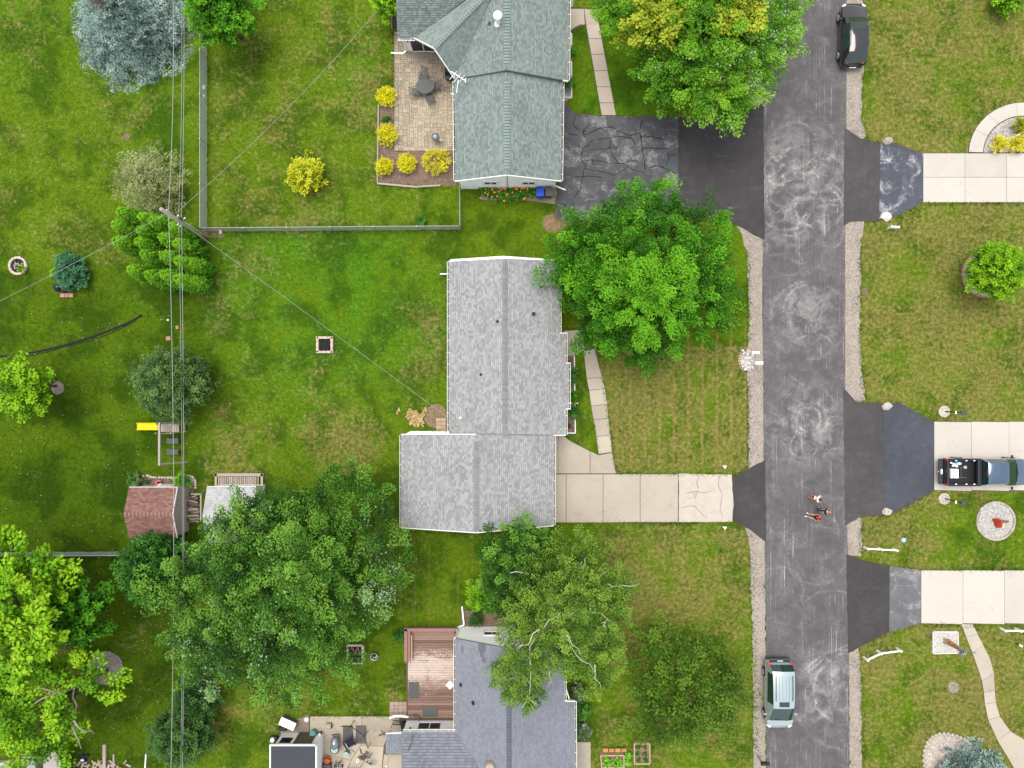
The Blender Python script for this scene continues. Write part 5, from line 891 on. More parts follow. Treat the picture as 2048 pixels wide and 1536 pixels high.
# daylilies
def strap_plant(label, px, py, R, h, mat, n, name='daylily', cat='plant', group=None, fl=(), leafw=.045, flm='flowerorange'):
    b = W(px, py); t = thing(name, label, cat, b, 0, group); V, F, T = [], [], []
    for i in range(n):
        th = random.uniform(0, 6.283); r1 = R*random.uniform(.5, 1.1); o = Vector((math.cos(th), math.sin(th), 0)); s = Vector((-o.y, o.x, 0))*leafw*random.uniform(.7, 1.2); k = len(V); hh = h*random.uniform(.7, 1.1); st = b+Vector((random.gauss(0, R*.22), random.gauss(0, R*.22), 0))
        for u, z, w_ in ((0, 0, .8), (.35, .8, 1), (.72, 1.0, .8), (1, .72, .15)): c = st+o*r1*u+Vector((0, 0, hh*z)); V += [c-s*w_, c+s*w_]
        F += [(k+2*j, k+2*j+1, k+2*j+3, k+2*j+2) for j in range(3)]; T += [random.uniform(.1, .9)]*3
    npmesh('foliage', np.array([tuple(v) for v in V]), np.array(F), L[mat], t, T)
    for (dx, dy) in fl:
        c = b+Vector((dx, dy, h*1.15)); mb = MB()
        for k in range(6): th = k*math.pi/3+dx; o = Vector((math.cos(th), math.sin(th), .35))*.105; s = Vector((-math.sin(th), math.cos(th), 0))*.042; mb.add([c, c+o*.45+s*.8, c+o*.75, c+o*.45-s*.8], [(0, 1, 2, 3)])
        mb.build('flower', M[flm], t)
rf = random.Random(3)
for i in range(9):
    strap_plant('%s orange daylily from the left along the white gable wall' % ORD[i], 970+i*11.6, 386+rf.uniform(-3, 4)+5*math.sin(i*.4), .5, .55, 'daylily', 46, group='daylilies along the gable wall', fl=[(rf.uniform(-.35, .35), rf.uniform(-.6, .45)) for _ in range(4)])
# brown-leaved patch by the back step
rw = random.Random(9); WP = [(826, 832), (832, 826), (838, 834), (828, 842), (840, 842), (833, 850), (845, 828), (820, 822), (797, 824), (850, 820)]+[(rw.gauss(834, 8), rw.gauss(835, 8)) for _ in range(14)]
for i, (x, y) in enumerate(WP):
    strap_plant('tan withered plant in the patch by the garage back step', x, y, .24, .18, 'tanleaf', 11, 'withered_plant', 'plant', 'withered plants by the back step', leafw=.075)
# grass tufts (everywhere in view, off the hard surfaces)
N = 150000; x = RN.uniform(-38.6, 38.6, N); y = RN.uniform(-29.2, 29.2, N); ok = np.ones(N, bool)
for p in HARD:
    xs = [q[0] for q in p]; ys = [q[1] for q in p]; m = (x > min(xs)) & (x < max(xs)) & (y > min(ys)) & (y < max(ys)); ok[m] &= ~inpoly(x[m], y[m], p)
for (ax_, ay_, bx_, by_) in ((905, -40, 1125, 376), (795, -40, 905, 100), (905, 527, 1126, 866), (822, 862, 1094, 1040), (915, 1253, 1140, 1560), (815, 1258, 915, 1560)):
    A_, B_ = W(ax_, ay_), W(bx_, by_); ok &= ~((x > A_.x) & (x < B_.x) & (y < A_.y) & (y > B_.y))
x, y = x[ok], y[ok]; at = lawn_attr(x, y); keep = RN.random(len(x)) < np.clip(1.15-at['dry']*.7-at['soil'], .15, 1); x, y = x[keep], y[keep]; N = len(x)
th = RN.uniform(0, 6.283, N); hh = RN.uniform(.035, .085, N); ln = RN.uniform(.05, .13, N); o = np.stack([np.cos(th), np.sin(th)], -1); s = np.stack([-o[:, 1], o[:, 0]], -1)*RN.uniform(.02, .05, N)[:, None]; p = np.stack([x, y], -1); zz = np.zeros(N)
V = np.stack([np.c_[p-s, zz], np.c_[p+s, zz], np.c_[p+o*ln[:, None], hh]], 1).reshape(-1, 3); at = lawn_attr(x, y)
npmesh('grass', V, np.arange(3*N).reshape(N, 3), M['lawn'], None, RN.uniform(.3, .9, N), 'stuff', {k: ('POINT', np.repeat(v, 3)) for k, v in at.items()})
V, F, T = [], [], []
# ragged long grass along kerbs, walls and fences
ed = []
for (pl, wd) in (([(1726, 150), (1722, 235), (1731, 270)], 4), ([(1721, 480), (1720, 690), (1727, 780), (1735, 802)], 5), ([(1724, 1037), (1722, 1110)], 5), ([(1717, 1296), (1724, 1400), (1727, 1540)], 5), ([(1497, 500), (1497, 680)], 4), ([(1496, 750), (1497, 938)], 4), ([(1500, 1110), (1505, 1250), (1512, 1500)], 5), ([(1233, 947), (1463, 948)], 3), ([(1108, 1047), (1463, 1046)], 3), ([(1204, 755), (1226, 905), (1234, 945)], 3), ([(1188, 845), (1196, 905)], 3), ([(1846, 408), (2048, 407)], 3), ([(1842, 1250), (2048, 1252)], 4), ([(1842, 1137), (2048, 1139)], 3), ([(414, 463), (920, 459)], 4), ([(414, 0), (414, 460)], 4), ([(30, 1106), (255, 1106)], 5), ([(760, 374), (915, 376)], 5), ([(622, 1430), (800, 1430)], 4), ([(1500, 216), (1470, 234)], 4), ([(803, 1066), (1106, 1060)], 4)):
    for a_, b_ in zip(pl, pl[1:]):
        A_, B_ = W(*a_), W(*b_)
        for i in range(int((B_-A_).length*26)): ed.append(A_.lerp(B_, random.random())+Vector((random.gauss(0, wd/S*.6), random.gauss(0, wd/S*.6), 0)))
nl_ = len(ed)
for pl in ([(1731, 276), (1762, 286), (1800, 293), (1846, 308)], [(1728, 444), (1760, 441), (1800, 431), (1846, 405)], [(1712, 803), (1766, 805), (1800, 806), (1866, 842)], [(1720, 1034), (1780, 1031), (1812, 1014), (1868, 982)], [(1722, 1118), (1779, 1131), (1840, 1139)], [(1745, 1281), (1779, 1264), (1841, 1247)], [(1464, 954), (1497, 938)], [(1464, 1043), (1498, 1059)], [(1147, 227), (1202, 233)], [(1232, 234), (1356, 234), (1430, 235), (1475, 229), (1510, 214)], [(1114, 444), (1180, 444)], [(1113, 390), (1113, 442)], [(1444, 438), (1484, 457)], [(757, 205), (787, 205)], [(787, 60), (787, 205)]):
    for a_, b_ in zip(pl, pl[1:]):
        A_, B_ = W(*a_), W(*b_)
        for i in range(int((B_-A_).length*34)): ed.append(A_.lerp(B_, random.random())+Vector((random.gauss(0, .09), random.gauss(0, .09), 0)))
E = np.array([tuple(e_) for e_ in ed]); N = len(E); th = RN.uniform(0, 6.283, N); o = np.stack([np.cos(th), np.sin(th), 0*th], -1); s = np.stack([-o[:, 1], o[:, 0], 0*th], -1)*.03; ln = RN.uniform(.08, .2, N)[:, None]
V = np.stack([E-s, E+s, E+o*ln+np.array([0, 0, .14])], 1).reshape(-1, 3); at = lawn_attr(E[:, 0], E[:, 1])
dd = np.repeat(np.arange(N) >= nl_, 1); at['lush'] = np.where(dd, .1, np.maximum(at['lush'], .8)); at['dry'] = np.where(dd, RN.uniform(.3, 1, N), at['dry']*.4); npmesh('long_grass', V, np.arange(3*N).reshape(N, 3), M['lawn'], None, RN.uniform(.3, 1, N), 'stuff', {k: ('POINT', np.repeat(v, 3)) for k, v in at.items()})
# white clover heads in the west lawns
N = 340; cx = np.concatenate([RN.uniform(5, 400, N//2), RN.uniform(90, 330, N-N//2)]); cy_ = np.concatenate([RN.uniform(620, 1100, N//2), RN.uniform(1020, 1480, N-N//2)]); mb = MB()
for a_, b_ in zip(cx, cy_): p = W(a_, b_); mb.ell((p.x, p.y, .07), RN.uniform(.014, .03), 5, 3)
mb.build('clover_flowers', M['flowerwhite'], kind='stuff')
# ---------------------------------------------------------------- vehicles (local +y forward)
def loft(st):
    """stations: y, zlow, w, zbelt, wt, ztop -> rings of 15 points"""
    R = []
    for (y, zl, w_, zb_, wt_, zt) in st:
        h = [(0, zl), (w_*.85, zl), (w_*.98, zl+.16), (w_, (zl+.16+zb_)/2), (w_*.965, zb_), (wt_, zt-.05), (wt_*.82, zt), (0, zt+.025)]
        R.append([Vector((-x, y, z)) for x, z in h]+[Vector((x, y, z)) for x, z in h[-2:0:-1]])
    return R
def wheel(parent, x, y, r, side, rim='alu'):
    a, b = Vector((x, y, r)), Vector((x+side*.1, y, r)); t = MB().tube([(x-side*.12, y, r), (x+side*.06, y, r), (x+side*.1, y, r)], [r, r, r*.9], 18).build('wheel', M['rubber'], parent, True)
    rm = MB().cyl((x+side*.07, y, r), (x+side*.105, y, r), r*.66, r*.6, 14)
    for k in range(5): th = k*1.2566; rm.bar((x+side*.11, y, r), (x+side*.11, y+math.cos(th)*r*.6, r+math.sin(th)*r*.6), .06, .02, up=(1, 0, 0))
    rm.build('rim', M[rim], t); MB().cyl((x-side*.03, y, r+.02), (x+side*.012, y, r+.02), r*1.17, r*1.17, 18).build('wheel_arch', M['darktrim'], parent)
def vehicle(name, label, cat, paint_, st, glass_iv, side_iv, wheels, r=.34, glass='carglass', glassr=None, roofmat=None, group=None):
    t = thing(name, label, cat); R = loft(st); n = len(R[0]); body, G, SG = MB(), {}, {}
    for k in range(len(R)-1):
        for i in range(n):
            j = (i+1) % n; q = [R[k][i], R[k+1][i], R[k+1][j], R[k][j]]
            if k in glass_iv and i in (5, 6, 7, 8): G.setdefault(glass_iv[k], MB()).add(q, [(0, 1, 2, 3)])
            elif k in side_iv and i in (4, 9): SG.setdefault((k, i), MB()).add(q, [(0, 1, 2, 3)])
            else: body.add(q, [(0, 1, 2, 3)])
    body.add(R[0], [tuple(range(n))]); body.add(R[-1], [tuple(range(n-1, -1, -1))])
    b = body.build('body', M[paint_], t, True); b.modifiers.new('weld', 'WELD').merge_threshold = .001
    e_ = b.modifiers.new('edge', 'EDGE_SPLIT'); e_.split_angle = math.radians(38)
    for nm, mb in G.items():
        g = mb.build(nm, M[glass], t, True); g.modifiers.new('weld', 'WELD').merge_threshold = .001
    for mb in SG.values(): mb.build('side_window', M[glass], t, True)
    for y in wheels:
        for s in (-1, 1): wheel(t, s*(st[len(st)//2][2]-.075), y, r, s)
    return t
def mirror(t, y, z, w_, mat):
    for s in (-1, 1): MB().box((s*(w_+.12), y, z), (.22, .1, .15)).build('mirror', M[mat], t, bevel=.03)
def lamp(t, nm, mat, x, y, z, d, rz): 
    for s in (-1, 1): MB().box((s*x, y, z), d, rz=s*rz).build(nm, M[mat], t, bevel=.03)
# black suv
st = [(-2.27, .5, .72, .78, .66, .86), (-2.2, .36, .84, .9, .78, .98), (-2.05, .3, .9, .98, .80, 1.1), (-1.62, .27, .925, 1.02, .68, 1.56), (-1.3, .26, .93, 1.02, .66, 1.63), (-.5, .25, .93, 1.01, .66, 1.665), (-.42, .25, .93, 1.01, .66, 1.666), (.25, .25, .93, 1.0, .65, 1.64), (.5, .25, .93, 1.0, .64, 1.6), (1.12, .25, .925, .99, .78, 1.06), (1.2, .25, .92, .98, .8, 1.03), (1.9, .27, .88, .88, .76, .92), (2.2, .34, .76, .74, .66, .78), (2.3, .45, .6, .62, .56, .66)]
suv = vehicle('parked_car', 'glossy black suv parked against the grass at the top of the road', 'car', 'blackpaint', st, {2: 'rear_window', 8: 'windshield'}, (4, 6, 7), (1.4, -1.38), .36)
lamp(suv, 'tail_lamp', 'redlens', .64, -2.13, .95, (.34, .12, .1), .45); lamp(suv, 'headlight', 'clear', .7, 2.05, .78, (.3, .2, .1), -.5); mirror(suv, .98, 1.0, .93, 'blackpaint'); MB().box((0, -2.3, .52), (1.4, .1, .16)).build('rear_bumper', M['darktrim'], suv, bevel=.03); MB().box((0, -2.36, .58), (.5, .03, .1)).build('number_plate', M['plate'], suv)
for s in (-1, 1): MB().tube([(s*.62, .2, 1.69), (s*.64, -.4, 1.71), (s*.64, -1.25, 1.66)], .018, 6).build('roof_rail', M['blackpaint'], suv)
MB().prism([(-.44, -.1), (.44, -.1), (.42, .38), (-.42, .38)], 1.655, 1.683).build('sunroof', M['carglass'], suv)
MB().bar((-.5, -1.95, 1.17), (.1, -1.8, 1.36), .02, .02).build('rear_wiper', M['black'], suv)
suv.location = ((1697-1024)/S, (768-69.5)/1.014/S, .03)
# silver minivan
st = [(-2.5, .42, .8, .8, .74, .86), (-2.42, .34, .92, .98, .86, 1.05), (-2.34, .3, .96, 1.05, .84, 1.2), (-2.02, .28, .98, 1.08, .8, 1.68), (-1.8, .27, .985, 1.08, .78, 1.74), (-.62, .25, .99, 1.06, .77, 1.78), (-.54, .25, .99, 1.06, .77, 1.78), (.3, .25, .99, 1.04, .75, 1.76), (.38, .25, .99, 1.04, .75, 1.755), (.62, .25, .985, 1.03, .73, 1.71), (1.76, .26, .97, 1.0, .82, 1.06), (1.84, .26, .965, .99, .83, 1.03), (2.2, .3, .9, .86, .76, .9), (2.45, .4, .76, .7, .62, .74), (2.53, .48, .6, .6, .5, .63)]
van = vehicle('parked_car', 'pale silver minivan with grooved roof parked on the lower road', 'car', 'silverpaint', st, {2: 'rear_window', 9: 'windshield'}, (4, 5, 6, 7), (1.55, -1.5), .34)
lamp(van, 'tail_lamp', 'redlens', .8, -2.36, 1.0, (.26, .16, .34), .3); lamp(van, 'headlight', 'clear', .74, 2.22, .78, (.3, .26, .14), -.6); mirror(van, 1.3, 1.02, .98, 'silverpaint'); MB().box((0, -2.52, .55), (1.7, .14, .22)).build('rear_bumper', M['darktrim'], van, bevel=.04); MB().box((0, -2.47, .92), (1.5, .06, .22)).build('tailgate_panel', M['darktrim'], van); MB().box((0, -2.51, .95), (.4, .03, .12)).build('number_plate', M['plate'], van)
for s in (-1, 1): MB().tube([(s*.6, -1.75, 1.8), (s*.61, -.6, 1.83), (s*.6, .05, 1.8)], .025, 6).build('roof_rail', M['darktrim'], van)
for k in range(4): MB().tube([(-.36+.24*k, -1.7, 1.775), (-.36+.24*k, -.6, 1.81), (-.36+.24*k, .0, 1.8)], .016, 5).build('roof_rib', M['silverpaint'], van)
MB().prism([(-.36, .12), (.36, .12), (.35, .46), (-.35, .46)], 1.755, 1.81).build('sunroof', M['carglass'], van); MB().box((0, 2.5, .62), (.8, .05, .12)).build('grille', M['darktrim'], van); MB().bar((-.5, 1.76, 1.08), (.45, 1.66, 1.15), .025, .02).build('wiper', M['black'], van)
van.location = ((1550-1024)/S, (768-1389)/1.016/S, .03); van.rotation_euler = (0, 0, math.pi)
# pickup truck
st = [(-.42, .4, .98, 1.12, .84, 1.2), (-.36, .38, .985, 1.14, .8, 1.8), (-.2, .36, .99, 1.14, .78, 1.86), (.42, .34, .99, 1.13, .77, 1.9), (.5, .34, .99, 1.13, .77, 1.9), (.98, .34, .99, 1.12, .76, 1.88), (1.1, .34, .99, 1.12, .75, 1.85), (2.05, .34, .985, 1.1, .86, 1.22), (2.15, .34, .98, 1.1, .9, 1.18), (2.6, .36, .97, 1.04, .86, 1.14), (2.9, .4, .93, .96, .8, 1.02), (3.0, .5, .85, .8, .7, .86)]
tr = vehicle('pickup_truck', 'dark pickup truck with blue sky reflections and tools in its open bed', 'truck', 'bluepaint', st, {0: 'rear_window', 6: 'windshield'}, (2, 3, 4, 5), (2.05, -1.75), .4)
for s in (-1, 1):
    MB().box((s*.93, -1.66, .86), (.12, 2.36, .62)).build('bed_side', M['bluepaint'], tr, bevel=.03); MB().box((s*.925, -1.66, 1.185), (.15, 2.34, .04)).build('bed_rail', M['black'], tr)
    for yy in (-2.3, -1.55, -.98): MB().box((s*.85, yy, 1.2), (.07, .12, .05)).build('tie_down', M['plate'], tr)
MB().box((0, -1.64, .66), (1.76, 2.3, .06)).build('bed_liner', M['black'], tr); rb_ = MB()
for k in range(9): rb_.box((-.72+.18*k, -1.5, .7), (.07, 1.9, .03))
rb_.build('bed_ridges', M['black'], tr); MB().box((0, -.5, .98), (1.84, .09, .5)).build('bed_front', M['black'], tr); MB().box((0, -.62, 1.12), (1.84, .16, .2)).build('tool_box', M['darktrim'], tr, bevel=.02)
MB().box((0, -2.84, .88), (1.9, .1, .6)).build('tailgate', M['darktrim'], tr, bevel=.03); MB().box((0, -3.06, .62), (1.86, .28, .18)).build('rear_bumper', M['darktrim'], tr, bevel=.05); MB().box((0, -3.05, .73), (.36, .13, .03)).build('number_plate', M['plate'], tr); MB().cyl((0, -3.25, .55), (0, -3.25, .68), .05, .05).build('tow_ball', M['steel'], tr)
lamp(tr, 'tail_lamp', 'redlens', .9, -2.83, .95, (.16, .16, .4), 0); lamp(tr, 'headlight', 'clear', .8, 2.82, .92, (.26, .2, .16), -.4); mirror(tr, 1.75, 1.2, 1.02, 'black'); MB().box((0, -.36, 1.72), (.5, .05, .05)).build('brake_lamp', M['redlens'], tr)
rf_ = MB()
for k in range(6): rf_.bar((-.6+.24*k, -.15, 1.905), (-.6+.24*k, .95, 1.912), .035, .012)
rf_.build('roof_ribs', M['bluepaint'], tr); MB().tube([(-.7, 2.06, 1.22), (0, 2.14, 1.24), (.7, 2.06, 1.22)], .03, 6).build('wiper_cowl', M['black'], tr)
tr.location = (31.26+3.13, -(944-768)/1.02/S, .06); tr.rotation_euler = (0, 0, -math.pi/2)
tx, ty = tr.location.x, tr.location.y; B = lambda f, s: Vector((tx+f, ty+s, .78))
o = thing('tool_case', 'white and grey tool case lying in the pickup bed', 'case', B(-2.2, -.12)); MB().box(B(-2.12, -.12)+Vector((0, 0, .12)), (.36, .68, .22)).build('case', M['plate'], o, bevel=.02); MB().box(B(-2.42, -.12)+Vector((0, 0, .1)), (.16, .7, .2)).build('lid', M['white'], o, bevel=.02)
o = thing('hand_truck', 'dark metal hand truck frame lying beside the tool case in the pickup bed', 'cart', B(-1.65, -.1)); fm = MB()
for s in (-.42, .32): fm.bar(B(-1.95, s)+Vector((0, 0, .1)), B(-1.3, s)+Vector((0, 0, .1)), .06, .05)
fm.bar(B(-1.7, -.4)+Vector((0, 0, .1)), B(-1.7, .3)+Vector((0, 0, .1)), .05, .04); fm.build('frame', M['greyfab'], o); MB().cyl(B(-1.4, .33)+Vector((0, 0, .02)), B(-1.4, .33)+Vector((0, 0, .14)), .12, .12, 12).build('wheel', M['steel'], o)
o = thing('plastic_bag', 'crumpled white bag near the tail lamp in the pickup bed', 'bag', B(-2.2, .5)); mb = MB()
for k in range(7): mb.ell(B(-2.2+random.uniform(-.2, .2), .5+random.uniform(-.16, .16))+Vector((0, 0, .08)), (.12, .09, .08), 7, 4)
mb.build('bag', M['white'], o, True); o = thing('cooler_jug', 'small pale cyan container against the side of the pickup bed', 'container', B(-1.95, .62)); MB().lathe(B(-1.95, .62), [(.1, 0), (.12, .2), (.1, .3)], 12, sx=1.9).build('jug', M['cyanlid'], o); MB().cyl(B(-1.95, .62)+Vector((0, 0, .3)), B(-1.95, .62)+Vector((0, 0, .34)), .06, .06).build('cap', M['white'], o)
# ---------------------------------------------------------------- people
def skinmesh(name, J, E_, mat, parent, root=0, lv=1):
    me = bpy.data.meshes.new(name); me.from_pydata([j[:3] for j in J], E_, []); o = link(name, me); s = o.modifiers.new('skin', 'SKIN'); me.skin_vertices.new(name='skin') if not me.skin_vertices else None
    for i, j in enumerate(J): me.skin_vertices[0].data[i].radius = (j[3], j[3] if len(j) < 5 else j[4]); me.skin_vertices[0].data[i].use_root = (i == root)
    o.modifiers.new('sub', 'SUBSURF').levels = lv; bpy.context.view_layer.update(); dg = bpy.context.evaluated_depsgraph_get(); m2 = bpy.data.meshes.new_from_object(o.evaluated_get(dg)); bpy.data.objects.remove(o)
    m2.materials.clear(); m2.materials.append(mat); m2.polygons.foreach_set('use_smooth', [True]*len(m2.polygons)); m2.name = name; return link(name, m2, parent)
def person(label, px, py, rz, P, shirt, legs, hair, shoes, h=1.0, cap=None):
    """P: joint dict in local metres, facing +y"""
    t = thing('person', label, 'person')
    K = ['pel', 'spine', 'chest', 'neck', 'head', 'shl', 'ell', 'wrl', 'shr', 'elr', 'wrr', 'hil', 'knl', 'anl', 'tol', 'hir', 'knr', 'anr', 'tor']; rad = dict(pel=.125, spine=.115, chest=.135, neck=.052, head=.05, shl=.062, ell=.04, wrl=.028, shr=.062, elr=.04, wrr=.028, hil=.085, knl=.055, anl=.038, tol=.035, hir=.085, knr=.055, anr=.038, tor=.035)
    E_ = [('pel', 'spine'), ('spine', 'chest'), ('chest', 'neck'), ('neck', 'head'), ('chest', 'shl'), ('shl', 'ell'), ('ell', 'wrl'), ('chest', 'shr'), ('shr', 'elr'), ('elr', 'wrr'), ('pel', 'hil'), ('hil', 'knl'), ('knl', 'anl'), ('anl', 'tol'), ('pel', 'hir'), ('hir', 'knr'), ('knr', 'anr'), ('anr', 'tor')]
    V = {k: Vector(P[k])*h for k in K}; ix = {k: i for i, k in enumerate(K)}
    skinmesh('body', [(*V[k], rad[k]*h) for k in K], [(ix[a_], ix[b_]) for a_, b_ in E_], M['skin'], t)
    def part(nm, ks, es, mat, ex, cut=None):
        J = []
        for k in ks:
            v = V[k] if isinstance(k, str) else V[k[0]].lerp(V[k[1]], k[2]); r0 = rad[k if isinstance(k, str) else k[0]]; J.append((*v, (r0+ex)*h))
        skinmesh(nm, J, es, M[mat], t)
    part('shirt', ['spine', 'chest', ('pel', 'spine', .3), 'shl', ('shl', 'ell', .75), 'shr', ('shr', 'elr', .75)], [(0, 1), (2, 0), (1, 3), (3, 4), (1, 5), (5, 6)], shirt, .018)
    part('shorts', ['pel', 'hil', ('hil', 'knl', .8), 'hir', ('hir', 'knr', .8)], [(0, 1), (1, 2), (0, 3), (3, 4)], legs, .016)
    fw_ = (V['head']-V['neck']).normalized(); c = V['head']+fw_*.06*h; yv = Vector((0, 1, 0)); yv = (yv-fw_*yv.dot(fw_)).normalized(); xv = yv.cross(fw_); hd = MB()
    def hp(x, y, z): return c+xv*x*h+yv*y*h+fw_*z*h
    sk = MB().ell((0, 0, 0), (.078, .098, .118), 14, 9); sk.v = [tuple(hp(*v)) for v in sk.v]; sk.ell(hp(0, .1, -.015), .018*h, 6, 4)
    for s in (-1, 1): sk.ell(hp(s*.08, -.005, -.01), (.014*h, .022*h, .03*h), 6, 4)
    head = sk.build('head', M['skin'], t, True); f = MB()
    for s in (-1, 1): f.ell(hp(s*.032, .088, .01), .012*h, 6, 4)
    f.build('eye', M['dark'], head); MB().ell(hp(0, .093, -.058), (.024*h, .006*h, .007*h), 6, 4).build('mouth', M['clothred'], head)
    hm = MB().ell((0, 0, 0), (.087, .104, .112), 14, 9); hm.v = [tuple(hp(v[0], v[1]-.016, max(v[2], -.01-.5*max(0, -v[1]))+.018)) for v in hm.v]; hm.build('hair', M[hair], t, True)
    if cap: cm_ = MB().ell((0, 0, 0), (.095, .112, .1), 14, 9); cm_.v = [tuple(hp(v[0], v[1]-.01, max(v[2], .0)+.045)) for v in cm_.v]; cm_.build('cap', M[cap], t, True)
    for a_, b_ in (('ell', 'wrl'), ('elr', 'wrr')):
        d = (V[b_]-V[a_]).normalized(); u = d.cross(Vector((0, 0, 1))); u = (u if u.length > .1 else Vector((1, 0, 0))).normalized(); n = u.cross(d); hh = MB(); w0 = V[b_]
        hh.tube([w0-d*.02*h, w0+d*.03*h, w0+d*.085*h], [.026*h, .034*h, .03*h], 8)
        for i in range(4): o0 = w0+d*.08*h+u*(.024-.016*i)*h; ln = (.06, .07, .066, .05)[i]*h; hh.tube([o0, o0+d*ln*.5, o0+d*ln*.85-n*ln*.35], [.009*h, .008*h, .006*h], 5)
        hh.tube([w0+d*.03*h+u*.03*h, w0+d*.06*h+u*.055*h, w0+d*.09*h+u*.058*h], [.011*h, .009*h, .007*h], 5); hh.build('hand', M['skin'], t, True)
    for a_, b_ in (('anl', 'tol'), ('anr', 'tor')): d = (V[b_]-V[a_]); d.z = 0; d = d.normalized() if d.length > .01 else Vector((0, 1, 0)); q = V[a_]; z0 = q.z-.07*h; MB().tube([(q.x-d.x*.07*h, q.y-d.y*.07*h, z0+.05*h), (q.x, q.y, z0+.055*h), (q.x+d.x*.1*h, q.y+d.y*.1*h, z0+.045*h), (q.x+d.x*.17*h, q.y+d.y*.17*h, z0+.035*h)], [.04*h, .05*h, .046*h, .028*h], 8).build('shoe', M[shoes], t, True)
    p = W(px, py); t.location = (p.x, p.y, .035); t.rotation_euler = (0, 0, rz); return t
STAND = dict(pel=(0, 0, .92), spine=(0, .01, 1.1), chest=(0, .03, 1.32), neck=(0, .04, 1.47), head=(0, .06, 1.55), shl=(-.18, .03, 1.38), ell=(-.3, .12, 1.15), wrl=(-.24, .36, 1.08), shr=(.18, .03, 1.38), elr=(.26, .1, 1.16), wrr=(.22, .32, 1.12), hil=(-.09, 0, .88), knl=(-.1, .08, .48), anl=(-.1, .0, .08), tol=(-.11, .16, .04), hir=(.09, 0, .88), knr=(.1, -.02, .48), anr=(.11, -.14, .08), tor=(.12, .02, .04))
BEND = dict(pel=(0, -.1, .85), spine=(0, .02, 1.0), chest=(0, .2, 1.15), neck=(0, .32, 1.22), head=(0, .39, 1.27), shl=(-.18, .2, 1.18), ell=(-.26, .34, .96), wrl=(-.2, .52, .82), shr=(.18, .2, 1.18), elr=(.3, .36, 1.0), wrr=(.22, .52, .86), hil=(-.1, -.1, .82), knl=(-.13, .06, .46), anl=(-.13, -.06, .08), tol=(-.14, .1, .04), hir=(.1, -.1, .82), knr=(.13, .1, .46), anr=(.13, .06, .08), tor=(.14, .22, .04))
SIT = dict(pel=(0, 0, .13), spine=(0, -.04, .3), chest=(0, -.02, .52), neck=(0, .02, .67), head=(0, .05, .74), shl=(-.17, -.02, .57), ell=(-.27, .1, .36), wrl=(-.18, .32, .32), shr=(.17, -.02, .57), elr=(.28, .08, .36), wrr=(.2, .3, .34), hil=(-.1, .04, .12), knl=(-.16, .44, .3), anl=(-.12, .82, .08), tol=(-.13, .88, .16), hir=(.1, .04, .12), knr=(.2, .42, .36), anr=(.14, .74, .08), tor=(.16, .82, .14))
person('person in a white shirt and coral shorts standing furthest up the road', 1621, 992, -1.9, STAND, 'shirtwhite', 'clothred', 'hairdark', 'clothred', .92)
person('person in black shirt with reddish hair bending over beside the seated one', 1634, 1017, -1.7, BEND, 'clothblack', 'denim', 'hairblond', 'navy', .9)
person('person in coral top and black shorts sitting on the road with white shoes forward', 1632, 1034, 1.35, SIT, 'clothred', 'clothblack', 'hairdark', 'white', .88)
# ---------------------------------------------------------------- utility pole and cables
up = thing('utility_pole', 'weathered timber utility pole beside the corner of the chain link fence', 'pole', W(411, 477)); pb_, pt = W(411, 477), W(322, 418, 6.9); MB().tube([pb_, pb_.lerp(pt, .5), pt], [.17, .15, .12], 12).build('pole', M['pole'], up, True)
def on(f): return pb_.lerp(pt, f)
for f, d in ((.86, (-.06, .22, .05)), (.6, (.3, .25, 0)), (.62, (-.1, -.22, 0)), (.68, (.12, .24, .05)), (.54, (-.2, -.2, 0)), (.74, (-.2, .1, 0))): q = on(f); MB().bar(q, q+Vector(d), .04).build('bracket', M['steel'], up); MB().ell(q+Vector(d), (.06, .06, .08), 8, 5).build('insulator', M['white'], up)
MB().tube([on(.02)+Vector((.17, .1, 0)), on(.35)+Vector((.17, .08, 0)), on(.6)+Vector((.14, .1, 0))], .02, 5).build('ground_wire', M['white'], up); MB().bar(on(.57)+Vector((.05, .1, -.2)), on(.68)+Vector((.1, .12, 0)), .14, .2).build('splice_box', M['greybin'], up)
def cable(label, a_, b_, sag, r, mat='wire', n=28, name='power_line'):
    a_, b_ = Vector(a_), Vector(b_); pts = [a_.lerp(b_, i/n)-Vector((0, 0, sag*4*(i/n)*(1-i/n))) for i in range(n+1)]; o = MB().tube(pts, r, 6).build(name, M[mat], None, True); return tag(recenter(o), label, 'cable')
kN, kS = 32.0, -42.0
for (px, py, z, xs, r, sag, lab) in ((337, 421, 6.1, -22.35, .018, 1.5, 'leftmost thick power line running the full height of the photo'), (357, 436, 4.2, -23.05, .013, 1.0, 'middle thin power line passing the utility pole'), (363, 438, 4.0, -22.5, .017, .7, 'right hand power line of the pair beside the leftmost one')):
    q = W(px, py, z); n = 24; P_ = []
    for (e0, e1) in ((Vector((q.x+.1, kN, z)), q), (q, Vector((q.x-.25 if sag > 1.2 else q.x, kS, z+.4)))):
        for i in range(n+1):
            f = i/n; v = e0.lerp(e1, f)-Vector((0, 0, sag*(4 if e1.y == kS else 2)*f*(1-f)*.75)); P_.append(v)
    tag(recenter(MB().tube(P_, r, 6).build('power_line', M['wire'], None, True)), lab, 'cable')
cable('service cable sagging from the utility pole to the top house', W(348, 429, 4.9), W(752, 24, 3.4), .75, .012, 'wire', name='service_cable'); cable('service cable running from the utility pole to the left edge', W(331, 428, 5.2), W(-120, 660, 4.6), .3, .012, 'wire', name='service_cable')
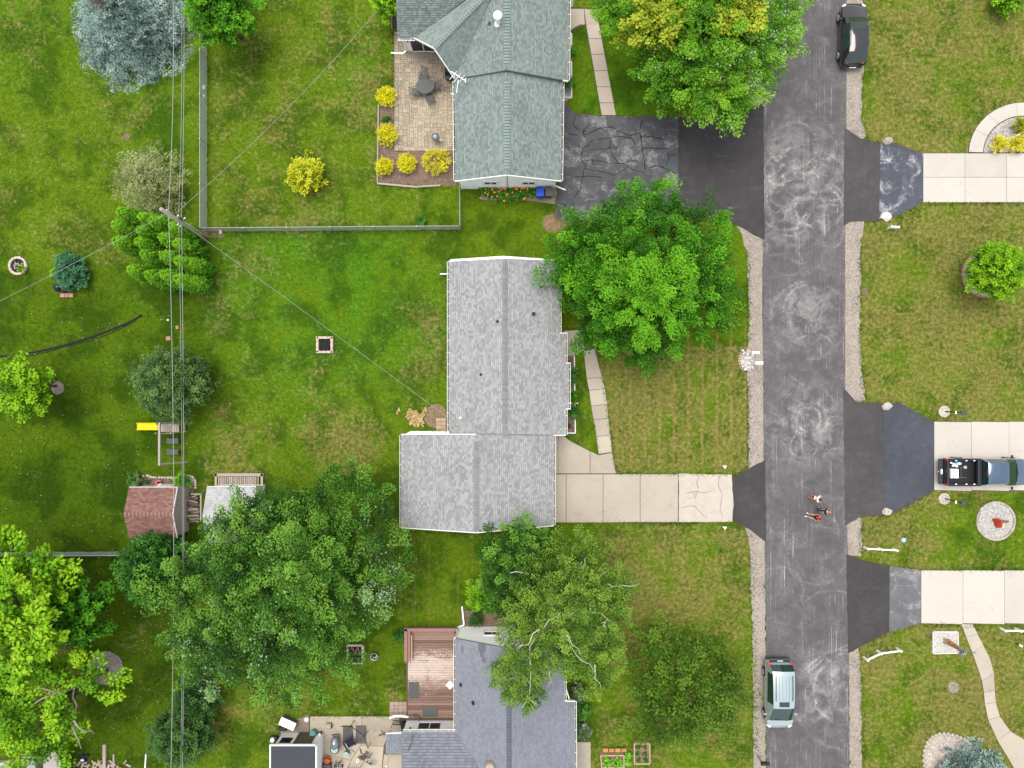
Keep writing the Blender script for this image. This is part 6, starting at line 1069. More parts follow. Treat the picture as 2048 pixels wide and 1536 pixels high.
cable('service cable sagging from the utility pole to the light grey roofed house', W(372, 452, 3.6), W(905, 842, 3.1), .55, .011, 'wire', name='service_cable'); cable('thin telephone cable on the ground side of the blue green bush', W(372, 448, 2.8), W(-60, 640, 1.2), .5, .012, 'wireblack', name='telephone_cable')
# ---------------------------------------------------------------- chain link fences
def fence(label, pts, h=1.22, post=3.0):
    t = thing('chain_link_fence', label, 'fence', W(*pts[0])); wires = MB()
    for (a_, b_) in zip(pts, pts[1:]):
        A_, B_ = W(*a_), W(*b_); Ln = (B_-A_).length; d = (B_-A_).normalized(); n = max(1, round(Ln/post)); s = Vector((-d.y, d.x, 0))
        MB().cyl(A_+Vector((0, 0, h)), B_+Vector((0, 0, h)), .021, .021, 8).build('top_rail', M['steel'], t); MB().cyl(A_+Vector((0, 0, .05)), B_+Vector((0, 0, .05)), .008, .008, 5).build('tension_wire', M['steel'], t)
        for i in range(n+1): c = A_.lerp(B_, i/n); MB().cyl(c, c+Vector((0, 0, h+.03)), .03, .03, 8).build('post', M['steel'], t)
        st_ = .075
        for i in range(int((Ln+h)/st_)):
            u0 = i*st_-h
            for sg in (0, 1):
                f0, f1 = max(0, u0), min(Ln, u0+h)
                if f1-f0 < .05: continue
                z0, z1 = f0-u0, f1-u0
                if sg: z0, z1 = h-z0, h-z1
                p, q = A_+d*f0+Vector((0, 0, z0)), A_+d*f1+Vector((0, 0, z1)); e_ = (q-p).normalized(); w_ = e_.cross(s)*.011; g = s*.004*(1 if sg else -1); wires.add([p-w_+g, q-w_+g, q+w_+g, p+w_+g], [(0, 1, 2, 3)])
    wires.build('wire_mesh', M['meshwire'], t, kind='stuff'); return t
fence('long chain link fence around the back lawn of the top house', [(414, -60), (414, 463), (922, 459), (921, 382)]); fence('chain link fence with white top rail at the lower left', [(-40, 1105), (262, 1103)])
MB().box(W(395, 577)+Vector((0, 0, .08)), (.9, .08, .16)).box(W(412, 565)-Vector((.55, 0, -.08)), (.08, .8, .16)).build('bed_edging', M['wood']); tag(recenter(bpy.data.objects['bed_edging']), 'short timber edging at the foot of the arborvitae cluster', 'edging')
# ---------------------------------------------------------------- yard objects
def one(name, label, cat, mb, mat, group=None, **k): return tag(recenter(mb.build(name, M[mat] if isinstance(mat, str) else mat, **k)), label, cat, group)
# patio bed timber edging
one('timber_edging', 'timber edging along the west side of the golden shrub bed', 'edging', MB().bar(W(757, 212, .08), W(755, 367, .08), .1, .16), 'wood'); one('timber_edging', 'timber edging along the south side of the golden shrub bed', 'edging', MB().bar(W(754, 367, .08), W(830, 374, .08), .12, .16).bar(W(830, 374, .08), W(881, 371, .08), .12, .16), 'wood')
# patio dining set
T0 = W(853, 181); t = thing('patio_table', 'dark grey oval patio table in the middle of the paver patio', 'table', T0); tm = MB()
for k in range(7): f = -.62+k*.207; w_ = .52*math.sqrt(max(.1, 1-(f/.72)**2)); tm.box((T0.x+f*.9, T0.y+f*.12, .79), (.178, 2*w_, .03), rz=.13)
tm.build('tabletop', M['greyfab'], t); MB().lathe((T0.x, T0.y, .74), [(.58, 0), (.62, .02), (.62, .035), (.58, .045)], 18, sx=1.08, sy=.92).build('rim', M['greyfab'], t)
for i in range(4): th = .9+i*math.pi/2; q = T0+Vector((math.cos(th)*.4, math.sin(th)*.36, 0)); MB().cyl((q.x*1, q.y, .045), (q.x, q.y, .75), .025).build('leg', M['greyfab'], t)
def chair(label, px, py, rz):
    t = thing('patio_chair', label, 'chair', (0, 0, 0), 0, 'patio chairs around the oval table'); fm = M['greyfab']; sm = MB()
    for k in range(6): sm.box((0, -.22+.088*k, .43), (.46, .075, .018))
    sm.build('seat', fm, t); bm_ = MB()
    for k in range(6): bm_.box((0, -.3-.05*k, .5+.085*k), (.44, .02, .07))
    bm_.build('backrest', fm, t)
    for s in (-1, 1):
        MB().tube([(s*.25, .24, 0), (s*.25, .22, .43), (s*.25, -.26, .44), (s*.24, -.58, 1.0)], .017, 6).build('side_frame', fm, t); MB().tube([(s*.25, -.2, .44), (s*.26, -.42, 0)], .017, 6).build('leg', fm, t); MB().tube([(s*.27, .2, .43), (s*.28, .2, .64), (s*.28, -.3, .66)], .02, 6).build('armrest', fm, t)
    p = W(px, py); t.location = (p.x, p.y, .045); t.rotation_euler = (0, 0, rz); return t
chair('grey patio chair at the upper left end of the oval table', 848, 160, math.pi-.3+.6*0); chair('grey patio chair at the left of the oval table', 836, 188, -1.35); chair('grey patio chair at the right of the oval table', 872, 177, 1.7); chair('grey patio chair below the oval table', 861, 200, .42)
g = thing('kettle_grill', 'round black kettle grill on the paver patio', 'grill', W(873, 281)); q = W(873, 281); MB().lathe((q.x, q.y, .45), [(.05, 0), (.22, .06), (.29, .2), (.3, .27)], 16).build('bowl', M['blackpaint'], g, True); MB().lathe((q.x, q.y, .72), [(.305, 0), (.29, .09), (.2, .18), (.06, .22)], 16).build('lid', M['greymet'], g, True); MB().lathe((q.x, q.y, .94), [(.03, 0), (.045, .05), (.02, .06)], 8).build('knob', M['plate'], g)
for i in range(3): th = i*2.1; MB().cyl((q.x+.15*math.cos(th), q.y+.15*math.sin(th), .5), (q.x+.33*math.cos(th), q.y+.33*math.sin(th), .045), .014).build('leg', M['alu'], g)
MB().bar((q.x+.3, q.y-.1, .7), (q.x+.48, q.y-.25, .72), .2, .03).build('side_shelf', M['wood'], g)
b_ = thing('gas_barbecue', 'black gas barbecue under the angled gable of the top house', 'barbecue', W(899, 150)); q = W(899, 150)
MB().box((q.x, q.y, .5), (.5, .95, .85)).build('cabinet', M['black'], b_, bevel=.03); MB().box((q.x+.02, q.y+.05, 1.02), (.46, .75, .2)).build('lid', M['navy'], b_, bevel=.06); MB().box((q.x-.02, q.y-.56, .86), (.46, .26, .05)).build('side_shelf', M['greybin'], b_, bevel=.01)
for k in range(4): MB().box((q.x-.05+.08*k-.1, q.y+.05, 1.13), (.03, .6, .015)).build('slat', M['greybin'], b_)
o = thing('plant_pot', 'small black pot in the patio bed between two golden shrubs', 'pot', W(773, 240)); MB().lathe(W(773, 240), [(.1, 0), (.14, .22), (.15, .24), (.12, .22)], 12).build('pot', M['black'], o)
# bins by the gable
def bin_(label, px, py, mat, lidm):
    t = thing('wheelie_bin', label, 'bin', W(px, py)); q = W(px, py); MB().box((q.x, q.y, .5), (.44, .5, .96), tap=1.18).build('body', M[mat], t, bevel=.03); MB().box((q.x, q.y-.01, 1.02), (.56, .64, .07)).build('lid', M[lidm], t, bevel=.03); MB().bar((q.x-.25, q.y+.33, .98), (q.x+.25, q.y+.33, .98), .04).build('handle', M['black'], t)
    for s in (-1, 1): MB().cyl((q.x+s*.2, q.y+.27, .12), (q.x+s*.27, q.y+.27, .12), .12).build('wheel', M['rubber'], t)
bin_('bright blue recycling bin against the white gable wall', 1079, 391, 'blue', 'blue'); bin_('dark grey wheelie bin right of the blue one', 1097, 390.5, 'greybin', 'greybin')
# fire rings
def blocks_ring(t, c, r, n, d, mat, z, r2=None, jit=.06, name='block'):
    for i in range(n): th = 2*math.pi*i/n; MB().box((c.x+r*math.cos(th), c.y+(r2 or r)*math.sin(th), z), (d[0]*random.uniform(.9, 1.1), d[1]*random.uniform(.88, 1.02), d[2]), rz=th+random.gauss(0, jit)).build(name, M[mat], t, bevel=.012)
c = W(651, 690); t = thing('fire_pit', 'square pale block fire pit full of black ash on the middle back lawn', 'fire pit', c)
for s in (-1, 1):
    for k in range(3):
        for lvl in (0, 1):
            f = (-.4+.4*k); MB().box((c.x+f+.03*s*lvl, c.y+s*.53, .09+.16*lvl), (.38, .17, .15), rz=random.gauss(0, .03)).build('block', M['pinkstone'], t, bevel=.012); MB().box((c.x+s*.53, c.y+f-.03*s*lvl, .09+.16*lvl), (.17, .38, .15), rz=random.gauss(0, .03)).build('block', M['pinkstone'], t, bevel=.012)
MB().prism([(c.x-.45, c.y-.45), (c.x+.45, c.y-.45), (c.x+.45, c.y+.45), (c.x-.45, c.y+.45)], -.02, .06).build('ash', M['ash'], t); mb = MB()
for i in range(26): p = c+Vector((random.uniform(-.36, .36), random.uniform(-.36, .36), .09)); th = random.uniform(0, 3); mb.bar(p-Vector((math.cos(th), math.sin(th), 0))*.12, p+Vector((math.cos(th), math.sin(th), .3))*.12, .05)
mb.build('charred_wood', M['ash'], t, kind='stuff')
c = W(38, 532); t = thing('fire_ring', 'round stone fire ring on the far left lawn', 'fire pit', c); blocks_ring(t, c, .6, 14, (.17, .27, .2), 'pinkstone', .1); MB().lathe((c.x, c.y, -.02), [(.54, 0), (.54, .06)], 18).build('ash', M['ash'], t); mb = MB()
for i in range(16): p = c+Vector((random.gauss(0, .2), random.gauss(0, .2), .09)); th = random.uniform(0, 3); mb.bar(p-Vector((math.cos(th), math.sin(th), 0))*.16, p+Vector((math.cos(th), math.sin(th), .2))*.16, .06)
mb.build('branch', M['wood'], t, kind='stuff'); shrub('small weed growing inside the round fire ring', 43, 537, 7, .3, 'lime', 'weed', 'plant', n=220, leaf=.12, cr=.12, seed=31)
c = W(711, 1308); t = thing('fire_pit', 'brick edged fire pit with charred logs near the deck lawn', 'fire pit', c)
for s in (-1, 1):
    for k in range(4): MB().box((c.x+s*.56, c.y-.48+.32*k, .06), (.2, .3, .12), rz=random.gauss(0, .03)).build('brick', M['pinkstone'], t, bevel=.01); MB().box((c.x-.42+.28*k, c.y+s*.66, .06), (.27, .16, .12), rz=random.gauss(0, .03)).build('brick', M['pinkstone'], t, bevel=.01)
MB().box((c.x, c.y, .02), (.95, 1.2, .06)).build('ash', M['ash'], t)
for i in range(16): p = c+Vector((random.uniform(-.28, .4), random.uniform(-.48, .42), .1+.03*(i % 3))); th = random.uniform(0, 3); MB().cyl(p-Vector((math.cos(th), math.sin(th), 0))*.17, p+Vector((math.cos(th), math.sin(th), .15))*.17, .035, .03, 6).build('log', M['brick' if i % 3 else 'ash'], t)
t = thing('metal_bucket', 'round metal bucket of ashes right of the brick fire pit', 'bucket', W(750, 1310)); q = W(750, 1310); MB().lathe(q, [(.17, 0), (.24, .36), (.27, .37), (.23, .34), (.17, .1)], 16).build('bucket', M['steel'], t); MB().tube([q+Vector((.25, 0, .36)), q+Vector((.36, .05, .4)), q+Vector((.4, .02, .38))], .015, 5).build('handle', M['steel'], t); MB().ell(q+Vector((-.03, .02, .16)), (.14, .12, .08), 8, 4).build('ash', M['ash'], t)
# drain pipe, blocks in the west lawn
pts = [W(x_, y_, .05) for x_, y_ in ((-20, 713), (30, 711), (80, 702), (130, 690), (180, 675), (215, 662), (250, 648), (270, 638), (283, 630))]; one('drain_pipe', 'black corrugated drain pipe curving across the west lawn', 'pipe', MB().tube(pts, .07, 8), 'rubber', smooth=True); one('drain_pipe', 'thinner black hose lying beside the drain pipe', 'hose', MB().tube([p+Vector((0, -.2-.06*math.sin(i*1.7), -.02)) for i, p in enumerate(pts[:-1])], .03, 6), 'rubber', smooth=True)
for x_, y_, mt, d_, lab in ((337, 677, 'brick', (.34, .3, .12), 'square red block on the grass above the fruit tree'), (355, 655, 'brick', (.22, .26, .16), 'small dark red block beside the power lines'), (336, 640, 'whitestn', (.16, .14, .1), 'white stone above the square red block')): q = W(x_, y_, d_[2]/2); one('block', lab, 'block', MB().box(q, d_, rz=.1), mt, bevel=.02)
t = thing('brick_planter', 'terracotta brick base below the blue green bush', 'brick', W(136, 591)); q = W(136, 591)
for i in range(3): MB().box((q.x-.32+.32*i, q.y, .09), (.3, .3, .18)).build('brick', M['brick'], t, bevel=.015)
t = thing('black_cart', 'black barbecue lid partly hidden by the blue green bush', 'barbecue', W(130, 578)); q = W(130, 578); MB().box((q.x, q.y, .35), (.8, .5, .5)).build('cabinet', M['black'], t, bevel=.06); MB().lathe((q.x-.15, q.y+.05, .6), [(.3, 0), (.27, .15), (.1, .22)], 12).build('lid', M['navy'], t, True)
# swing set
t = thing('swing_set', 'wooden swing set with platform and two swings south of the fruit tree', 'play set', W(345, 885)); zt = 2.15
MB().bar(W(319, 845, zt), W(319, 931, zt), .14, .14).build('beam', M['wood'], t)
for (x_, y_) in ((377, 930), ): MB().bar(W(319.5, 928, zt), W(375, 924, .0), .1, .1).build('leg', M['wood'], t); MB().bar(W(319.5, 929, zt), W(338, 938, .0), .1, .1).build('leg', M['wood'], t)
P_ = [W(322, 848, 1.3), W(373, 848, 1.3), W(373, 864, 1.3), W(322, 865, 1.3)]
for i in range(8): MB().bar(W(324+i*4.6, 848, 1.3), W(324+i*4.6, 864, 1.3), .145, .04).build('slat', M['wood'], t)
for i in range(3): MB().bar(W(357+i*6, 847, .45+.25*(2-i)), W(357+i*6, 864, .45+.25*(2-i)), .09, .04).build('rung', M['wood'], t)
for (x_, y_) in ((322, 847), (322, 865), (352, 847), (352, 865)): q = W(x_, y_, 1.3); MB().bar((q.x, q.y, 0), (q.x, q.y, 2.1), .09, .09, up=(0, 1, 0)).build('post', M['wood'], t)
MB().bar(W(320, 868, 1.9), W(374, 863, .1), .08, .08).build('rail', M['wood'], t); MB().bar(W(320, 846, 1.9), W(374, 845, .1), .08, .08).build('rail', M['wood'], t)
n = 9; sl_ = MB(); prof = [(317, 1.28), (308, 1.0), (300, .8), (292, .62), (284, .34), (278, .22), (274, .2)]; vs = []
for x_, z in prof:
    a_, b_ = W(x_, 845.5, z), W(x_, 860, z); vs += [a_+Vector((0, 0, .13)), a_, b_, b_+Vector((0, 0, .13))]
sl_.add(vs, [(4*i+j, 4*i+j+1, 4*i+j+5, 4*i+j+4) for i in range(len(prof)-1) for j in range(3)]); so_ = sl_.build('slide', M['yellow'], t, True); so_.modifiers.new('solid', 'SOLIDIFY').thickness = .03
for y_ in (882, 904):
    q = W(345, y_, .5); MB().box((q.x, q.y, .5), (.85, .4, .04)).build('swing_seat', M['greybin'], t, bevel=.03)
    rp2 = MB()
    for s in (-1, 1): rp2.cyl((q.x+s*.38, q.y, .5), W(319, y_+s*3, zt), .012, .012, 5)
    rp2.build('chain', M['steel'], t)
# stone edging and pots by the brown shed
t = thing('stone_edging', 'curved edging of small round stones beside the brown shed', 'edging', W(345, 955)); pl = [(284, 958), (288, 952), (296, 951), (304, 954), (314, 955), (326, 955), (338, 955), (350, 955), (362, 955), (370, 953), (378, 951), (386, 954), (391, 961), (392, 970), (391, 980)]; k = 0
for a_, b_ in zip(pl, pl[1:]):
    A_, B_ = W(*a_), W(*b_)
    for i in range(max(1, round((B_-A_).length/.2))): q = A_.lerp(B_, i/max(1, round((B_-A_).length/.2))); MB().ell((q.x, q.y, .08), (.12, .11, .1), 8, 5).build('stone', M['pinkstone' if k % 3 else 'stone'], t, True); k += 1
for i in range(26): q = W(382+random.uniform(-6, 9), 955+random.uniform(0, 22)); MB().ell((q.x, q.y, .05), (.1, .09, .06), 7, 4).build('stone', M['stone'], t, True)
surf('mulch_bed', [(284, 956), (385, 957), (388, 985), (284, 980)], .024, M['mulch'], .03)
for x_, y_, fl_, lab in ((321, 964, 'flowerpink', 'pot of pink and white flowers by the brown shed wall'), (296, 963, 'flowerpink', 'dark purple leaved plant by the brown shed wall')):
    strap_plant(lab, x_, y_, .22, .3, 'dkshrub', 22, 'potted_plant', 'plant', None, [(random.uniform(-.25, .25), random.uniform(-.2, .2)) for _ in range(7)] if x_ > 300 else [], flm=fl_)
o = thing('garden_ornament', 'small white ornament between the flower pots by the brown shed', 'ornament', W(325, 969)); q = W(325, 969); MB().lathe(q, [(.12, 0), (.09, .15), (.13, .35), (.05, .42)], 10).ell(q+Vector((0, 0, .5)), .1, 8, 5).build('figure', M['white'], o, True)
t = thing('firewood_stack', 'stack of split firewood between the two sheds', 'firewood', W(392, 1015))
for i in range(34):
    y_ = 992+random.uniform(0, 52); z = .08+.13*(i % 4); q = W(391, y_); a_ = random.gauss(0, .12); MB().cyl((q.x-.36+random.gauss(0, .05), q.y, z), (q.x+.36+random.gauss(0, .05), q.y+a_, z+random.gauss(0, .03)), random.uniform(.05, .085), None, 7).build('log', M[random.choice(['wood', 'bark', 'bark', 'pole'])], t)
MB().bar(W(382, 988, .6), W(404, 988, .6), .12, .1).build('rack', M['wood'], t); MB().bar(W(402, 988, .6), W(402, 1040, .6), .1, .1).build('rack', M['wood'], t)
# south patio furniture and clutter
t = thing('storage_bench', 'white storage box lid at the corner of the south patio', 'box', W(580, 1440)); q = W(580, 1440); MB().box((q.x, q.y, .3), (1.1, .5, .55), rz=-.42).build('box', M['greybin'], t, bevel=.02); MB().box((q.x, q.y, .6), (1.2, .62, .06), rz=-.42).build('lid', M['white'], t, bevel=.03)
t = thing('black_bag', 'crumpled black bag beside the white storage box', 'bag', W(568, 1449)); q = W(568, 1449)
mb = MB()
for k in range(6): mb.ell((q.x+random.uniform(-.2, .2), q.y+random.uniform(-.2, .2), .2), (.25, .2, .2), 8, 5)
mb.build('bag', M['black'], t, True)
t = thing('push_mower', 'black and white machine by the west wall of the white shed', 'mower', W(550, 1474)); q = W(550, 1474); MB().box((q.x, q.y, .25), (.5, .4, .25)).build('deck', M['black'], t, bevel=.05); MB().lathe((q.x-.05, q.y, .37), [(.17, 0), (.15, .14), (.05, .17)], 10).build('engine', M['plate'], t); MB().tube([q+Vector((.15, .15, .35)), q+Vector((.45, .75, .9))], .02, 6).build('handle', M['black'], t)
for s in (-1, 1): MB().cyl(q+Vector((s*.26, -.1, .1)), q+Vector((s*.31, -.1, .1)), .1).build('wheel', M['rubber'], t)
one('stepping_stone', 'small round pale stone disc on the brown aggregate patio', 'stone', MB().lathe(W(613, 1439, .04), [(.18, 0), (.18, .05), (.16, .06)], 14), 'whitestn')
def barrel(label, px, py, r, h, mat, lid, cat='barrel', knob=True):
    t = thing('barrel', label, cat, W(px, py)); q = W(px, py, .05); MB().lathe(q, [(r*.85, 0), (r, h*.5), (r*.95, h)], 14).build('body', M[mat], t, True); MB().lathe(q+Vector((0, 0, h)), [(r, 0), (r*1.02, .03), (r*.6, .07), (r*.5, .05)], 14).build('lid', M[lid], t)
    if knob:
        mb = MB()
        for k in range(4): th = k*math.pi/2+.4; mb.bar(q+Vector((0, 0, h+.08)), q+Vector((math.cos(th)*r*.75, math.sin(th)*r*.75, h+.07)), .05, .03)
        mb.build('spoke', M['paleteal'], t)
    return t
barrel('teal lidded barrel at the north east corner of the white shed', 629, 1462, .24, .5, 'teal', 'teal')
o = thing('water_globe', 'small black bowl with a white ball beside the teal lidded barrel', 'ornament', W(642, 1464)); q = W(642, 1464, .05); MB().lathe(q, [(.08, 0), (.17, .3), (.16, .33)], 12).build('bowl', M['black'], o); MB().ell(q+Vector((0, 0, .34)), .1, 10, 6).build('ball', M['plate'], o, True)
o = thing('log_stool', 'pale round drum lying on its side on the south patio', 'drum', W(659, 1449)); q = W(659, 1449, .05); MB().cyl(q+Vector((-.2, 0, .2)), q+Vector((.2, -.02, .2)), .2, .2, 14).build('drum', M['concB'], o, True); MB().cyl(q+Vector((.2, -.02, .2)), q+Vector((.215, -.02, .2)), .18, .18, 14).build('end', M['dark'], o)
t = thing('barbecue_smoker', 'long grey barbecue with round pale grate on the south patio', 'barbecue', W(674, 1480)); q = W(674, 1480, .05); MB().lathe(q+Vector((0, .1, .35)), [(.2, 0), (.3, .12), (.33, .3), (.28, .46), (.1, .54)], 16, sx=1, sy=1.5).build('lid', M['greymet'], t, True); MB().lathe(q+Vector((0, -.33, .3)), [(.2, 0), (.33, .3), (.35, .42), (.32, .46)], 16).build('bowl', M['greybin'], t, True); MB().cyl(q+Vector((0, -.33, .76)), q+Vector((0, -.33, .79)), .25, .25, 14).build('grate', M['paleteal'], t); MB().lathe(q+Vector((0, .2, .88)), [(.08, 0), (.07, .06)], 10).build('knob', M['plate'], t); MB().bar(q+Vector((-.25, .68, .6)), q+Vector((.35, .72, .6)), .05).build('handle', M['black'], t)
for i in range(4): s, u = (-1, 1)[i % 2], (-1, 1)[i//2]; MB().cyl(q+Vector((s*.25, u*.35, 0)), q+Vector((s*.2, u*.3, .45)), .02).build('leg', M['black'], t)
for x_, w2, lab in ((696, 20, 'left of two grey patio mats under the folding frame'), (722, 21, 'right of two grey patio mats under the folding frame')): p = W(x_, 1469, .06); one('patio_mat', lab, 'mat', MB().box((p.x, p.y, .065), (w2/S, 36/S, .02)), 'mat')
def lounge(label, px, py, rz):
    t = thing('camping_chair', label, 'chair', (0, 0, 0)); fab = M['navy']; mb = MB()
    V = [(-.28, .28, .42), (0, .3, .36), (.28, .28, .42), (-.3, -.2, .36), (0, -.22, .3), (.3, -.2, .36), (-.32, -.48, .95), (0, -.52, .9), (.32, -.48, .95)]; mb.add(V, [(0, 1, 4, 3), (1, 2, 5, 4), (3, 4, 7, 6), (4, 5, 8, 7)]); mb.build('sling', fab, t, True).modifiers.new('s', 'SOLIDIFY').thickness = .02
    for s in (-1, 1): MB().box((s*.36, .02, .58), (.1, .55, .03)).build('armrest', fab, t); MB().tube([(s*.3, .3, 0), (s*.36, .25, .58), (s*.32, -.48, .95)], .014, 5).build('frame', M['black'], t); MB().tube([(s*.36, -.4, 0), (-s*.25, .3, .4)], .014, 5).build('leg', M['black'], t)
    p = W(px, py); t.location = (p.x, p.y, .05); t.rotation_euler = (0, 0, rz)
lounge('dark navy camping chair between the two grey patio mats', 703, 1479, math.pi+.5)
t = thing('umbrella_frame', 'folded black metal frame spread over the south patio', 'frame', W(705, 1460)); mb = MB(); pt_ = [((681, 1453), (702, 1453)), ((702, 1453), (728, 1471)), ((728, 1471), (736, 1497)), ((692, 1465), (709, 1441)), ((728, 1471), (737, 1462)), ((720, 1482), (728, 1471)), ((728, 1520), (740, 1503))]
for a_, b2 in pt_: MB().bar(W(*a_, .95), W(*b2, .95), .045, .04).build('bar', M['black'], t)
for a_ in ((702, 1453), (728, 1471), (736, 1497)): q = W(*a_, .95); MB().cyl((q.x, q.y, .05), (q.x, q.y, .95), .018).build('leg', M['black'], t)
t = thing('folding_frame', 'small black frame standing by the porch corner', 'frame', W(770, 1466))
for a_, b2 in (((758, 1470), (784, 1461)), ((761, 1460), (770, 1468)), ((770, 1468), (757, 1472))): MB().bar(W(*a_, .5), W(*b2, .5), .035, .03).build('bar', M['black'], t)
q = W(770, 1467); MB().cyl((q.x, q.y, .05), (q.x, q.y, .5), .016).build('leg', M['black'], t)
t = barrel('pale teal pail standing below the navy camping chair', 695, 1503, .2, .45, 'teal', 'paleteal', 'pail', True)
o = thing('pumpkin_pot', 'orange round pot on a grey crate at the east wall of the white shed', 'pot', W(656, 1518)); q = W(656, 1518, .05); MB().box(q+Vector((0, -.42, .25)), (.6, .5, .5)).build('crate', M['greybin'], o, bevel=.02); MB().ell(q+Vector((0, .05, .26)), (.27, .27, .25), 14, 8).build('pot', M['orange'], o, True); MB().cyl(q+Vector((0, .05, .48)), q+Vector((.06, .1, .6)), .04).build('stem', M['bark'], o); MB().tube([q+Vector((-.25, .2, .3)), q+Vector((0, .32, .55)), q+Vector((.27, .15, .35))], .02, 6).build('handle', M['black'], o)
t = thing('garden_cart', 'black wire cart with long handle on the south patio', 'cart', W(678, 1525)); q = W(678, 1525, .05); mb = MB()
for i in range(4): mb.bar(q+Vector((-.2+.13*i, -.25, .4)), q+Vector((-.2+.13*i, .25, .4)), .03); mb.bar(q+Vector((-.22, -.22+.15*i, .4)), q+Vector((.22, -.22+.15*i, .4)), .03)
mb.build('basket', M['black'], t); MB().tube([q+Vector((.1, .2, .45)), q+Vector((.42, .7, .9))], .02, 6).build('handle', M['black'], t)
for s in (-1, 1): MB().cyl(q+Vector((s*.25, -.2, .14)), q+Vector((s*.3, -.2, .14)), .14, .14, 12).build('wheel', M['rubber'], t); MB().cyl(q+Vector((s*.2, .2, 0)), q+Vector((s*.2, .2, .4)), .015).build('leg', M['black'], t)
o = thing('jug', 'white rounded jug near the bottom of the south patio', 'jug', W(717, 1518)); q = W(717, 1518, .05); MB().lathe(q, [(.12, 0), (.16, .15), (.13, .32), (.05, .38), (.05, .42)], 12).build('jug', M['white'], o, True); MB().ell(q+Vector((0, .1, .44)), .04, 6, 4).build('cap', M['clothred'], o)
t = thing('wood_scraps', 'pile of broken branches and scrap beside the white jug', 'scrap', W(730, 1512)); q = W(730, 1512, .05)
for i in range(18): p = q+Vector((random.gauss(0, .25), random.gauss(0, .25), .1+.03*(i % 5))); th = random.uniform(0, 3); MB().bar(p-Vector((math.cos(th), math.sin(th), 0))*.2, p+Vector((math.cos(th), math.sin(th), .1))*.2, .06, .05).build('stick', M[random.choice(['wood', 'bark', 'black'])], t)
t = thing('wire_table', 'black wire mesh table at the bottom edge of the south patio', 'table', W(712, 1534)); q = W(712, 1534, .05); mb = MB()
for i in range(7): mb.bar(q+Vector((-.5+.16*i, -.3, .5)), q+Vector((-.5+.16*i, .3, .5)), .035, .02)
mb.build('tabletop', M['black'], t)
for s in (-1, 1): MB().cyl(q+Vector((s*.45, .25, 0)), q+Vector((s*.45, .25, .5)), .02).build('leg', M['black'], t)
t = thing('bicycle_part', 'grey wheel shaped stand at the bottom right of the south patio', 'stand', W(743, 1527)); q = W(743, 1527, .4); pts = [q+Vector((.26*math.cos(i*.52), .26*math.sin(i*.52)*.8, .1*math.sin(i*.52))) for i in range(13)]; MB().tube(pts, .03, 6).build('ring', M['steel'], t)
for i in range(6): MB().cyl(q, pts[i*2], .012, .012, 5).build('spoke', M['greybin'], t)
MB().cyl((q.x, q.y, .05), q, .03).build('post', M['black'], t)
t = thing('metal_headboard', 'white curved canopy edge with black slatted rack by the porch step', 'rack', W(793, 1440)); mb = MB(); pts = [W(779, 1436, .8), W(790, 1432, .85), (W(803, 1432, .85)), W(817, 1434, .8)]; MB().tube(pts, .09, 8).build('canopy', M['white'], t, True)
for i in range(7): MB().bar(W(787+i*3.1, 1441, .5), W(787+i*3.1, 1449, .5), .03).build('slat', M['black'], t)
MB().bar(W(785, 1440, .5), W(807, 1444, .5), .04).build('rail', M['black'], t); MB().bar(W(785, 1449, .5), W(806, 1450, .5), .04).build('rail', M['black'], t)
for x_ in (786, 806): q = W(x_, 1445); MB().cyl((q.x, q.y, .05), (q.x, q.y, .8), .02).build('leg', M['black'], t)
t = thing('patio_side_table', 'dark low side table against the white wall by the porch', 'table', W(811, 1447)); q = W(811, 1447, .05); MB().box(q+Vector((0, 0, .42)), (.42, .55, .04)).build('tabletop', M['black'], t); MB().box(q+Vector((0, 0, .2)), (.3, .4, .4)).build('base', M['navy'], t)
# dead branch piece on the deck
one('dry_wreath', 'brown dry twig bundle at the foot of the deck stairs', 'twigs', MB().tube([W(822, 1432, .5), W(830, 1429, .6), W(838, 1433, .6), W(841, 1440, .5)], .05, 6).tube([W(820, 1430, .5), W(832, 1434, .55), W(838, 1430, .55)], .04, 6), 'bark')
# raised beds
def raised(label, pts, h, plants, cedar=None):
    c = W(sum(p[0] for p in pts)/4, sum(p[1] for p in pts)/4); t = thing('raised_bed', label, 'planter', c); q = [W(*p) for p in pts]
    for i in range(4): a_, b2 = q[i], q[(i+1) % 4]; MB().bar((a_.x, a_.y, h/2), (b2.x, b2.y, h/2), .07, h).build('board', M['pinewood'], t)
    MB().prism([tuple(v[:2]) for v in q], .0, h*.7).build('soil', M['soil'], t)
    if cedar:
        for i in range(4): MB().bar(W(1206+i*12.3, 1500.5, h*.9), W(1206+i*12.3+10, 1500.5, h*.9), .26, .05).build('board', M['cedar'], t)
    for i, (x_, y_, r_, mt) in enumerate(plants): pass
    return t
raised('raised garden bed with an orange cedar shelf and lettuce', [(1200, 1505), (1246, 1505), (1246, 1529), (1202, 1529)], .45, [], True); raised('narrow rectangular raised bed of dark soil right of the lettuce', [(1267, 1483), (1298, 1483), (1298, 1523), (1267, 1523)], .35, [])
for i, (x_, y_, r_) in enumerate(((1209, 1511, 6), (1211, 1523, 6), (1221, 1517, 6), (1233, 1513, 5), (1231, 1524, 6), (1240, 1521, 6))): strap_plant('%s lettuce from the left in the cedar shelf bed' % ORD[(0, 1, 2, 4, 3, 5)[i]], x_, y_, .24, .62, 'lettuce', 26, 'lettuce', 'plant', 'lettuces in the raised bed', leafw=.075)
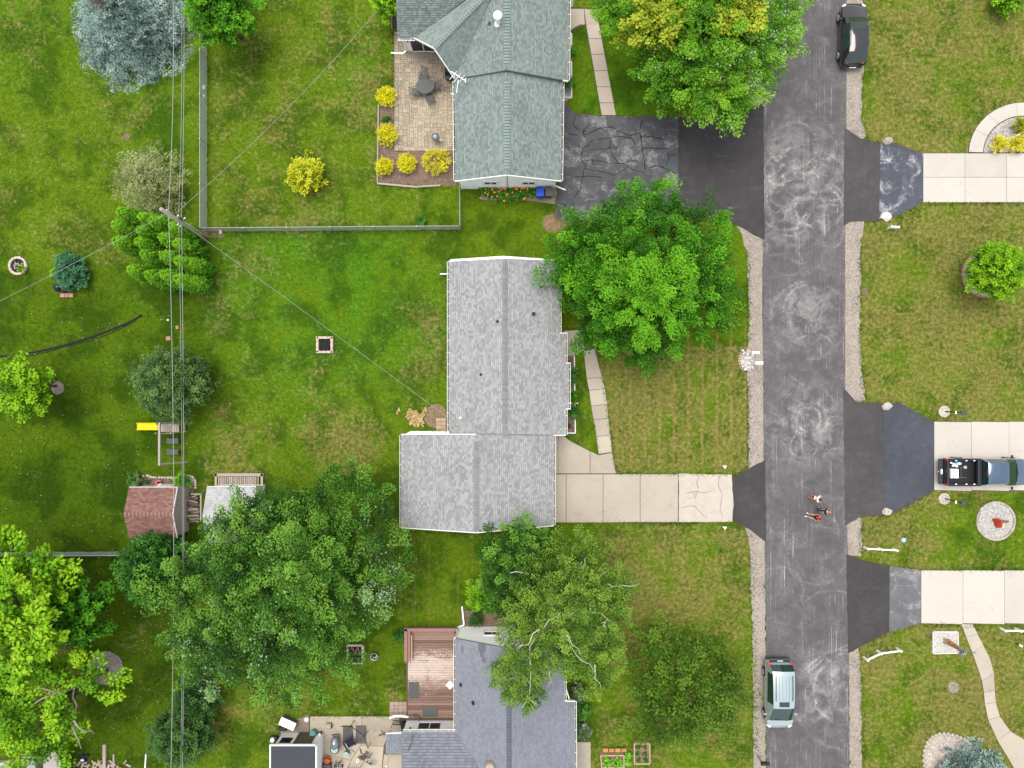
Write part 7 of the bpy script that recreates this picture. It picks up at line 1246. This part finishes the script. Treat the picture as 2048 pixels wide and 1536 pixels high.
strap_plant('large pale lettuce clump between the two raised beds', 1254, 1508, .3, .45, 'lettuce', 40, 'lettuce', leafw=.085); strap_plant('smaller pale lettuce clump at the south between the raised beds', 1253, 1520, .28, .4, 'lettuce', 30, 'lettuce', leafw=.085)
for i, (x_, y_) in enumerate(((1275, 1490), (1288, 1489), (1274, 1503), (1288, 1503), (1276, 1516), (1289, 1515))): strap_plant('dark vegetable plant %s in the narrow raised bed' % ('at the upper left', 'at the upper right', 'at the middle left', 'at the middle right', 'at the lower left', 'at the lower right')[i], x_, y_, .2, .48, 'hedge', 16, 'vegetable_plant', 'plant', 'vegetables in the narrow raised bed', leafw=.06)
# pebble beds
def pebbles(parent, n, pick, size, mat, z=.04, name='pebbles'):
    base = np.array([[1, 0, 0], [-1, 0, 0], [0, 1, 0], [0, -1, 0], [0, 0, 1], [0, 0, -1.0]]); fc = np.array([[0, 2, 4], [2, 1, 4], [1, 3, 4], [3, 0, 4], [2, 0, 5], [1, 2, 5], [3, 1, 5], [0, 3, 5]]); V, F = [], []
    for i in range(n):
        x_, y_ = pick(); th = random.uniform(0, 6.3); R_ = np.array(Matrix.Rotation(th, 3, 'Z') @ Matrix.Rotation(random.uniform(-.5, .5), 3, 'X')); s = size*random.uniform(.6, 1.3)*np.array([1, random.uniform(.6, 1), .6]); V.append((base*s)@R_.T+[x_, y_, z]); F.append(fc+6*i)
    return npmesh(name, np.concatenate(V), np.concatenate(F), M[mat], parent, RN.uniform(0, 1, 8*n), 'stuff')
def disc(c, r): 
    def f(): a_ = random.uniform(0, 6.3); q = r*math.sqrt(random.random()); return c.x+q*math.cos(a_), c.y+q*math.sin(a_)
    return f
def ringbed(label, px, py, r, nst, stone, sd, npb, psize=.055, pebb='whitestn'):
    c = W(px, py); t = thing('stone_ring_bed', label, 'flower bed', c); blocks_ring(t, c, r, nst, sd, stone, sd[2]/2, name='stone'); MB().lathe((c.x, c.y, -.02), [(r, 0), (r, .06)], 24).build('gravel', M['whitestone'], t); pebbles(t, npb, disc(c, r*.88), psize, pebb, .065); return t
ringbed('large round white pebble bed with a red ornament on the east lawn', 1990, 1041.5, 1.38, 26, 'stone', (.15, .34, .14), 1500)
c = W(1993, 1046); t = thing('red_ornament', 'rust red angular ornament on a pale slab in the pebble bed', 'ornament', c)
MB().box((c.x+.2, c.y-.1, .12), (.6, .46, .1), rz=-.15).build('slab', M['pinkstone'], t); mb = MB(); p = W(1990, 1044); mb.add([(p.x-.3, p.y+.28, .1), (p.x+.12, p.y+.3, .1), (p.x+.15, p.y-.42, .1), (p.x-.05, p.y-.4, .1), (p.x-.1, p.y+.2, .75), (p.x+.12, p.y+.22, .7), (p.x+.14, p.y-.3, .55)], [(0, 4, 5, 1), (1, 5, 6, 2), (0, 3, 4), (3, 2, 6), (4, 3, 6), (4, 6, 5)]); mb.build('figure', M['red'], t); MB().bar((p.x+.05, p.y+.15, .6), (p.x+.62, p.y+.12, .5), .16, .1).build('wing', M['bark'], t)
for (px, py, lx, ly, lab) in ((1887, 823, 1914, 826, 'upper'), (1887, 997, 1914, 1002, 'lower')):
    t = ringbed('small round scalloped stone ring at the foot of the %s lamp post' % lab, px, py, .36, 16, 'pinkstone', (.13, .15, .12), 260, .045); b0 = W(px, py, .02); tp = W(lx, ly, 1.6)
    t = thing('lamp_post', 'black garden lamp post %s the driveway with the pickup' % ('above' if lab == 'upper' else 'below'), 'lamp', b0); MB().tube([b0+Vector((.1, 0, 0)), (b0.x+.1, b0.y, 1.9)], .045, 8).build('post', M['black'], t); MB().bar((b0.x-.1, b0.y, 1.45), (b0.x+.3, b0.y, 1.45), .04).build('ladder_bar', M['black'], t)
    MB().lathe((b0.x+.1, b0.y, 1.9), [(.06, 0), (.12, .05), (.14, .32)], 8).build('lantern', M['glass'], t); MB().lathe((b0.x+.1, b0.y, 2.22), [(.2, 0), (.16, .05), (.04, .16), (.02, .22)], 8).build('cap', M['greybin'], t); MB().bar((b0.x-.02, b0.y+.09, 1.5), (b0.x-.02, b0.y-.12, 1.5), .1, .06).build('house_number_plate', M['white'], t)
c = W(1977, 548); t = ringbed('pink edged stone ring bed below the round ornamental tree', 1968, 549, 1.65, 30, 'brick', (.13, .34, .12), 700)
# square pebble bed with wooden windmill
c = W(1890, 1284); t = thing('pebble_bed', 'square white pebble bed holding the wooden windmill', 'flower bed', c); q = [W(1865, 1263), (W(1914, 1263)), W(1915, 1305), W(1865, 1306)]
for i in range(4): a_, b2 = q[i], q[(i+1) % 4]; MB().bar((a_.x, a_.y, .06), (b2.x, b2.y, .06), .09, .12).build('edging', M['whitestn'], t)
MB().prism([tuple(v[:2]) for v in q], -.02, .05).build('gravel', M['whitestone'], t); pebbles(t, 1100, lambda: (random.uniform(q[0].x+.08, q[1].x-.08), random.uniform(q[3].y+.08, q[0].y-.08)), .055, 'whitestn', .06)
b0 = W(1889, 1280); t = thing('garden_windmill', 'wooden garden windmill with metal vanes in the square pebble bed', 'windmill', b0); h = 2.3
for dx, dy in ((-.13, -.13), (.13, -.13), (.13, .13), (-.13, .13)): MB().bar((b0.x+dx, b0.y+dy, .05), (b0.x+dx*.3, b0.y+dy*.3, h), .07, .07, up=(0, 1, 0)).build('leg', M['cedar'], t)
for k in range(1, 5): f = 1-.7*k/5; mb = MB(); z = h*k/5; [mb.bar((b0.x+a_*.13*f, b0.y+b2*.13*f, z), (b0.x+c_*.13*f, b0.y+d_*.13*f, z), .05, .05) for a_, b2, c_, d_ in ((-1, -1, 1, -1), (1, -1, 1, 1), (1, 1, -1, 1), (-1, 1, -1, -1))]; mb.build('cross_brace', M['cedar'], t)
MB().box((b0.x, b0.y, h+.05), (.2, .2, .16)).build('head', M['greymet'], t); MB().cyl((b0.x-.3, b0.y+.02, h+.08), (b0.x+.5, b0.y-.02, h+.08), .03).build('shaft', M['bark'], t); MB().bar((b0.x+.35, b0.y-.02, h+.08), (b0.x+.75, b0.y-.05, h+.08), .02, .3).build('tail_vane', M['steel'], t)
for k in range(8): th = k*math.pi/4; MB().bar((b0.x-.3, b0.y+.04+.06*math.cos(th), h+.08+.06*math.sin(th)), (b0.x-.3, b0.y+.04+.42*math.cos(th), h+.08+.42*math.sin(th)), .12, .015, up=(1, 0, 0)).build('blade', M['steel'], t)
t = thing('gazing_globe', 'small white globe beside the garden windmill', 'ornament', W(1919, 1299)); q = W(1917, 1299); MB().lathe(q, [(.1, 0), (.05, .1), (.05, .5)], 8).build('stand', M['steel'], t); MB().ell(q+Vector((0, 0, .62)), .15, 12, 8).build('globe', M['plate'], t, True)
c = W(1905, 1560); t = thing('stone_ring_bed', 'pale stone edged bed around the bottom right spruce', 'flower bed', c); pl = [(1850, 1540), (1846, 1520), (1848, 1500), (1854, 1484), (1864, 1473), (1878, 1467), (1895, 1467), (1912, 1471), (1928, 1478), (1938, 1487), (1942, 1497)]
for a_, b2 in zip(pl, pl[1:]):
    for f in (0, .5): p = W(*a_).lerp(W(*b2), f); MB().ell((p.x, p.y, .07), (.16, .15, .1), 8, 5).build('stone', M['concA'], t, True)
MB().prism(P2(pl+[(1945, 1600), (1850, 1600)]), -.02, .04).build('gravel', M['whitestone'], t); PL = P2(pl+[(1945, 1560), (1850, 1560)])
def pk():
    while True:
        a_ = W(random.uniform(1846, 1945), random.uniform(1467, 1560))
        if inpoly(np.array([a_.x]), np.array([a_.y]), PL)[0]: return a_.x, a_.y
pebbles(t, 1300, pk, .06, 'pinkstone', .05)
# mailbox bed by the road
c = W(1492, 721); t = thing('stone_ring_bed', 'oval kerb bed of white rocks holding two white mailboxes', 'flower bed', c)
for i in range(13): th = math.pi*.5+math.pi*1.05*i/12; MB().box((c.x+.52*math.cos(th), c.y+.8*math.sin(th), .06), (.16, .3, .12), rz=math.atan2(.8*math.sin(th)*.52, math.cos(th)*.8*.8)).build('edging', M['tanpot'], t, bevel=.015)
MB().lathe((c.x+.05, c.y, -.02), [(.56, 0), (.56, .05)], 20, sy=1.4).build('gravel', M['whitestone'], t)
for i in range(34): q = c+Vector((random.gauss(.12, .22), random.gauss(0, .34), .09)); MB().ell(q, (random.uniform(.08, .16), random.uniform(.07, .13), .09), 7, 5).build('rock', M['whitestn'], t)
def mailbox(label, px, py, mat, z=1.0, d=(.48, .17), out=1, rz=0):
    b0 = W(px, py); t = thing('mailbox', label, 'mailbox', b0); MB().box((b0.x, b0.y, z/2), (.1, .1, z)).build('post', M['wood' if mat == 'black' else 'white'], t); prof = [(d[1]/2*math.cos(a_), d[1]/2*math.sin(a_)+.1) for a_ in [math.pi*i/8 for i in range(9)]]+[(-d[1]/2, -.02), (d[1]/2, -.02)]; x0, x1 = b0.x-.14*out, b0.x+(d[0]-.14)*out; n = len(prof)
    MB().add([(x0, b0.y+a_, z+b2) for a_, b2 in prof]+[(x1, b0.y+a_, z+b2) for a_, b2 in prof], [tuple(range(n)), tuple(range(2*n-1, n-1, -1))]+[(i, i+n, (i+1) % n+n, (i+1) % n) for i in range(n)]).build('box', M[mat], t); MB().box((x1-.1*out, b0.y+d[1]/2+.012, z+.08), (.03, .01, .16)).build('flag', M['clothred'], t); return t
mailbox('upper of two white mailboxes at the white rock bed', 1497, 706.5, 'white', 1.05, (.52, .21)); mailbox('lower of two white mailboxes at the white rock bed', 1503, 727, 'white', 1.05, (.56, .25)); mailbox('black mailbox at the lower left road edge', 1515, 1511, 'black', 1.05, (.6, .24)); mailbox('white mailbox half under the street tree at the road edge', 1497, 171, 'white', 1.05, (.5, .24))
# white rail fence sections, boulders, small lawn items
def rail(label, pts, h=.55):
    t = thing('rail_fence', label, 'fence', W(*pts[0]))
    for a_, b2 in zip(pts, pts[1:]):
        for z in (h,): MB().bar(W(*a_)+Vector((0, 0, z)), W(*b2)+Vector((0, 0, z)), .1, .11).build('rail', M['white'], t)
    for p in pts+[((pts[0][0]+pts[-1][0])/2, (pts[0][1]+pts[-1][1])/2)][:1 if len(pts) < 3 else 0]: q = W(*p); MB().box((q.x, q.y, (h+.12)/2), (.13, .13, h+.12)).build('post', M['white'], t); MB().lathe((q.x, q.y, h+.12), [(.1, 0), (.09, .04), (.01, .09)], 4).build('post_cap', M['white'], t)
rail('straight white rail fence section below the pickup driveway', [(1728, 1094), (1785, 1097)]); rail('angled white rail fence section beside the lower east driveway', [(1727, 1314), (1754, 1301), (1793, 1296)]); rail('white rail fence section at the right edge by the lower driveway', [(2000, 1256), (2060, 1257)]); rail('short white rail stub below the topmost east driveway', [(1777, 456), (1790, 457)], .4)
def rock(label, px, py, r, mat, poly=None):
    q = W(px, py); mb = MB().ell((q.x, q.y, .1), (r, r*.75, .22), 9, 6); mb.v = [(x_+random.gauss(0, r*.1), y_+random.gauss(0, r*.1), z) for x_, y_, z in mb.v]; one('boulder', label, 'boulder', mb, mat)
rock('pale boulder at the upper corner of the topmost east driveway', 1774, 282, .36, 'stone'); rock('pale boulder at the lower corner of the topmost east driveway', 1771, 433, .42, 'whitestn'); rock('pale boulder at the upper corner of the pickup driveway', 1772, 812, .4, 'stone'); rock('pale boulder at the lower corner of the pickup driveway', 1773, 1022, .36, 'stone')
one('utility_cover', 'small round light blue utility cover in the east lawn', 'cover', MB().lathe(W(1807, 1080), [(.17, 0), (.17, .05), (.12, .07)], 14), 'cyanlid')
for y_, lab in ((933, 'upper'), (1054, 'lower')): q = W(1446, y_); t = thing('driveway_marker', '%s small white marker by the subject driveway apron' % lab, 'marker', q); MB().cyl(q, q+Vector((0, 0, .4)), .02).build('stake', M['white'], t); MB().add([(q.x-.16, q.y+.12, .42), (q.x+.16, q.y+.1, .42), (q.x+.03, q.y-.16, .42), (q.x, q.y, .5)], [(0, 1, 3), (1, 2, 3), (2, 0, 3), (0, 2, 1)]).build('reflector', M['white'], t)
q = W(2026, 262); one('white_stake', 'pale white stick slanting over the grey stone bed', 'stick', MB().bar(W(2024, 276, .35), W(2060, 258, .75), .08, .05), 'white')
t = thing('garden_spotlight', 'tiny white ground spotlight near the right edge rail fence', 'lamp', W(2033, 1287)); q = W(2033, 1287); MB().cyl(q, q+Vector((0, 0, .25)), .03).build('stake', M['black'], t); MB().cyl(q+Vector((0, 0, .25)), q+Vector((.2, -.1, .32)), .06, .08).build('head', M['plate'], t)
# front bed edging of the subject house and porch items
one('bed_edging', 'white edging along the front bed of the subject house', 'edging', MB().bar(W(1148.5, 712, .08), W(1150.5, 866, .08), .07, .16).bar(W(1130, 866, .08), W(1151, 866, .08), .07, .16), 'white'); strap_plant('reddish plant in the pale gravel at the south end of the front bed', 1139, 851, .25, .3, 'dkshrub', 18, 'grass_clump', leafw=.04)
one('rock_edging', 'white stone edging along the east side of the top house', 'edging', MB().bar(W(1143, 68, .08), W(1143, 196, .08), .1, .16).bar(W(1128, 195, .08), W(1143, 196, .08), .1, .16), 'whitestn')
t = thing('firewood_stack', 'timber box beside the west corner of the top house', 'box', W(786, 45)); q = W(786, 45)
for i in range(3): MB().bar(W(783.5, 33, .2+.3*i), W(783.5, 56, .2+.3*i), .06, .2).build('board', M['wood'], t)
MB().box((W(789, 45).x, q.y, .4), (.3, .8, .7)).build('bin', M['bark'], t)
# logs, post and planks in the bottom left
for i, (x_, y_, r_) in enumerate(((124, 1512, .15), (128, 1531, .17))): q = W(x_, y_); t = thing('cut_log', '%s of two cut log rounds by the corner shed wall' % ('upper', 'lower')[i], 'log', q); MB().cyl((q.x, q.y, 0), (q.x, q.y, .5), r_, r_, 12).build('bark', M['bark'], t); MB().cyl((q.x, q.y, .5), (q.x, q.y, .515), r_*.9, r_*.9, 12).build('end_grain', M['logend'], t)
one('timber_beam', 'thick grey timber beam lying at the bottom left', 'beam', MB().bar(W(209.5, 1488, .1), W(209.5, 1560, .1), .22, .2), 'wood'); one('timber_beam', 'thinner grey timber right of the thick beam', 'beam', MB().bar(W(228, 1508, .08), W(228, 1536, .08), .12, .14), 'wood'); one('white_post', 'thin white rod lying at the bottom left lawn', 'rod', MB().bar(W(292, 1508, .06), W(289, 1556, .06), .08, .06), 'white')
t = thing('scrap_pile', 'heap of split wood and stones at the bottom left corner', 'scrap', W(165, 1530))
for i in range(60):
    q = W(random.uniform(135, 262), 1522+random.uniform(0, 26)+3*math.sin(i)); mt = random.choice(['bark', 'wood', 'logend', 'stone', 'brick', 'pole'])
    if i % 3: th = random.uniform(0, 3); MB().cyl((q.x-.18*math.cos(th), q.y-.18*math.sin(th), .08), (q.x+.18*math.cos(th), q.y+.18*math.sin(th), .13), random.uniform(.05, .1), None, 7).build('log', M[mt], t)
    else: MB().ell((q.x, q.y, .08), (.14, .11, .1), 7, 5).build('stone', M[mt], t)
t = thing('tarp_bundle', 'black and white tarp bundle by the heap of split wood', 'tarp', W(170, 1514)); q = W(170, 1514); mb = MB()
for k in range(7): mb.ell((q.x+random.uniform(-.2, .2), q.y+random.uniform(-.2, .2), .14), (.2, .15, .13), 8, 5)
mb.build('tarp', M['navy'], t, True); MB().ell((q.x-.05, q.y-.1, .26), (.16, .1, .06), 8, 4).build('fold', M['plate'], t, True)

# gravel strayed off the shoulders and grit on the road
GL = [((1526, 480), (1530, 922)), ((1531, 1085), (1538, 1536)), ((1690, 450), (1690, 778)), ((1692, 20), (1690, 256)), ((1698, 1306), (1703, 1536)), ((1696, 1040), (1694, 1110))]
def pg():
    a_, b2 = random.choice(GL); p = W(*a_).lerp(W(*b2), random.random()); return p.x+random.gauss(0, .22)*(1 if random.random() < .8 else 4), p.y
pebbles(None, 2600, pg, .024, 'concB', .032, 'loose_gravel')

for x_, y_, l_ in ((408, 175, 'upper white block at the foot of the fence'), (408, 193, 'lower white block at the foot of the fence'), (441, 464, 'pale block lying at the corner of the chain link fence')): q = W(x_, y_, .06); one('block', l_, 'block', MB().box(q, (.2, .3, .12), rz=.1), 'whitestn', bevel=.02)
